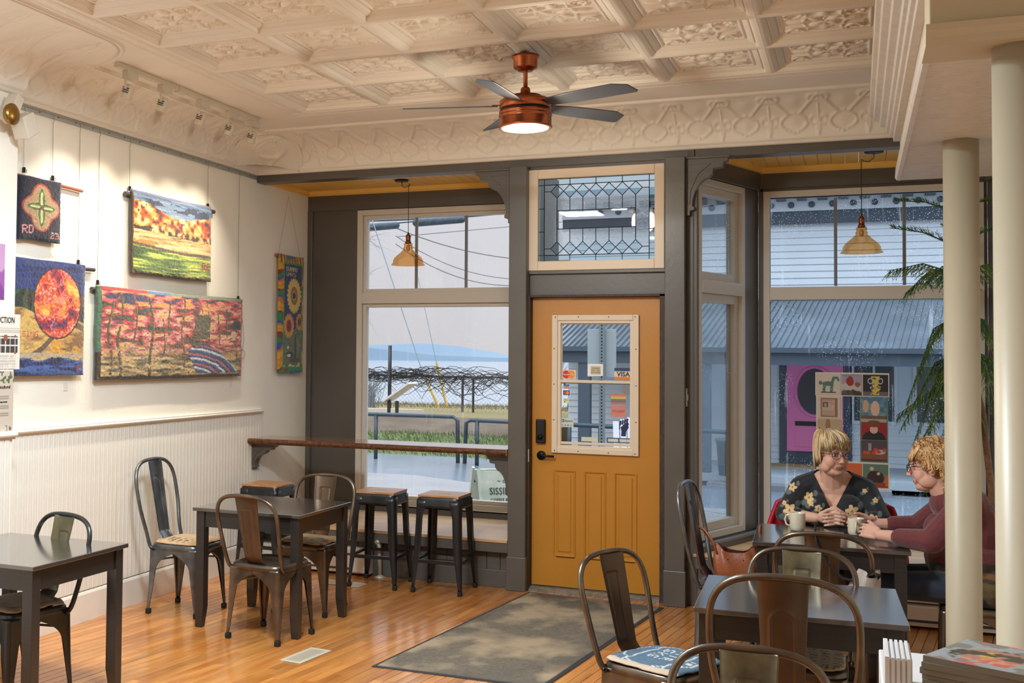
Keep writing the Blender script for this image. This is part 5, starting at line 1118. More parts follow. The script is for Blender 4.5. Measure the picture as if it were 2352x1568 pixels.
for sy_ in (-1, 1):
    MB().tube([(-.10, sy_*.045, .13), (-.125, sy_*.03, .20), (-.165, .0, .25), (-.20, .02, .262), (-.17, .05, .24), (-.13, .05, .18), (-.10, .045, .13)] if sy_ < 0 else [(.10, .03, .13), (.118, .02, .22), (.128, .01, .285), (.120, -.01, .29), (.112, -.02, .22), (.10, -.03, .13)], .0055, 8).build('handle', leather, bag, True)
    MB().box(sy_*.028-.014, -.075, .02, sy_*.028+.014, -.070, .03).build('stitching', lin_, bag)
for q in (-.045, .035): MB().ell((q, -.066, .105), (.004, .003, .004)).build('rivet', black, bag, True)
cloth = mat('grey_canvas', (176, 166, 158), .9, bump=.05, bscale=80, var=.2, vscale=12)
gb = thing('cloth_bag', 'grey cloth bag tied by its black strap to the chair at the women\'s table', 'bag', (.0, 5.86, .50)); gb['label'] = 'grey cloth bag tied by its black strap to the chair before the two women'
n1, n2 = 30, 16; P = np.zeros((n1+1, n2, 3))
for i in range(n1+1):
    a = 2*PI*i/n1
    for j in range(n2):
        k = j/(n2-1); w = .085*(math.sin(PI*min(1, .25+k*.62)))**.5*(1-.35*k); c, s_ = math.cos(a), math.sin(a); P[i, j] = (w*c+.055*k+.012*math.sin(5*a)*k, .030*s_*(1+.3*math.sin(3*a)), .20*k-.03+.018*k*math.sin(2*a+1))
MB().grid(P).build('bag_body', cloth, gb, True)
strap = mat('black_strap', (24, 25, 30), .6)
MB().tube([(.07, -.01, .14), (.055, -.02, .16), (.075, -.03, .175), (.10, -.02, .165), (.085, .0, .145), (.02, -.01, .125), (-.06, -.02, .14), (-.12, -.03, .20), (-.165, -.035, .29), (-.175, -.03, .352), (-.172, .0, .366)], .009, 8, flat=.45).build('strap', strap, gb, True)
redm = mat('red_nylon', (176, 26, 48), .45, bump=.04, bscale=20)
rj = thing('red_jacket', 'red jacket hung over the chair behind the woman in black', 'jacket', (-.12, 7.58, .42))
n1, n2 = 44, 22; P = np.zeros((n1, n2, 3))
for i in range(n1):
    s_ = -1+2*i/(n1-1)
    for j in range(n2):
        k = j/(n2-1); w = .40-.08*k**2; P[i, j] = (s_*w, -.04-.12*abs(s_)**2.2+.012*math.sin(s_*22+k*4), .46*k*(1-.18*abs(s_)**2)+.0)
o = MB().grid(P).build('jacket_shell', redm, rj, True); md = o.modifiers.new('s', 'SOLIDIFY'); md.thickness = .022
# ================================================================ COLLAGE IN THE WINDOW
cb = thing('picture_collage', 'collage of square art pictures standing inside the right window', 'collage')
def pic(x0, z0, x1, z1, paint, n=40): panel('picture', (x0, 8.945, z0), (x1-x0, 0, 0), (0, 0, z1-z0), n, n, paint, paperm, cb, .003)
card = mat('white_card', (222, 212, 200), .6)
b = MB(); b.box(-.262, 8.946, 1.385, .216, 8.952, 1.552); b.build('backing_card', card, cb); b = MB(); b.box(-.257, 8.946, .75, -.088, 8.952, 1.385); b.build('backing_card', card, cb); b = MB(); b.box(.028, 8.946, .75, .208, 8.952, 1.385); b.build('backing_card', mat('green_card', (120, 140, 124), .6), cb); b = MB(); b.box(-.20, 8.944, .74, .214, 8.950, .925); b.build('backing_card', card, cb)
def p_horse(u, v):
    C = base(u, (206, 190, 176)); g = (74, 116, 100)
    put(C, np.hypot((u-.48)/.24, (v-.52)/.11) < 1, g); put(C, (abs(u-(.66+.3*(v-.60))) < .06)*(v > .5)*(v < .85), g); put(C, np.hypot((u-.82)/.10, (v-.80)/.06) < 1, g); put(C, np.hypot((u-.90)/.05, (v-.70)/.07) < 1, g)
    for x in (.30, .36, .60, .66): put(C, (abs(u-x-.08*(v-.3)) < .028)*(v < .5)*(v > .14), g)
    put(C, np.hypot((u-.18)/.07, (v-.56)/.10) < 1, g); put(C, (abs(v-.12) < .025)*(u > .2)*(u < .8), (60, 66, 60)); return C
def p_red(u, v): C = pick(np.clip(v*.7+.2*fbm(u*4, v*4, 2), 0, .99), [(90, 76, 70), (190, 180, 176), (160, 150, 170), (140, 130, 150)]); put(C, np.hypot((u-.42)/.22, (v-.68)/.26)+.4*vn(u*6, v*6, 3) < 1, (150, 34, 34)); put(C, np.hypot((u-.80)/.14, (v-.52)/.12) < 1, (140, 84, 60)); put(C, (v < .3)*(vn(u*9, v*6, 3) > .55), (60, 50, 40)); return C
def p_vase(u, v):
    C = base(u, (36, 32, 38)); put(C, v < .2, (110, 96, 96)); w = np.interp(v, [.05, .12, .16, .3, .42, .52, .56, .78, .85], [.2, .2, .08, .2, .22, .10, .13, .13, .17]); m = (abs(u-.5) < w)*(v > .05)*(v < .92); put(C, m, (214, 186, 60)); put(C, m*(vn(u*16, v*16, 4) > .62), (60, 90, 130)); put(C, abs(np.hypot((abs(u-.5)-.20)/.09, (v-.70)/.12)-1) < .22, (170, 180, 190)); return C
def p_page(u, v): C = base(u, (206, 188, 170)); fr = (abs(u-.5) < .36)*(abs(v-.5) < .44); put(C, fr, (150, 104, 84)); put(C, (abs(u-.46) < .27)*(abs(v-.5) < .36), (206, 180, 156)); put(C, (abs(u-.46) < .25)*(abs(v-.5) < .34)*(abs((v*14) % 1-.5) < .18), (130, 96, 90)); put(C, (abs(u-.34) < .11)*(abs(v-.62) < .11), (90, 90, 110)); put(C, (abs(u-.34) < .05)*(abs(v-.62) < .07), (196, 150, 70)); return C
def p_crowd(u, v): C = base(u, (186, 160, 124)); put(C, (v > .6)*(abs(u-.45) < .12*(1.6-v)), (150, 116, 80)); put(C, (v < .6)*(vn(u*14, v*9, 6) > .5), (70, 54, 44)); put(C, (v < .62)*(vn(u*18, v*12, 9) > .72), (206, 186, 156)); return C
def p_bathe(u, v): C = pick(np.clip(fbm(u*5, v*5, 8), 0, .99), [(50, 90, 120), (70, 120, 150), (110, 140, 150), (150, 150, 140)]); put(C, np.hypot((u-.55)/.17, (v-.45)/.36) < 1, (214, 178, 150)); put(C, np.hypot((u-.18)/.12, (v-.55)/.3) < 1, (196, 160, 130)); put(C, v < .12, (110, 80, 70)); return C
def p_boy(u, v): C = base(u, (150, 30, 34)); put(C, v > .85, (176, 160, 136)); put(C, np.hypot((u-.5)/.46, (v-.02)/.42) < 1, (30, 28, 32)); put(C, np.hypot((u-.5)/.16, (v-.50)/.20) < 1, (214, 172, 150)); put(C, np.hypot((u-.5)/.29, (v-.78)/.17) < 1, (122, 62, 44)); return C
def p_still(u, v):
    C = base(u, (84, 66, 72)); put(C, v < .38, (130, 76, 52)); put(C, v < .1, (84, 48, 36)); put(C, np.hypot((u-.72)/.24, (v-.45)/.12) < 1, (176, 170, 170))
    for x, y in ((.14, .42), (.28, .40), (.50, .42), (.56, .56), (.68, .46), (.92, .55)): put(C, np.hypot((u-x)/.085, (v-y)/.085) < 1, (196, 74, 50))
    put(C, (abs(u-.34) < .06)*(v > .5)*(v < .85), (150, 150, 156)); return C
def p_room(u, v): C = base(u, (96, 120, 104)); put(C, (v < .7)*(np.hypot((u-.5)/.34, (v-.4)/.34) < 1), (54, 34, 34)); put(C, np.hypot((u-.36)/.08, (v-.80)/.08) < 1, (206, 180, 150)); put(C, np.hypot((u-.62)/.07, (v-.60)/.07) < 1, (206, 170, 140)); put(C, (v < .22), (150, 56, 40)); put(C, np.hypot((u-.95)/.08, (v-.3)/.25) < 1, (206, 100, 50)); return C
pic(-.257, 1.392, -.095, 1.545, p_horse, 60); pic(-.090, 1.392, .040, 1.540, p_red); pic(.048, 1.392, .208, 1.540, p_vase, 60); pic(-.248, 1.225, -.095, 1.380, p_page, 70); pic(-.250, 1.06, -.092, 1.220, p_crowd); pic(.036, 1.235, .200, 1.385, p_bathe); pic(.036, 1.085, .198, 1.228, p_boy, 60); pic(.036, .935, .198, 1.080, p_still, 60); pic(.045, .752, .206, .915, p_room, 50); pic(-.10, .752, .040, .915, lambda u, v: base(u, (206, 100, 50)))

# invented lamp bodies, out of view, around the added fill lights set at the top
for k, (x_, y_, z_, p_) in enumerate(FILL_LIGHTS):
    t = thing('added_fill_lamp', 'added unseen fill lamp under the ceiling, %s' % ('nearest the left wall', 'nearest the ceiling fan', 'furthest back in the room')[k], 'lamp')
    MB().lathe([(.30, 3.30), (.31, 3.27), (.31, 3.225), (.29, 3.22), (.0001, 3.22)], (x_, y_, 0), 36).build('fill_lamp_body', lampw, t, True)
# ================================================================ OUTDOORS
pave = mat('wet_pavement', (132, 132, 135), .5, var=.18, vscale=1.2, bump=.03, bscale=30); asph = mat('wet_asphalt', (112, 124, 136), .25, var=.2, vscale=.8)
gm = structure('ground')
def gz(x, y):
    s = lambda t: max(0, min(1, t))**2*(3-2*max(0, min(1, t)))
    return -.15-.30*s((y-11)/8)*s((x+6)/3)
def strip(name, x0, x1, y0, y1, m, f=gz, nx=24, ny=16, dz=0., parent=gm):
    xs = np.linspace(x0, x1, nx); ys = np.linspace(y0, y1, ny); P = np.array([[(x, y, f(x, y)+dz) for y in ys] for x in xs]); return MB().grid(P).build(name, m, parent, True)
strip('pavement', -60, 30, 9.12, 16.3, pave, nx=61); strip('roadway', -60, 30, 16.3, 19.6, asph, nx=61); strip('far_ground', -5.4, 30, 19.4, 60, pave, dz=-.012)
grassm = mat('rough_green_grass', (92, 108, 56), .9, var=.4, vscale=3, bump=.4, bscale=12); drym = mat('dry_grass_field', (132, 116, 78), .95, var=.45, vscale=.9, bump=.4, bscale=6, var2=(120, 112, 66)); dirt = mat('brown_bank', (102, 88, 72), .95, var=.35, vscale=2, bump=.3, bscale=8)
hz_ = lambda x, y: float(np.interp(y, [19.5, 21, 22.2, 24, 27, 31, 34, 40], [-.17, .09, .12, .30, .26, .22, .1, -3.2]))
fb = structure('lawn'); strip('grass_strip', -70, -5.4, 19.5, 21.4, grassm, hz_, 90, 12, parent=fb); strip('earth_bank', -70, -5.4, 21.4, 24, dirt, hz_, 40, 8, parent=fb); strip('dry_field', -90, -5.4, 24, 40, drym, hz_, 40, 30, parent=fb)
for nm_, mm_, ya, yb_, N_, hh in (('grass_blades', grassm, 19.5, 21.5, 5200, .11), ('dry_stalks', drym, 29, 33, 3000, .13)):
    tuft = MB()
    for k in range(N_):
        x = random.uniform(-14, -5.6); y = random.uniform(ya, yb_); z = hz_(x, y); h_ = random.uniform(.3, 1)*hh; a = random.uniform(-.05, .05); w_ = .006
        tuft.add([(x-w_, y, z), (x+w_, y, z), (x+a, y+a, z+h_)], [(0, 1, 2)])
    o = tuft.build(nm_, mm_, fb, fix=False); o['kind'] = 'stuff'
water = mat('grey_water', (150, 172, 190), .12, spec=.8, bump=.05, bscale=1.); wz = structure('lake'); strip('water', -900, 600, 34, 1500, water, lambda x, y: -3.0, 4, 4, parent=wz)
hillm = mat('haze_tinted_woods', (150, 172, 192), 1., var=.12, vscale=.01); hills = structure('hills')
for nm, yb, pts, rgb in (('ridge', 1100, [(-800, 8), (-470, 10), (-400, 13), (-360, 10), (-310, 2), (-200, 0), (-100, -2.5)], (112, 132, 150)), ('near_ridge', 900, [(-600, 7), (-430, 8), (-375, 6.8), (-352, 4.5), (-320, 1.2), (-280, 0), (-240, -1), (-100, -1.5)], (92, 114, 132))):  # blue-grey haze of distance is mixed into the woods' colour
    n = 120; xs = np.linspace(-800, 100, n); P = np.zeros((n, 5, 3))
    for i, x in enumerate(xs):
        h_ = np.interp(x, [p[0] for p in pts], [p[1] for p in pts])+.7*float(fbm(np.array([x*.06]), np.array([1.]), 3)[0])
        for j, (q, dy_) in enumerate(((-4, -60), (-1, -40), (.4, -20), (.85, -6), (1, 0))): P[i, j] = (x, yb+dy_, (-4 if q < 0 else h_*q) if q != -1 else -2)
    MB().grid(P).build(nm, mat('haze_tinted_woods_'+nm, rgb, 1.), hills, True)
# guard rail
galv = mat('galvanised_pipe', (62, 76, 86), .4, metal=.6)
gr_ = thing('guard_rail', 'grey pipe guard rail along the far side of the street', 'railing')
MB().tube([(-60, 18.5, .61), (-6.15, 18.5, .615), (-6.08, 18.5, .55), (-6.07, 18.5, -.15)], .035, 8).build('rail', galv, gr_, True); MB().tube([(-5.95, 18.5, -.15), (-5.93, 18.5, .52), (-5.85, 18.5, .57), (-1.8, 18.5, .52), (-1.75, 18.5, -.3)], .035, 8).build('rail', galv, gr_, True)
for x in (-7.55, -9.6, -11.6, -13.6, -5.74, -4.2): MB().tube([(x, 18.5, -.2), (x, 18.5, .60)], .035, 8).build('post', galv, gr_, True)
# chain link fence with bare vines
cf = thing('chain_link_fence', 'chain link fence tangled with bare vines beyond the street', 'fence'); dk = mat('dark_wet_twig', (52, 50, 50), .8); FY = 27
MB().tube([(-30, FY, 1.10), (-6.9, FY, 1.12)], .025, 6).build('top_rail', dk, cf)
for x, t_ in ((-10.66, 1.87), (-8.75, 1.14), (-8.48, 1.14), (-12.8, 1.14), (-14.9, 1.14), (-7.0, 1.14)): MB().tube([(x, FY, .2), (x, FY, t_)], .05 if t_ > 1.5 else .03, 6).build('post', dk, cf)
b = MB(); x = -15.
while x < -7.6:
    for s_ in (1, -1): b.tube([(x, FY, .28 if s_ > 0 else 1.08), (x+.8, FY, 1.08 if s_ > 0 else .28)], .0022, 3, cap=False)
    x += .11
b.build('wire_mesh', galv, cf)['kind'] = 'stuff'
b = MB()
for k in range(230):
    u_ = random.random(); x = -12.6+5.2*u_; z = 1.10+random.gauss(0, .05); L = random.uniform(.5, 1.6); pts = []; dx_ = random.choice((-1, 1)); w1 = random.uniform(-.10, .28) if u_ < .5 else random.uniform(-.55, .3)
    for q in range(8): pts.append((x+dx_*L*q/7, FY+random.uniform(-.08, .08), z+w1*math.sin(q/7*PI)*random.uniform(.6, 1)+random.uniform(-.03, .03)))
    b.tube(pts, [.009*(1-.08*q) for q in range(8)], 4, cap=False)
b.build('vine_tangle', dk, cf)['kind'] = 'stuff'
# information panel, curb timber
ip = thing('information_panel', 'sloping white information panel on dark legs before the lake', 'sign'); M = Matrix.Translation((-9.22, 24, .82)) @ Matrix.Rotation(-.60, 4, 'Y')
MB().box(-.36, -.3, -.02, .36, .3, .02, M).build('panel_board', mat('white_board', (226, 222, 222), .5), ip)
for x, z in ((-9.46, .66), (-9.27, .62)): MB().box(x-.03, 23.9, .1, x+.03, 23.96, z).build('leg', dk, ip)
tag(MB().box(-16, 24.8, .26, -9.0, 24.95, .40).build('kerb_timber', mat('pale_timber', (206, 196, 182), .8), None), 'long pale timber edging on the dry grass', 'timber')
# guy wires with yellow guards
yel = mat('yellow_guard', (206, 168, 60), .6)
for (a, g, tp, l_) in (((-10.14, 30, .11), (-10.47, 30, 1.42), (-11.25, 30, 4.7), 'right one of two pole guy wires with yellow guards'), ((-10.34, 30, .1), (-10.86, 30, 1.12), (-12.7, 30, 6.2), 'left one of two pole guy wires with yellow guards')):
    t = thing('guy_wire', l_, 'wire'); MB().tube([a, g], .035, 6).build('yellow_guard', yel, t); MB().tube([g, tp], .011 if 'right' in l_ else .016, 5).build('wire', mat('pale_wire', (140, 158, 172), .5), t)
# overhead cables and the two dark splice cases
wirem = mat('overhead_cable', (120, 120, 126), .6)
def cable(label, pts, r, m=wirem):
    P0, P1, sag = pts; path = []
    for k in range(17): q = k/16; path.append((P0[0]+(P1[0]-P0[0])*q, P0[1]+(P1[1]-P0[1])*q, P0[2]+(P1[2]-P0[2])*q-sag*4*q*(1-q)))
    return tag(MB().tube(path, r, 5, cap=False).build('overhead_cable', m, None), label, 'cable')
dkc = mat('dark_cable', (56, 72, 84), .6)
cable('topmost dark overhead cable crossing the left window', ((-18, 40, 6.66), (-8, 40, 6.95), .12), .035, dkc); cable('overhead cable just under the topmost one', ((-18, 40, 6.40), (-8, 40, 6.85), -.02), .025, dkc)
cable('thin cable rising gently to the right in the left window', ((-15.5, 40, 6.02), (-9, 40, 6.36), .0), .014); cable('middle grey cable sagging from upper left', ((-15.6, 40, 6.35), (-8, 40, 5.05), .5), .022)
cable('sagging cable below the middle one', ((-15.6, 40, 6.05), (-8, 40, 4.85), 1.0), .018); cable('lowest and deepest sagging cable', ((-15.6, 40, 5.75), (-8, 40, 4.9), 1.15), .020)
cs_ = mat('splice_case', (62, 82, 98), .6, var=.4, vscale=8)
for (x0, x1, z, l_) in ((-16.9, -15.55, 6.38, 'dark cable splice case at the far upper left of the window'), (-14.75, -13.0, 6.50, 'dark cable splice case beside the pendant lamp')): tag(MB().cap((x0, 39.9, z), (x1, 39.9, z+.05), .15, .13).build('splice_case', cs_, None, True), l_, 'cable case')
# bare tree at the upper left
tr = thing('bare_tree', 'bare grey twigs of a tree behind the upper left pane', 'tree'); b = MB()
def twig(p, d, L, r, depth):
    pts = [p]; q = p.copy(); dd = d.copy()
    for k in range(6): dd = (dd+Vector((random.uniform(-.25, .25), 0, random.uniform(-.3, .25)))).normalized(); q = q+dd*L/6; pts.append(q.copy())
    b.tube(pts, [r*(1-.11*k) for k in range(7)], 4, cap=False)
    if depth:
        for k in (2, 3, 4, 5): twig(pts[k], (dd+Vector((random.uniform(-1, 1), 0, random.uniform(-.8, .8)))).normalized(), L*.6, r*.55, depth-1)
b2 = MB().tube([(-12.6, 25, .2), (-12.2, 25, 2.2), (-11.7, 25, 4.8)], [.10, .07, .03], 6); b2.build('trunk', mat('grey_bark', (136, 138, 140), .9), tr, True)
for z in (2.2, 2.9, 3.4, 4.0, 4.4): twig(Vector((-12.2+(z-2.2)*.2, 25, z)), Vector((random.uniform(.4, 1), 0, random.uniform(.1, .8))).normalized(), 1.5, .016, 2)
b.build('twigs', mat('pale_twigs', (160, 160, 164), .9), tr)['kind'] = 'stuff'
bushm = mat('grey_leafless_bush', (132, 140, 148), .95); bt = MB()
for k in range(500): x = -12.4+1.5*random.random()**1.4; y = 26.4+random.random()*.5; bt.tube([(x, y, .2), (x+random.uniform(-.2, .2), y, .7), (x+random.uniform(-.4, .4), y, random.uniform(.8, 1.12))], .007, 3, cap=False)
tag(bt.build('leafless_bush', bushm, None), 'grey leafless bush behind the fence at the left of the window', 'bush', kind='stuff')
# sandwich board
sbm = mat('weathered_white_board', (206, 208, 192), .6, var=.25, vscale=9, var2=(166, 178, 160))
sb = thing('sandwich_board', 'weathered white A-frame sign board on the pavement outside', 'sign', (-3.03, 10.62, -.15), .60)
for s_ in (-1, 1):
    M = Matrix.Translation((0, s_*.20, .36)) @ Matrix.Rotation(s_*.30, 4, 'X'); MB().box(-.27, -.010, -.38, .25, .010, .38, M).build('board', sbm, sb, bevel=.004)
    MB().box(-.285, -.018, -.38, -.262, .018, .40, M).build('edge_strip', sbm, sb)
MB().box(-.275, -.13, .30, -.262, .13, .33).build('spreader', sbm, sb); MB().lathe([(.012, 0), (.012, .01)], (-.29, 0, .62), 10, 'x').build('hinge_bolt', black, sb)
RX = (PI/2-.30, 0, 0); yf = lambda z: -.2-.012+(z-.36)*math.tan(.30)*1.0
for s_, z, sz, x in (('SISSIBOO', .540, .092, -.03), ('COFFEE ROASTER', .462, .046, -.03), ('OPEN', .34, .11, 0)): text(s_, sz, (x, yf(z)-.003, z), RX, ink, sb, sx=.86)
text('~ o ~', .06, (-.04, yf(.635)-.003, .635), RX, ink, sb)
# sign post outside the door
sp_ = thing('street_sign_post', 'back of a grey street sign on a perforated steel post outside the door', 'sign', (0, 0, 0))
MB().box(-2.62, 13.0, -.2, -2.56, 13.05, 2.02).build('post', mat('sign_post_steel', (132, 146, 152), .4, metal=.4), sp_); pf = MB()
for k in range(60): pf.box(-2.597, 12.995, -.1+k*.036, -2.583, 13.0, -.086+k*.036)
pf.build('perforations', black, sp_)['kind'] = 'stuff'
MB().box(-2.76, 13.05, 1.42, -2.44, 13.056, 1.955).build('sign_plate', mat('sign_back', (172, 184, 190), .4, metal=.4), sp_, bevel=.002)
# ================================================================ HOUSE ACROSS THE STREET
sid = mat('white_clapboard', (228, 232, 236), .6, var=.03, vscale=3); trimd = mat('slate_trim', (74, 86, 98), .5); roofm = mat('ribbed_metal_roof', (120, 132, 142), .3, metal=.4, var=.25, vscale=1.5, spec=.7); hw_ = mat('white_house_trim', (224, 228, 232), .6)
hs = thing('clapboard_house', 'white clapboard house with slate metal porch roof across the street', 'house', group=None)
FX0, FX1, HF = -5.15, 4.6, 22.6
MB().box(FX0, HF, -.6, FX1, HF+6, 4.2).build('house_body', hw_, hs)
cb1 = MB().add([(FX0, HF-.002, 0), (FX1, HF-.002, 0), (FX1, HF-.022, 0), (FX0, HF-.022, 0), (FX0, HF-.002, .122), (FX1, HF-.002, .122)], [(0, 1, 2, 3), (3, 2, 5, 4), (0, 3, 4), (1, 5, 2)]).mesh('clapboard'); cb1.materials.append(sid)
for k in range(36): link('clapboard', cb1, None, hs, loc=(0, 0, -.30+k*.122))
MB().box(FX0-.1, HF-.12, 4.10, FX1, HF, 4.32).build('slate_band', trimd, hs); MB().box(FX0-.1, HF-.16, 4.32, FX1, HF+.1, 4.62).build('frieze', hw_, hs); MB().box(FX0-.4, HF-.75, 4.66, FX1, HF+2, 4.80).build('eave', mat('grey_eave', (150, 164, 174), .6), hs); MB().box(FX0-.1, HF-.3, 4.60, FX1, HF, 4.67).build('eave_moulding', hw_, hs)
x = -4.85; k = 0
while x < FX1:
    MB().lathe([(.055, 0), (.055, -.03), (.035, -.045), (.0001, -.045)], (x, HF-.16, 4.43), 14, 'y').build('rosette', trimd, hs); MB().box(x+.10, HF-.40, 4.50, x+.26, HF-.16, 4.60).build('eave_bracket', trimd, hs); x += .345
# porch roof
A = Vector((0, 20.0, 1.80)); Bp = Vector((0, 22.6, 2.72)); sl = math.atan2(Bp.z-A.z, Bp.y-A.y)
x = -5.5
while x < FX1:
    b = MB(); K = .306; b.add([(x, 20, 1.80), (x+.20, 20, 1.80), (x+.20+K, 22.6, 2.72), (x+K, 22.6, 2.72)], [(0, 1, 2, 3)])
    for q in (0, .10): b.add([(x+q, 20, 1.802), (x+q+.025, 20, 1.802), (x+q+.025+K, 22.6, 2.722), (x+q+K, 22.6, 2.722), (x+q+.006, 20, 1.832), (x+q+.019, 20, 1.832), (x+q+.019+K, 22.6, 2.752), (x+q+.006+K, 22.6, 2.752)], [(0, 4, 7, 3), (4, 5, 6, 7), (5, 1, 2, 6), (0, 1, 5, 4)])
    b.build('roof_panel', roofm, hs, fix=False); x += .20
MB().prism([(19.93, 1.74), (19.93, 1.82), (20.02, 1.82), (20.02, 1.74)], 'x', -5.3, FX1).build('gutter', trimd, hs); MB().box(-5.3, 20.02, 1.54, FX1, 20.18, 1.78).build('porch_beam', trimd, hs); MB().box(-5.3, 20.1, 1.70, FX1, 22.6, 1.74).build('porch_ceiling', hw_, hs)
for x in (-4.30, -2.30, 1.55, 3.2): MB().box(x-.10, 20.04, -.3, x+.10, 20.22, 1.54).build('porch_post', trimd, hs)
MB().box(-2.9, 19.95, -.38, FX1, 22.6, -.255).build('porch_deck', mat('grey_deck', (168, 176, 180), .5), hs); MB().box(-2.2, 19.5, -.5, .5, 19.95, -.36).build('porch_step', pave, hs); MB().box(-1.75, 21.6, -.254, -.2, 22.3, -.235).build('porch_mat', mat('straw_mat', (176, 150, 110), .9), hs)
pinkm = mat('pink_door_paint', (255, 132, 188), .45); glassd = mat('dark_house_glass', (58, 70, 82), .12, spec=.8)
MB().box(-1.27, HF-.06, -.30, -.06, HF-.02, 1.62).build('door_surround', trimd, hs)
dp = MB().box(-1.14, HF-.10, -.02, -.20, HF-.05, 1.62).build('pink_door', pinkm, hs); MB().lathe([(.0001, 0), (.30, 0), (.30, -.012), (.0001, -.012)], (-.67, HF-.10, .98), 36, 'y')
b = MB(); vs = [(-.67+.32*math.cos(2*PI*k/36), HF-.105, 1.06+.44*math.sin(2*PI*k/36)) for k in range(36)]; b.add(vs, [tuple(range(36))]); b.build('oval_glass', glassd, dp); MB().tube([(p[0], p[1], p[2]) for p in vs], .03, 6, closed=True).build('oval_trim', pinkm, dp)
MB().box(-1.0, HF-.115, .44, -.34, HF-.10, .52).build('letter_slot', black, dp); MB().box(-1.0, HF-.112, .06, -.34, HF-.10, .36).build('door_panel', pinkm, dp, bevel=.008)
for x0, x1 in ((-.02, .62), (.98, 1.9), (2.5, 3.4)):
    f_ = MB().box(x0-.06, HF-.06, .5, x1+.06, HF-.02, 1.64).build('window', hw_, hs); MB().box(x0, HF-.07, .56, (x0+x1)/2-.02, HF-.055, 1.58).build('window_pane', glassd, f_); MB().box((x0+x1)/2+.02, HF-.07, .56, x1, HF-.055, 1.58).build('window_pane', glassd, f_)
rl = thing('porch_railing', 'thin grey pipe railing beside the porch steps', 'railing'); MB().tube([(-5.2, 19.4, .52), (-2.9, 19.4, .50)], .022, 6).build('rail', galv, rl)
for x in (-5.2, -3.9, -2.9): MB().tube([(x, 19.4, -.4), (x, 19.4, .52)], .022, 6).build('post', galv, rl)
bn = MB().lathe([(.13, -.25), (.17, .28), (.19, .30), (.19, .34), (.0001, .34)], (-1.90, 19.7, 0), 16).build('rubbish_bin', mat('green_grey_bin', (74, 86, 84), .6), None, True); tag(bn, 'dark tapered bin beside the porch, seen through the angled window', 'bin')
lc = thing('garden_chair', 'pale slatted garden chair on the pavement outside the door', 'chair', (-2.83, 16.4, -.28), .3); lcm = mat('pale_plastic', (206, 208, 214), .6)
for k in range(5): MB().box(-.24+k*.10, .02, .30, -.16+k*.10, .04, 1.12-.03*abs(k-2), Matrix.Rotation(-.28, 4, 'X')).build('back_slat', lcm, lc)
MB().box(-.26, -.5, .32, .26, .05, .35).build('seat', lcm, lc)
for x in (-.3, .3):
    MB().box(x-.04, -.5, .54, x+.04, .12, .57).build('armrest', lcm, lc)
    for y in (-.45, .05): MB().box(x-.03, y-.03, 0, x+.03, y+.03, .54).build('leg', lcm, lc)
st2 = thing('street_tree', 'leafless tree left of the clapboard house, seen through the door glass', 'tree'); b = MB()
for k in range(7): twig(Vector((-7.25, 32, .4+.3*k)), Vector((random.uniform(-.6, .6), 0, random.uniform(.4, 1))).normalized(), .9, .02, 2)
b.build('twigs', dk, st2)['kind'] = 'stuff'; MB().tube([(-7.25, 32, .1), (-7.2, 32, 1.2), (-7.25, 32, 2.6)], [.08, .06, .03], 8).build('trunk', dk, st2, True)
# ================================================================ NORFOLK PINE
nm_g = mat('pine_needles', (255, 255, 255), .6, vcol=True); stemm = mat('brown_stem', (150, 106, 72), .8, bump=.1, bscale=60, var=.3, vscale=30)
pl = thing('norfolk_pine', 'tall drooping Norfolk pine in a pot at the right bay window', 'plant', (0, 0, 0)); px_, py_ = .755, 8.42
MB().lathe([(.11, .346), (.15, .60), (.165, .61), (.165, .64), (.15, .64), (.14, .60), (.0001, .60)], (px_, py_, 0), 28).build('pot', mat('grey_glazed_pot', (120, 124, 122), .35), pl, True)
stem = [(px_, py_, .60), (px_+.035, py_, .80), (px_+.01, py_, 1.05), (px_-.01, py_, 1.30), (px_-.06, py_, 1.55), (px_-.12, py_, 1.85), (px_-.15, py_, 2.3), (px_-.15, py_, 2.72)]
MB().tube(stem, [.022, .021, .020, .018, .016, .013, .008, .003], 10).build('trunk', stemm, pl, True)
def needle(b, p, d, n_, L, col):
    # a green twig: thin core with flat needles around
    d = d.normalized(); a = d.orthogonal().normalized(); c = d.cross(a); b.color(col); r = .0035
    e = p+d*L
    for k in range(n_):
        q = k/n_; s_ = p+d*(L*q); th = k*2.4; o_ = (a*math.cos(th)+c*math.sin(th)); ln = .020*(1-.35*q); w_ = c*math.cos(th)*.0026-a*math.sin(th)*.0026
        b.add([s_-w_, s_+w_, s_+o_*ln+d*.014], [(0, 1, 2)])
    b.add([p-a*r, p+c*r, p+a*r, e], [(0, 1, 3), (1, 2, 3), (2, 0, 3)])
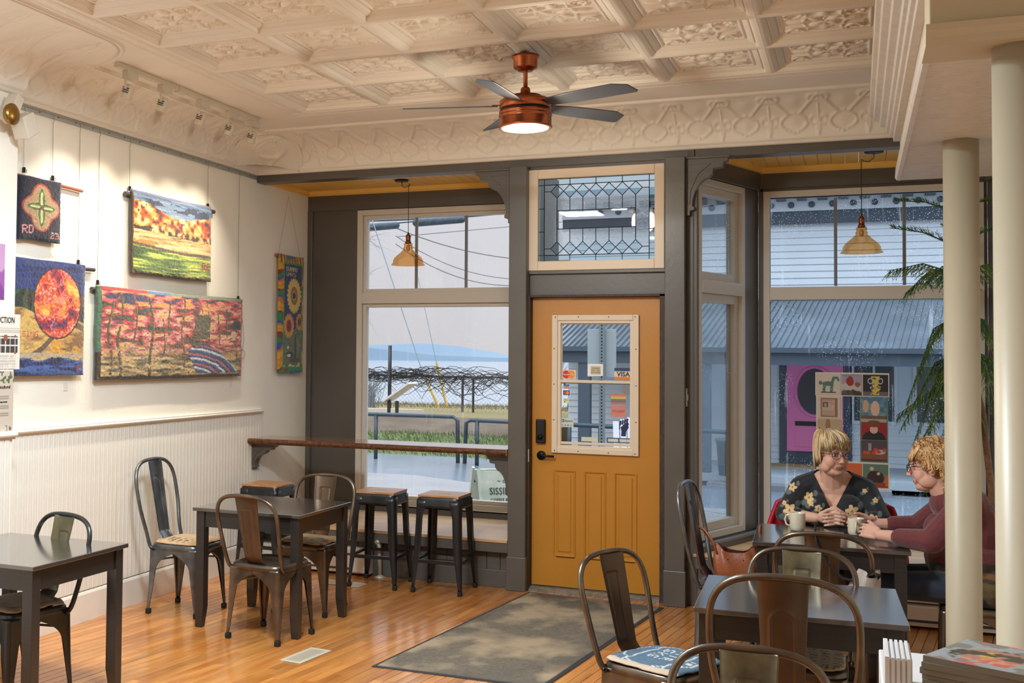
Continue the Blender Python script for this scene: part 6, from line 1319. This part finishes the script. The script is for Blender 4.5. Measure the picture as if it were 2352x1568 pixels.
def branch(p0, pts, tw, L, up, nn=22, yellow=.2):
    b = MB(); P_ = [Vector(p0)]+[Vector(q) for q in pts]; path = []
    for i in range(len(P_)-1):
        for q in np.linspace(0, 1, 10, endpoint=False): path.append(P_[i].lerp(P_[i+1], q))
    path.append(P_[-1]); b.color((70, 84, 40)); b.tube(path, [.006*(1-.75*i/len(path)) for i in range(len(path))], 5)
    N = tw
    for k in range(N):
        q = .08+.92*k/N; i = min(int(q*(len(path)-1)), len(path)-2); p = path[i]; t_ = (path[i+1]-path[i]).normalized(); s_ = 1 if k % 2 else -1
        side = Vector((0, 0, 1)).cross(t_); side = side.normalized() if side.length > .1 else Vector((1, 0, 0))
        d = t_*.7+side*s_*random.uniform(.35, .9)+Vector((0, 0, up+random.uniform(-.2, .2))); ll = L*(1-.55*q)*random.uniform(.7, 1.15)
        g = random.random(); col = (np.array((44, 84, 36))*(1-g)+np.array((96, 136, 44))*g)
        if random.random() < yellow: col = np.array((146, 160, 60))
        dn = d.normalized(); nseg = max(1, int(ll/.07)); pp = p.copy()
        for m_ in range(nseg): needle(b, pp, dn, int(nn/2), ll/nseg*1.05, col); pp = pp+dn*(ll/nseg); dn = (dn+Vector((0, 0, -.25 if up < 0 else .02))).normalized()
    b.build('branch', nm_g, pl, fix=False)
T_at = lambda z: Vector((float(np.interp(z, [s_[2] for s_ in stem], [s_[0] for s_ in stem])), py_, z))
def tier(z, ends, tw, L, up, **k):
    for e_ in ends: p = T_at(z); mid = p.lerp(Vector(e_), .5)+Vector((0, 0, e_[3] if len(e_) > 3 else .03)); branch(p, [mid, Vector(e_[:3])], tw, L, up, **k)
tier(2.60, [(.225, 8.25, 2.675), (.80, 8.35, 2.66), (.55, 8.0, 2.66), (.70, 8.8, 2.65)], 26, .07, .5, nn=18, yellow=.02)
tier(2.38, [(.205, 8.25, 2.50), (.90, 8.4, 2.50), (.50, 7.95, 2.47), (.66, 8.8, 2.46)], 30, .08, .5, nn=18, yellow=.02)
tier(2.20, [(.19, 8.22, 2.215, .06), (.92, 8.3, 2.20, .06), (.40, 8.0, 2.12, .08), (.70, 8.8, 2.1, .08), (.30, 8.5, 2.08, .1)], 60, .17, -.75, yellow=.3)
tier(1.95, [(.36, 8.15, 1.55, .12), (.30, 8.35, 1.35, .2), (.86, 8.1, 1.55, .15), (.90, 8.5, 1.6, .12)], 60, .17, -1.1, yellow=.22)
tier(1.72, [(.27, 8.2, 1.22, .16), (.40, 8.1, 1.10, .2), (.33, 8.45, 1.05, .2), (.82, 8.05, 1.15, .2), (.93, 8.4, 1.3, .15)], 80, .19, -1.0, yellow=.25)
tier(1.50, [(.30, 8.2, .98, .12), (.45, 8.15, .92, .15), (.52, 8.3, .95, .1), (.24, 8.35, 1.28, .08)], 70, .17, -.8, yellow=.3)
tier(1.32, [(.40, 8.3, .80, .10), (.55, 8.1, .85, .1)], 50, .15, -.8, yellow=.25)
# ================================================================ PEOPLE
skin = mat('skin', (255, 255, 255), .5, vcol=True, spec=.35, bump=.01, bscale=200); clothm = mat('garment', (255, 255, 255), .8, vcol=True, bump=.03, bscale=160, sheen=.2)
def remesh(mb, vox, name, it=3):
    me = mb.mesh('tmp'); o = bpy.data.objects.new('tmp', me); COL.objects.link(o)
    r = o.modifiers.new('r', 'REMESH'); r.mode = 'VOXEL'; r.voxel_size = vox; r.use_smooth_shade = True
    s_ = o.modifiers.new('s', 'SMOOTH'); s_.iterations = it; s_.factor = .5
    dg = bpy.context.evaluated_depsgraph_get(); out = bpy.data.meshes.new_from_object(o.evaluated_get(dg)); bpy.data.objects.remove(o); out.name = name
    out.polygons.foreach_set('use_smooth', [True]*len(out.polygons)); return out
def paintmesh(me, fn):
    n = len(me.vertices); co = np.zeros(n*3, np.float32); me.vertices.foreach_get('co', co); co = co.reshape(-1, 3).astype(float)
    for a in list(me.color_attributes): me.color_attributes.remove(a)
    at = me.color_attributes.new('Col', 'FLOAT_COLOR', 'POINT'); c = np.ones((n, 4), np.float32); c[:, :3] = fn(co); at.data.foreach_set('color', c.ravel())
def cut(me, fn):
    import bmesh
    bm = bmesh.new(); bm.from_mesh(me); dl = [f for f in bm.faces if fn(f.calc_center_median())]; bmesh.ops.delete(bm, geom=dl, context='FACES')
    bd = [v for v in bm.verts if v.is_boundary]
    for it in range(12):
        new = {}
        for v in bd:
            nb = [e.other_vert(v) for e in v.link_edges if e.is_boundary]
            if len(nb) == 2: new[v] = v.co*.4+(nb[0].co+nb[1].co)*.3
        for v, c in new.items(): v.co = c
    bm.to_mesh(me); bm.free()
def add_at(dst, src, M): dst.add([M @ Vector(v) for v in src.v], src.f)
def head_shape(full=1.):
    b = MB(); b.ell((0, -.012, .028), (.076, .094, .094)); b.ell((0, .020, -.040), (.062*full, .066, .076)); b.ell((0, .066, -.098), (.026, .018, .018)); b.ell((0, .03, -.092), (.046*full, .052, .034))
    for s_ in (-1, 1):
        b.ell((s_*.034*full, .046, -.038), (.032, .036, .040)); b.ell((s_*.046*full, .016, -.066), (.024, .048, .038)); b.ell((s_*.080, -.008, -.014), (.009, .019, .031), Matrix.Rotation(s_*.25, 3, 'Z')); b.ell((s_*.012, .098, -.034), (.0075, .009, .007)); b.ell((s_*.031, .074, .006), (.017, .012, .010)); b.ell((s_*.030, .078, .024), (.024, .010, .007))
    b.cap((0, .084, .010), (0, .105, -.030), .0085, .0115); b.ell((0, .075, -.067), (.032, .014, .018)); b.ell((0, .083, -.0625), (.021, .007, .005)); b.ell((0, .081, -.0725), (.018, .008, .0055)); return b
def face_paint(M, tone, lips, blush):
    inv = M.inverted()
    def f(co):
        L = np.array([inv @ Vector(c) for c in co]); C = np.zeros((len(co), 3)); C[:] = lin(tone)
        def p(m, rgb, k=1.): m = np.clip(m*k, 0, 1)[:, None]; C[:] = C*(1-m)+lin(rgb)*m
        fr = (L[:, 1] > .045)*(abs(L[:, 0]) < .08)*(abs(L[:, 2]) < .13)
        for s_ in (-1, 1):
            p(fr*np.exp(-(((L[:, 0]-s_*.040)/.022)**2+((L[:, 2]+.036)/.020)**2)), blush, .5)
            e = np.hypot((L[:, 0]-s_*.031)/.0155, (L[:, 2]-.004)/.0065); p(fr*(e < 1.45), (150, 96, 78), .6); p(fr*(e < 1), (222, 214, 206)); p(fr*(np.hypot(L[:, 0]-s_*.031-.002, L[:, 2]-.004) < .0062), (62, 74, 82)); p(fr*(abs(L[:, 2]-.0105) < .0022)*(abs(L[:, 0]-s_*.031) < .017), (78, 50, 44)); p(fr*(abs(L[:, 2]-.027+abs(abs(L[:, 0])-.03)*.25) < .0035)*(abs(L[:, 0]-s_*.031) < .020), (146, 106, 76), .8)
            p(fr*(abs(abs(L[:, 0])-.030-.10*(-.045-L[:, 2])) < .0025)*(L[:, 2] < -.04)*(L[:, 2] > -.075), (176, 112, 90), .5)
        p(fr*(np.hypot(L[:, 0]/.026, (L[:, 2]+.0675)/.0115) < 1)*(L[:, 1] > .07), lips, .8); p(fr*(abs(L[:, 2]+.0675-.10*np.clip(abs(L[:, 0])-.008, 0, 1)) < .0018)*(abs(L[:, 0]) < .026), (110, 52, 48), .8)
        p(fr*(np.hypot(abs(L[:, 0])-.009, (L[:, 2]+.041)) < .0035)*(L[:, 1] > .085), (120, 60, 50), .8); return C
    return f
def hand(b, W, d, n, s, curl=(.5, .7, .6), spread=.06, L=.088, thumb=None, r=.0076):
    """W wrist, d direction of fingers, n back-of-hand normal, s direction of the thumb side"""
    W = Vector(W); d = Vector(d).normalized(); n = Vector(n); n = (n-d*n.dot(d)).normalized(); s = d.cross(n)*(1 if d.cross(n).dot(Vector(s)) > 0 else -1)
    b.cap(W-d*.03, W+d*.012, .024, .022); 
    for q in (-.027, -.009, .009, .027): b.cap(W+d*.012+s*q*.75, W+d*.078+s*q, .0145, .0125)
    for k, (q, ln) in enumerate(((.028, .90), (.0095, 1.), (-.0095, .94), (-.028, .76))):
        p = W+d*(.080-.003*abs(k-1))+s*q+n*.002; a = 0; dd = (d+s*q*spread*35).normalized()
        for m_, seg in enumerate((.042, .026, .021)):
            a += curl[m_]; v = (dd*math.cos(a)-n*math.sin(a)).normalized(); p2 = p+v*seg*ln; b.cap(p, p2, r*(1-.08*m_), r*(.93-.08*m_), 10); p = p2
    t0 = W+d*.028+s*.024-n*.006; tv = thumb or (d*.75+s*.55-n*.35); tv = Vector(tv).normalized(); t1 = t0+tv*.038; t2 = t1+(tv*.8+d*.35-n*.25).normalized()*.030; t3 = t2+(tv*.5+d*.6-n*.4).normalized()*.022
    b.cap(t0, t1, .0135, .0105); b.cap(t1, t2, .0102, .0092); b.cap(t2, t3, .0090, .0078)
def strands(b, M, seeds, cols, rng_, r0=.004):
    for (p, q, m) in seeds:
        pts = [M @ (Vector(p)*(1-t)*(1-t)+Vector(m)*2*t*(1-t)+Vector(q)*t*t) for t in np.linspace(0, 1, 7)]; b.color(cols[int(rng_.random()*len(cols))]); b.tube(pts, [r0*(.5+1.2*math.sin(PI*min(.96, .12+t*.85))) for t in np.linspace(0, 1, 7)], 5, flat=.55)
# ---------------- woman in black floral blouse
wa = thing('person', 'woman with short blond hair and glasses in a black floral blouse, hands clasped on the table', 'person')
hx_ = Vector((-.123, 7.165, 1.112)); MA = Matrix.Translation(hx_) @ Matrix.Rotation(PI+math.radians(33), 4, 'Z') @ Matrix.Rotation(math.radians(-6), 4, 'X')
def torsoA(b, g=0.):
    b.ell((-.12, 7.36, .535), (.20+g, .16+g, .11+g)); b.ell((-.12, 7.29, .66), (.195+g, .155+g, .15+g)); b.ell((-.12, 7.30, .80), (.175+g, .12+g, .14+g)); b.ell((-.12, 7.285, .90), (.165+g, .090+g, .080+g))
    for s_ in (-1, 1): b.ell((-.12+s_*.078, 7.195, .795), (.080+g, .070+g, .075+g)); b.cap((-.12+s_*.03, 7.275, .965), (-.12+s_*.165, 7.275, .900), .050+g, .060+g)
armsA = [((-.295, 7.27, .89), (-.372, 7.135, .758), (-.205, 7.03, .757)), ((.055, 7.27, .89), (.130, 7.135, .758), (-.010, 7.03, .757))]
b = MB(); add_at(b, head_shape(1.06), MA); b.cap((-.122, 7.205, 1.03), (-.12, 7.265, .93), .060, .078); torsoA(b)
for (S_, E_, Wr) in armsA: b.cap(S_, E_, .052, .042); b.cap(E_, Wr, .042, .028)
b.ell((-.155, 7.008, .768), (.044, .021, .038)); b.ell((-.068, 7.008, .766), (.044, .021, .038))
def fing(pts, r): 
    for p, q in zip(pts[:-1], pts[1:]): b.cap(p, q, r, r*.94, 10); r *= .94
for k in range(4):
    za = .799-.0192*k; zb = .7895-.0192*k; ln = (.92, 1., .95, .8)[k]
    fing([(-.128, 6.992, za), (-.104, 6.975, za+.001), (-.104+.026*ln, 6.966, za-.002), (-.104+.050*ln, 6.973, za-.006)], .0086)
    fing([(-.094, 6.992, zb), (-.118, 6.974, zb+.001), (-.118-.026*ln, 6.965, zb-.002), (-.118-.050*ln, 6.972, zb-.006)], .0086)
fing([(-.165, 7.0, .795), (-.140, 6.988, .812), (-.112, 6.984, .816), (-.092, 6.984, .812)], .0105); fing([(-.058, 7.0, .793), (-.080, 6.988, .808), (-.104, 6.99, .826), (-.122, 6.99, .824)], .0105)
me = remesh(b, .0034, 'body', 4); paintmesh(me, face_paint(MA, (212, 168, 146), (178, 108, 100), (212, 140, 124))); bodyA = link('body', me, skin, wa)
b = MB(); torsoA(b, .010)
for (S_, E_, Wr) in armsA:
    b.cap(S_, E_, .066, .054); m_ = Vector(E_).lerp(Vector(Wr), .42); b.cap(E_, m_, .054, .046)
me = remesh(b, .005, 'blouse', 3)
cut(me, lambda c: (c.z > .80 and c.y < 7.25 and abs(c.x+.12) < .010+.075*(c.z-.80)/.15) or (math.hypot(c.x+.12, (c.y-7.25)*1.1) < .092 and c.z > .93))
def p_blouse(co):
    C = np.zeros((len(co), 3)); C[:] = lin((18, 22, 30)); x, y, z = co.T
    for k, (fx_, fz_, s_) in enumerate([(-.335, .905, .024), (-.245, .855, .028), (-.235, .825, .018), (-.195, .800, .022), (-.345, .785, .036), (-.30, .755, .022), (-.275, .745, .016), (-.19, .745, .026), (-.02, .795, .036), (.02, .765, .026), (.00, .740, .020), (.085, .765, .030), (.105, .745, .018), (.045, .905, .014), (-.06, .64, .03), (-.2, .62, .03), (-.34, .74, .014), (-.375, .82, .014), (.10, .86, .015)]):
        dx = x-fx_; dz = z-fz_; r = np.hypot(dx, dz); a = np.arctan2(dz, dx); fl_ = r < s_*(.55+.45*np.abs(np.cos(2.5*a+k))); fr = (y < 7.30)
        lf = (np.hypot((dx+s_*.9)/1.4, (dz+s_*1.1)) < s_*.55)+(np.hypot(dx-s_*1.2, (dz-s_*.9)/1.5) < s_*.38)
        C[fr*(lf > 0)] = lin((92, 104, 100)); C[fr*fl_] = lin((216, 186, 140)); C[fr*(r < s_*.2)] = lin((150, 104, 60))
    return C
paintmesh(me, p_blouse); link('blouse', me, clothm, wa)
b = MB(); b.ell((-.12, 7.36, .535), (.205, .165, .085))
for s_ in (-1, 1): b.cap((-.12+s_*.10, 7.33, .52), (-.12+s_*.12, 6.98, .515), .088, .066); b.cap((-.12+s_*.12, 6.98, .515), (-.12+s_*.12, 7.03, .11), .062, .045)
me = remesh(b, .008, 'trousers', 3); paintmesh(me, lambda co: np.tile(lin((30, 32, 40)), (len(co), 1))); link('trousers', me, clothm, wa)
for s_ in (-1, 1): MB().cap((-.12+s_*.12, 7.06, .045), (-.12+s_*.13, 6.88, .035), .043, .034).build('shoe', mat('dark_shoe', (40, 34, 32), .5), wa, True)
def haircap(M, col, r=(.084, .104, .104), keep=None):
    b = MB(); b.ell((0, -.018, .032), r, nu=40, nv=28); out = []
    for v in b.v:
        x, y, z = v; 
        if keep(x, y, z): out.append(v)
        else: out.append((x*.80, y*.80-.004, z*.80))
    b.v = [tuple(M @ Vector(v)) for v in out]; b.col = tuple(lin(col)); b.c = [b.col]*len(b.v); return b
hairm = mat('blond_hair', (255, 255, 255), .45, vcol=True, spec=.6); blond = [(206, 180, 130), (186, 152, 100), (222, 202, 160), (156, 120, 76), (214, 206, 186), (174, 140, 92)]
b = haircap(MA, (150, 116, 74), keep=lambda x, y, z: z > .055 or (y < .035 and z > -.02) or (y < -.01 and z > -.085)); r_ = random.Random(3); seeds = []
for k in range(1000):
    th = r_.uniform(0, 2*PI); ph = r_.uniform(.1, 1.0); cr = Vector((.018, -.035, .128))
    fy_ = math.sin(th); fxx = math.cos(th); zend = -.088 if fy_ < -.30 else (-.052 if fy_ < .30 else (.030 if abs(fxx) > .55 else .050)); zend += r_.uniform(-.012, .03)
    R1 = 1.03+r_.uniform(0, .10); ex_, ey_ = .083*R1*fxx, -.012+.098*R1*fy_; shr = 1 if zend > -.02 else .86
    q = (ex_*shr, ey_*shr+(0 if fy_ < .3 else .004), zend); mid = (.075*fxx*1.35+.008, -.018+.085*fy_*1.30, .115+r_.uniform(-.01, .02)); st = r_.uniform(0, .45)
    p = (cr.x+(mid[0]-cr.x)*st, cr.y+(mid[1]-cr.y)*st, .126+r_.uniform(-.004, .008)-.02*st*st); seeds.append((p, q, mid))
strands(b, MA, seeds, blond, r_, .0031); b.build('hair', hairm, wa, True, fix=False)
def glasses(M, rimc, par, lens=True):
    g = MB(); gm_ = mat('glasses_frame_'+str(rimc[0]), rimc, .35, metal=.3)
    for s_ in (-1, 1):
        pts = [M @ Vector((s_*(.034+.0235*math.cos(a)*(1+.12*math.sin(a))), .103-.010*abs(math.cos(a))*(s_*math.cos(a) > 0), .001+.0175*math.sin(a))) for a in np.linspace(0, 2*PI, 24, endpoint=False)]; g.tube(pts, .0017, 6, closed=True); g.tube([M @ Vector((s_*.058, .094, .009)), M @ Vector((s_*.078, .06, .010)), M @ Vector((s_*.084, .0, .006)), M @ Vector((s_*.080, -.02, -.004))], .0017, 6)
    g.tube([M @ Vector((-.012, .104, .004)), M @ Vector((0, .108, .007)), M @ Vector((.012, .104, .004))], .0016, 6); g.build('glasses', gm_, par, True)
glasses(MA, (58, 34, 66), wa)
MB().tube([(-.040+.0*math.cos(a), 7.028+.030*math.cos(a), .762+.030*math.sin(a)) for a in np.linspace(0, 2*PI, 16)], .0055, 6).build('bracelet', black, wa, True)
ring_ = mat('silver_ring', (200, 196, 186), .2, metal=1.); MB().ell(tuple(MA @ Vector((.084, -.004, -.045))), (.004, .004, .004)).build('earring', ring_, wa, True)
# ---------------- woman in maroon cardigan
wc = thing('person', 'woman with curly strawberry blond hair in a maroon cardigan, seen from the side holding a mug', 'person'); wc['label'] = 'curly-haired woman with glasses in a maroon cardigan, in profile, holding a mug'; wa['label'] = 'woman with short blond hair in a black floral blouse, hands clasped on the table'
MBB = Matrix.Translation((.345, 6.60, 1.108)) @ Matrix.Rotation(PI/2-.10, 4, 'Z') @ Matrix.Rotation(math.radians(-9), 4, 'X')
def torsoB(b, g=0.):
    b.ell((.60, 6.60, .545), (.165+g, .20+g, .115+g)); b.ell((.50, 6.60, .66), (.175+g, .195+g, .15+g)); b.ell((.53, 6.60, .80), (.130+g, .175+g, .16+g)); b.ell((.49, 6.60, .925), (.110+g, .165+g, .090+g)); b.ell((.425, 6.60, .925), (.075+g, .11+g, .070+g))
    for s_ in (-1, 1): b.ell((.405, 6.60+s_*.078, .785), (.080+g, .080+g, .080+g)); b.cap((.46, 6.60+s_*.03, .965), (.475, 6.60+s_*.165, .925), .056+g, .064+g)
armsB = [((.470, 6.42, .915), (.335, 6.345, .765), (.115, 6.500, .757)), ((.455, 6.775, .915), (.30, 6.885, .765), (.105, 6.86, .768))]
b = MB(); add_at(b, head_shape(1.05), MBB); b.cap((.375, 6.60, 1.04), (.455, 6.60, .94), .064, .086); torsoB(b)
for (S_, E_, Wr) in armsB: b.cap(S_, E_, .052, .043); b.cap(E_, Wr, .043, .029)
hand(b, (.105, 6.512, .762), (-.70, .66, .06), (-.55, -.70, .40), (0, 0, 1), curl=(.22, .42, .35), spread=.05, thumb=(-.45, .75, .45))
hand(b, (.092, 6.856, .775), (-.95, -.24, .06), (-.10, .85, .45), (0, 0, 1), curl=(.25, .45, .4), spread=.05, thumb=(-.8, -.3, .5))
me = remesh(b, .0034, 'body', 4); paintmesh(me, face_paint(MBB, (214, 164, 144), (184, 110, 102), (216, 132, 118))); link('body', me, skin, wc)
b = MB(); torsoB(b, .012)
for (S_, E_, Wr) in armsB: b.cap(S_, E_, .070, .060); m_ = Vector(E_).lerp(Vector(Wr), .60); b.cap(E_, m_, .060, .047)
me = remesh(b, .005, 'cardigan', 3); cut(me, lambda c: math.hypot((c.x-.43)*1.0, c.y-6.60) < .088 and c.z > .965)
def p_card(co):
    x, y, z = co.T; C = np.zeros((len(co), 3)); C[:] = lin((116, 48, 52)); zz = z+.02*np.sin(x*9)
    for lo_, hi_, c in ((.60, .645, (62, 50, 42)), (.575, .60, (134, 92, 44)), (.555, .575, (70, 56, 40)), (0, .555, (112, 94, 56))): C[(zz >= lo_)*(zz < hi_)*(x > .30)*(abs(y-6.6) < .26)*(z < .70)] = lin(c)
    return C
paintmesh(me, p_card); link('cardigan', me, mat('flecked_knit', (255, 255, 255), .85, vcol=True, var=.55, vscale=260, bump=.05, bscale=200, sheen=.3), wc)
b = MB(); b.ell((.60, 6.60, .53), (.17, .205, .085))
for s_, kx in ((-1, .135), (1, .15)): b.cap((.57, 6.60+s_*.10, .53), (kx, 6.60+s_*.12, .515), .092, .068); b.cap((kx, 6.60+s_*.12, .515), (kx-.05, 6.62+s_*.12, .13), .064, .047)
me = remesh(b, .008, 'jeans', 3); paintmesh(me, lambda co: lin((34, 44, 62))*(0.75+.5*vn(co[:, 0]*30, co[:, 2]*30+co[:, 1]*30, 3))[:, None]); link('jeans', me, clothm, wc)
for s_, kx in ((-1, .085), (1, .10)): b = MB(); b.cap((kx, 6.62+s_*.12, .13), (kx, 6.62+s_*.12, .06), .052, .050); b.cap((kx, 6.62+s_*.12, .048), (kx-.15, 6.63+s_*.13, .038), .047, .036); link('boot', remesh(b, .006, 'boot', 2), mat('dark_boot', (44, 36, 34), .5), wc)
curl = [(196, 152, 96), (176, 128, 76), (214, 178, 128), (150, 104, 62), (222, 190, 146)]
b = haircap(MBB, (168, 124, 76), (.092, .112, .110), keep=lambda x, y, z: z > .06 or (y < .02 and z > -.03) or (y < -.02 and z > -.10)); r_ = random.Random(9)
for k in range(1700):
    th = r_.uniform(0, 2*PI); z_ = r_.uniform(-.12, .142); fy_ = math.sin(th); fxx = math.cos(th)
    if (fy_ > .45 and z_ < .055) or (fy_ > .1 and z_ < -.0) or (abs(fxx) > .8 and z_ < .01 and fy_ > -.25): continue
    rr_ = math.sqrt(max(.0, 1-((z_-.02)/.125)**2)) if z_ > .02 else 1.; cx_, cy_ = .090*rr_*fxx, -.022+.110*rr_*fy_; R0 = r_.uniform(.009, .016); tw_ = r_.uniform(0, 6); pts = []
    for m_ in range(14): a = tw_+m_*.62; q = m_/13; pts.append(MBB @ Vector((cx_+R0*math.cos(a)*abs(fy_*.8+.2)+fxx*.006, cy_+R0*math.cos(a)*abs(fxx*.8+.1), z_+R0*math.sin(a)-.020*q)))
    b.color(curl[int(r_.random()*5)]); b.tube(pts, .0033, 5)
for k in range(110):
    q = r_.uniform(-1, 1); b.color(curl[int(r_.random()*5)]); x_ = q*.07; pts = [MBB @ Vector((x_+.004*math.sin(m_*1.6+k), .045+.050*math.sin(m_/6*1.5)-.02*q*q, .108-.0125*m_+.006*math.sin(k+m_))) for m_ in range(6)]; b.tube(pts, .0042, 5)
b.build('hair', hairm, wc, True, fix=False); glasses(MBB, (40, 38, 52), wc)
p_ = MBB @ Vector((.082, -.010, -.06)); MB().tube([p_, p_+Vector((0, 0, -.03))], .0016, 5).build('earring', ring_, wc)
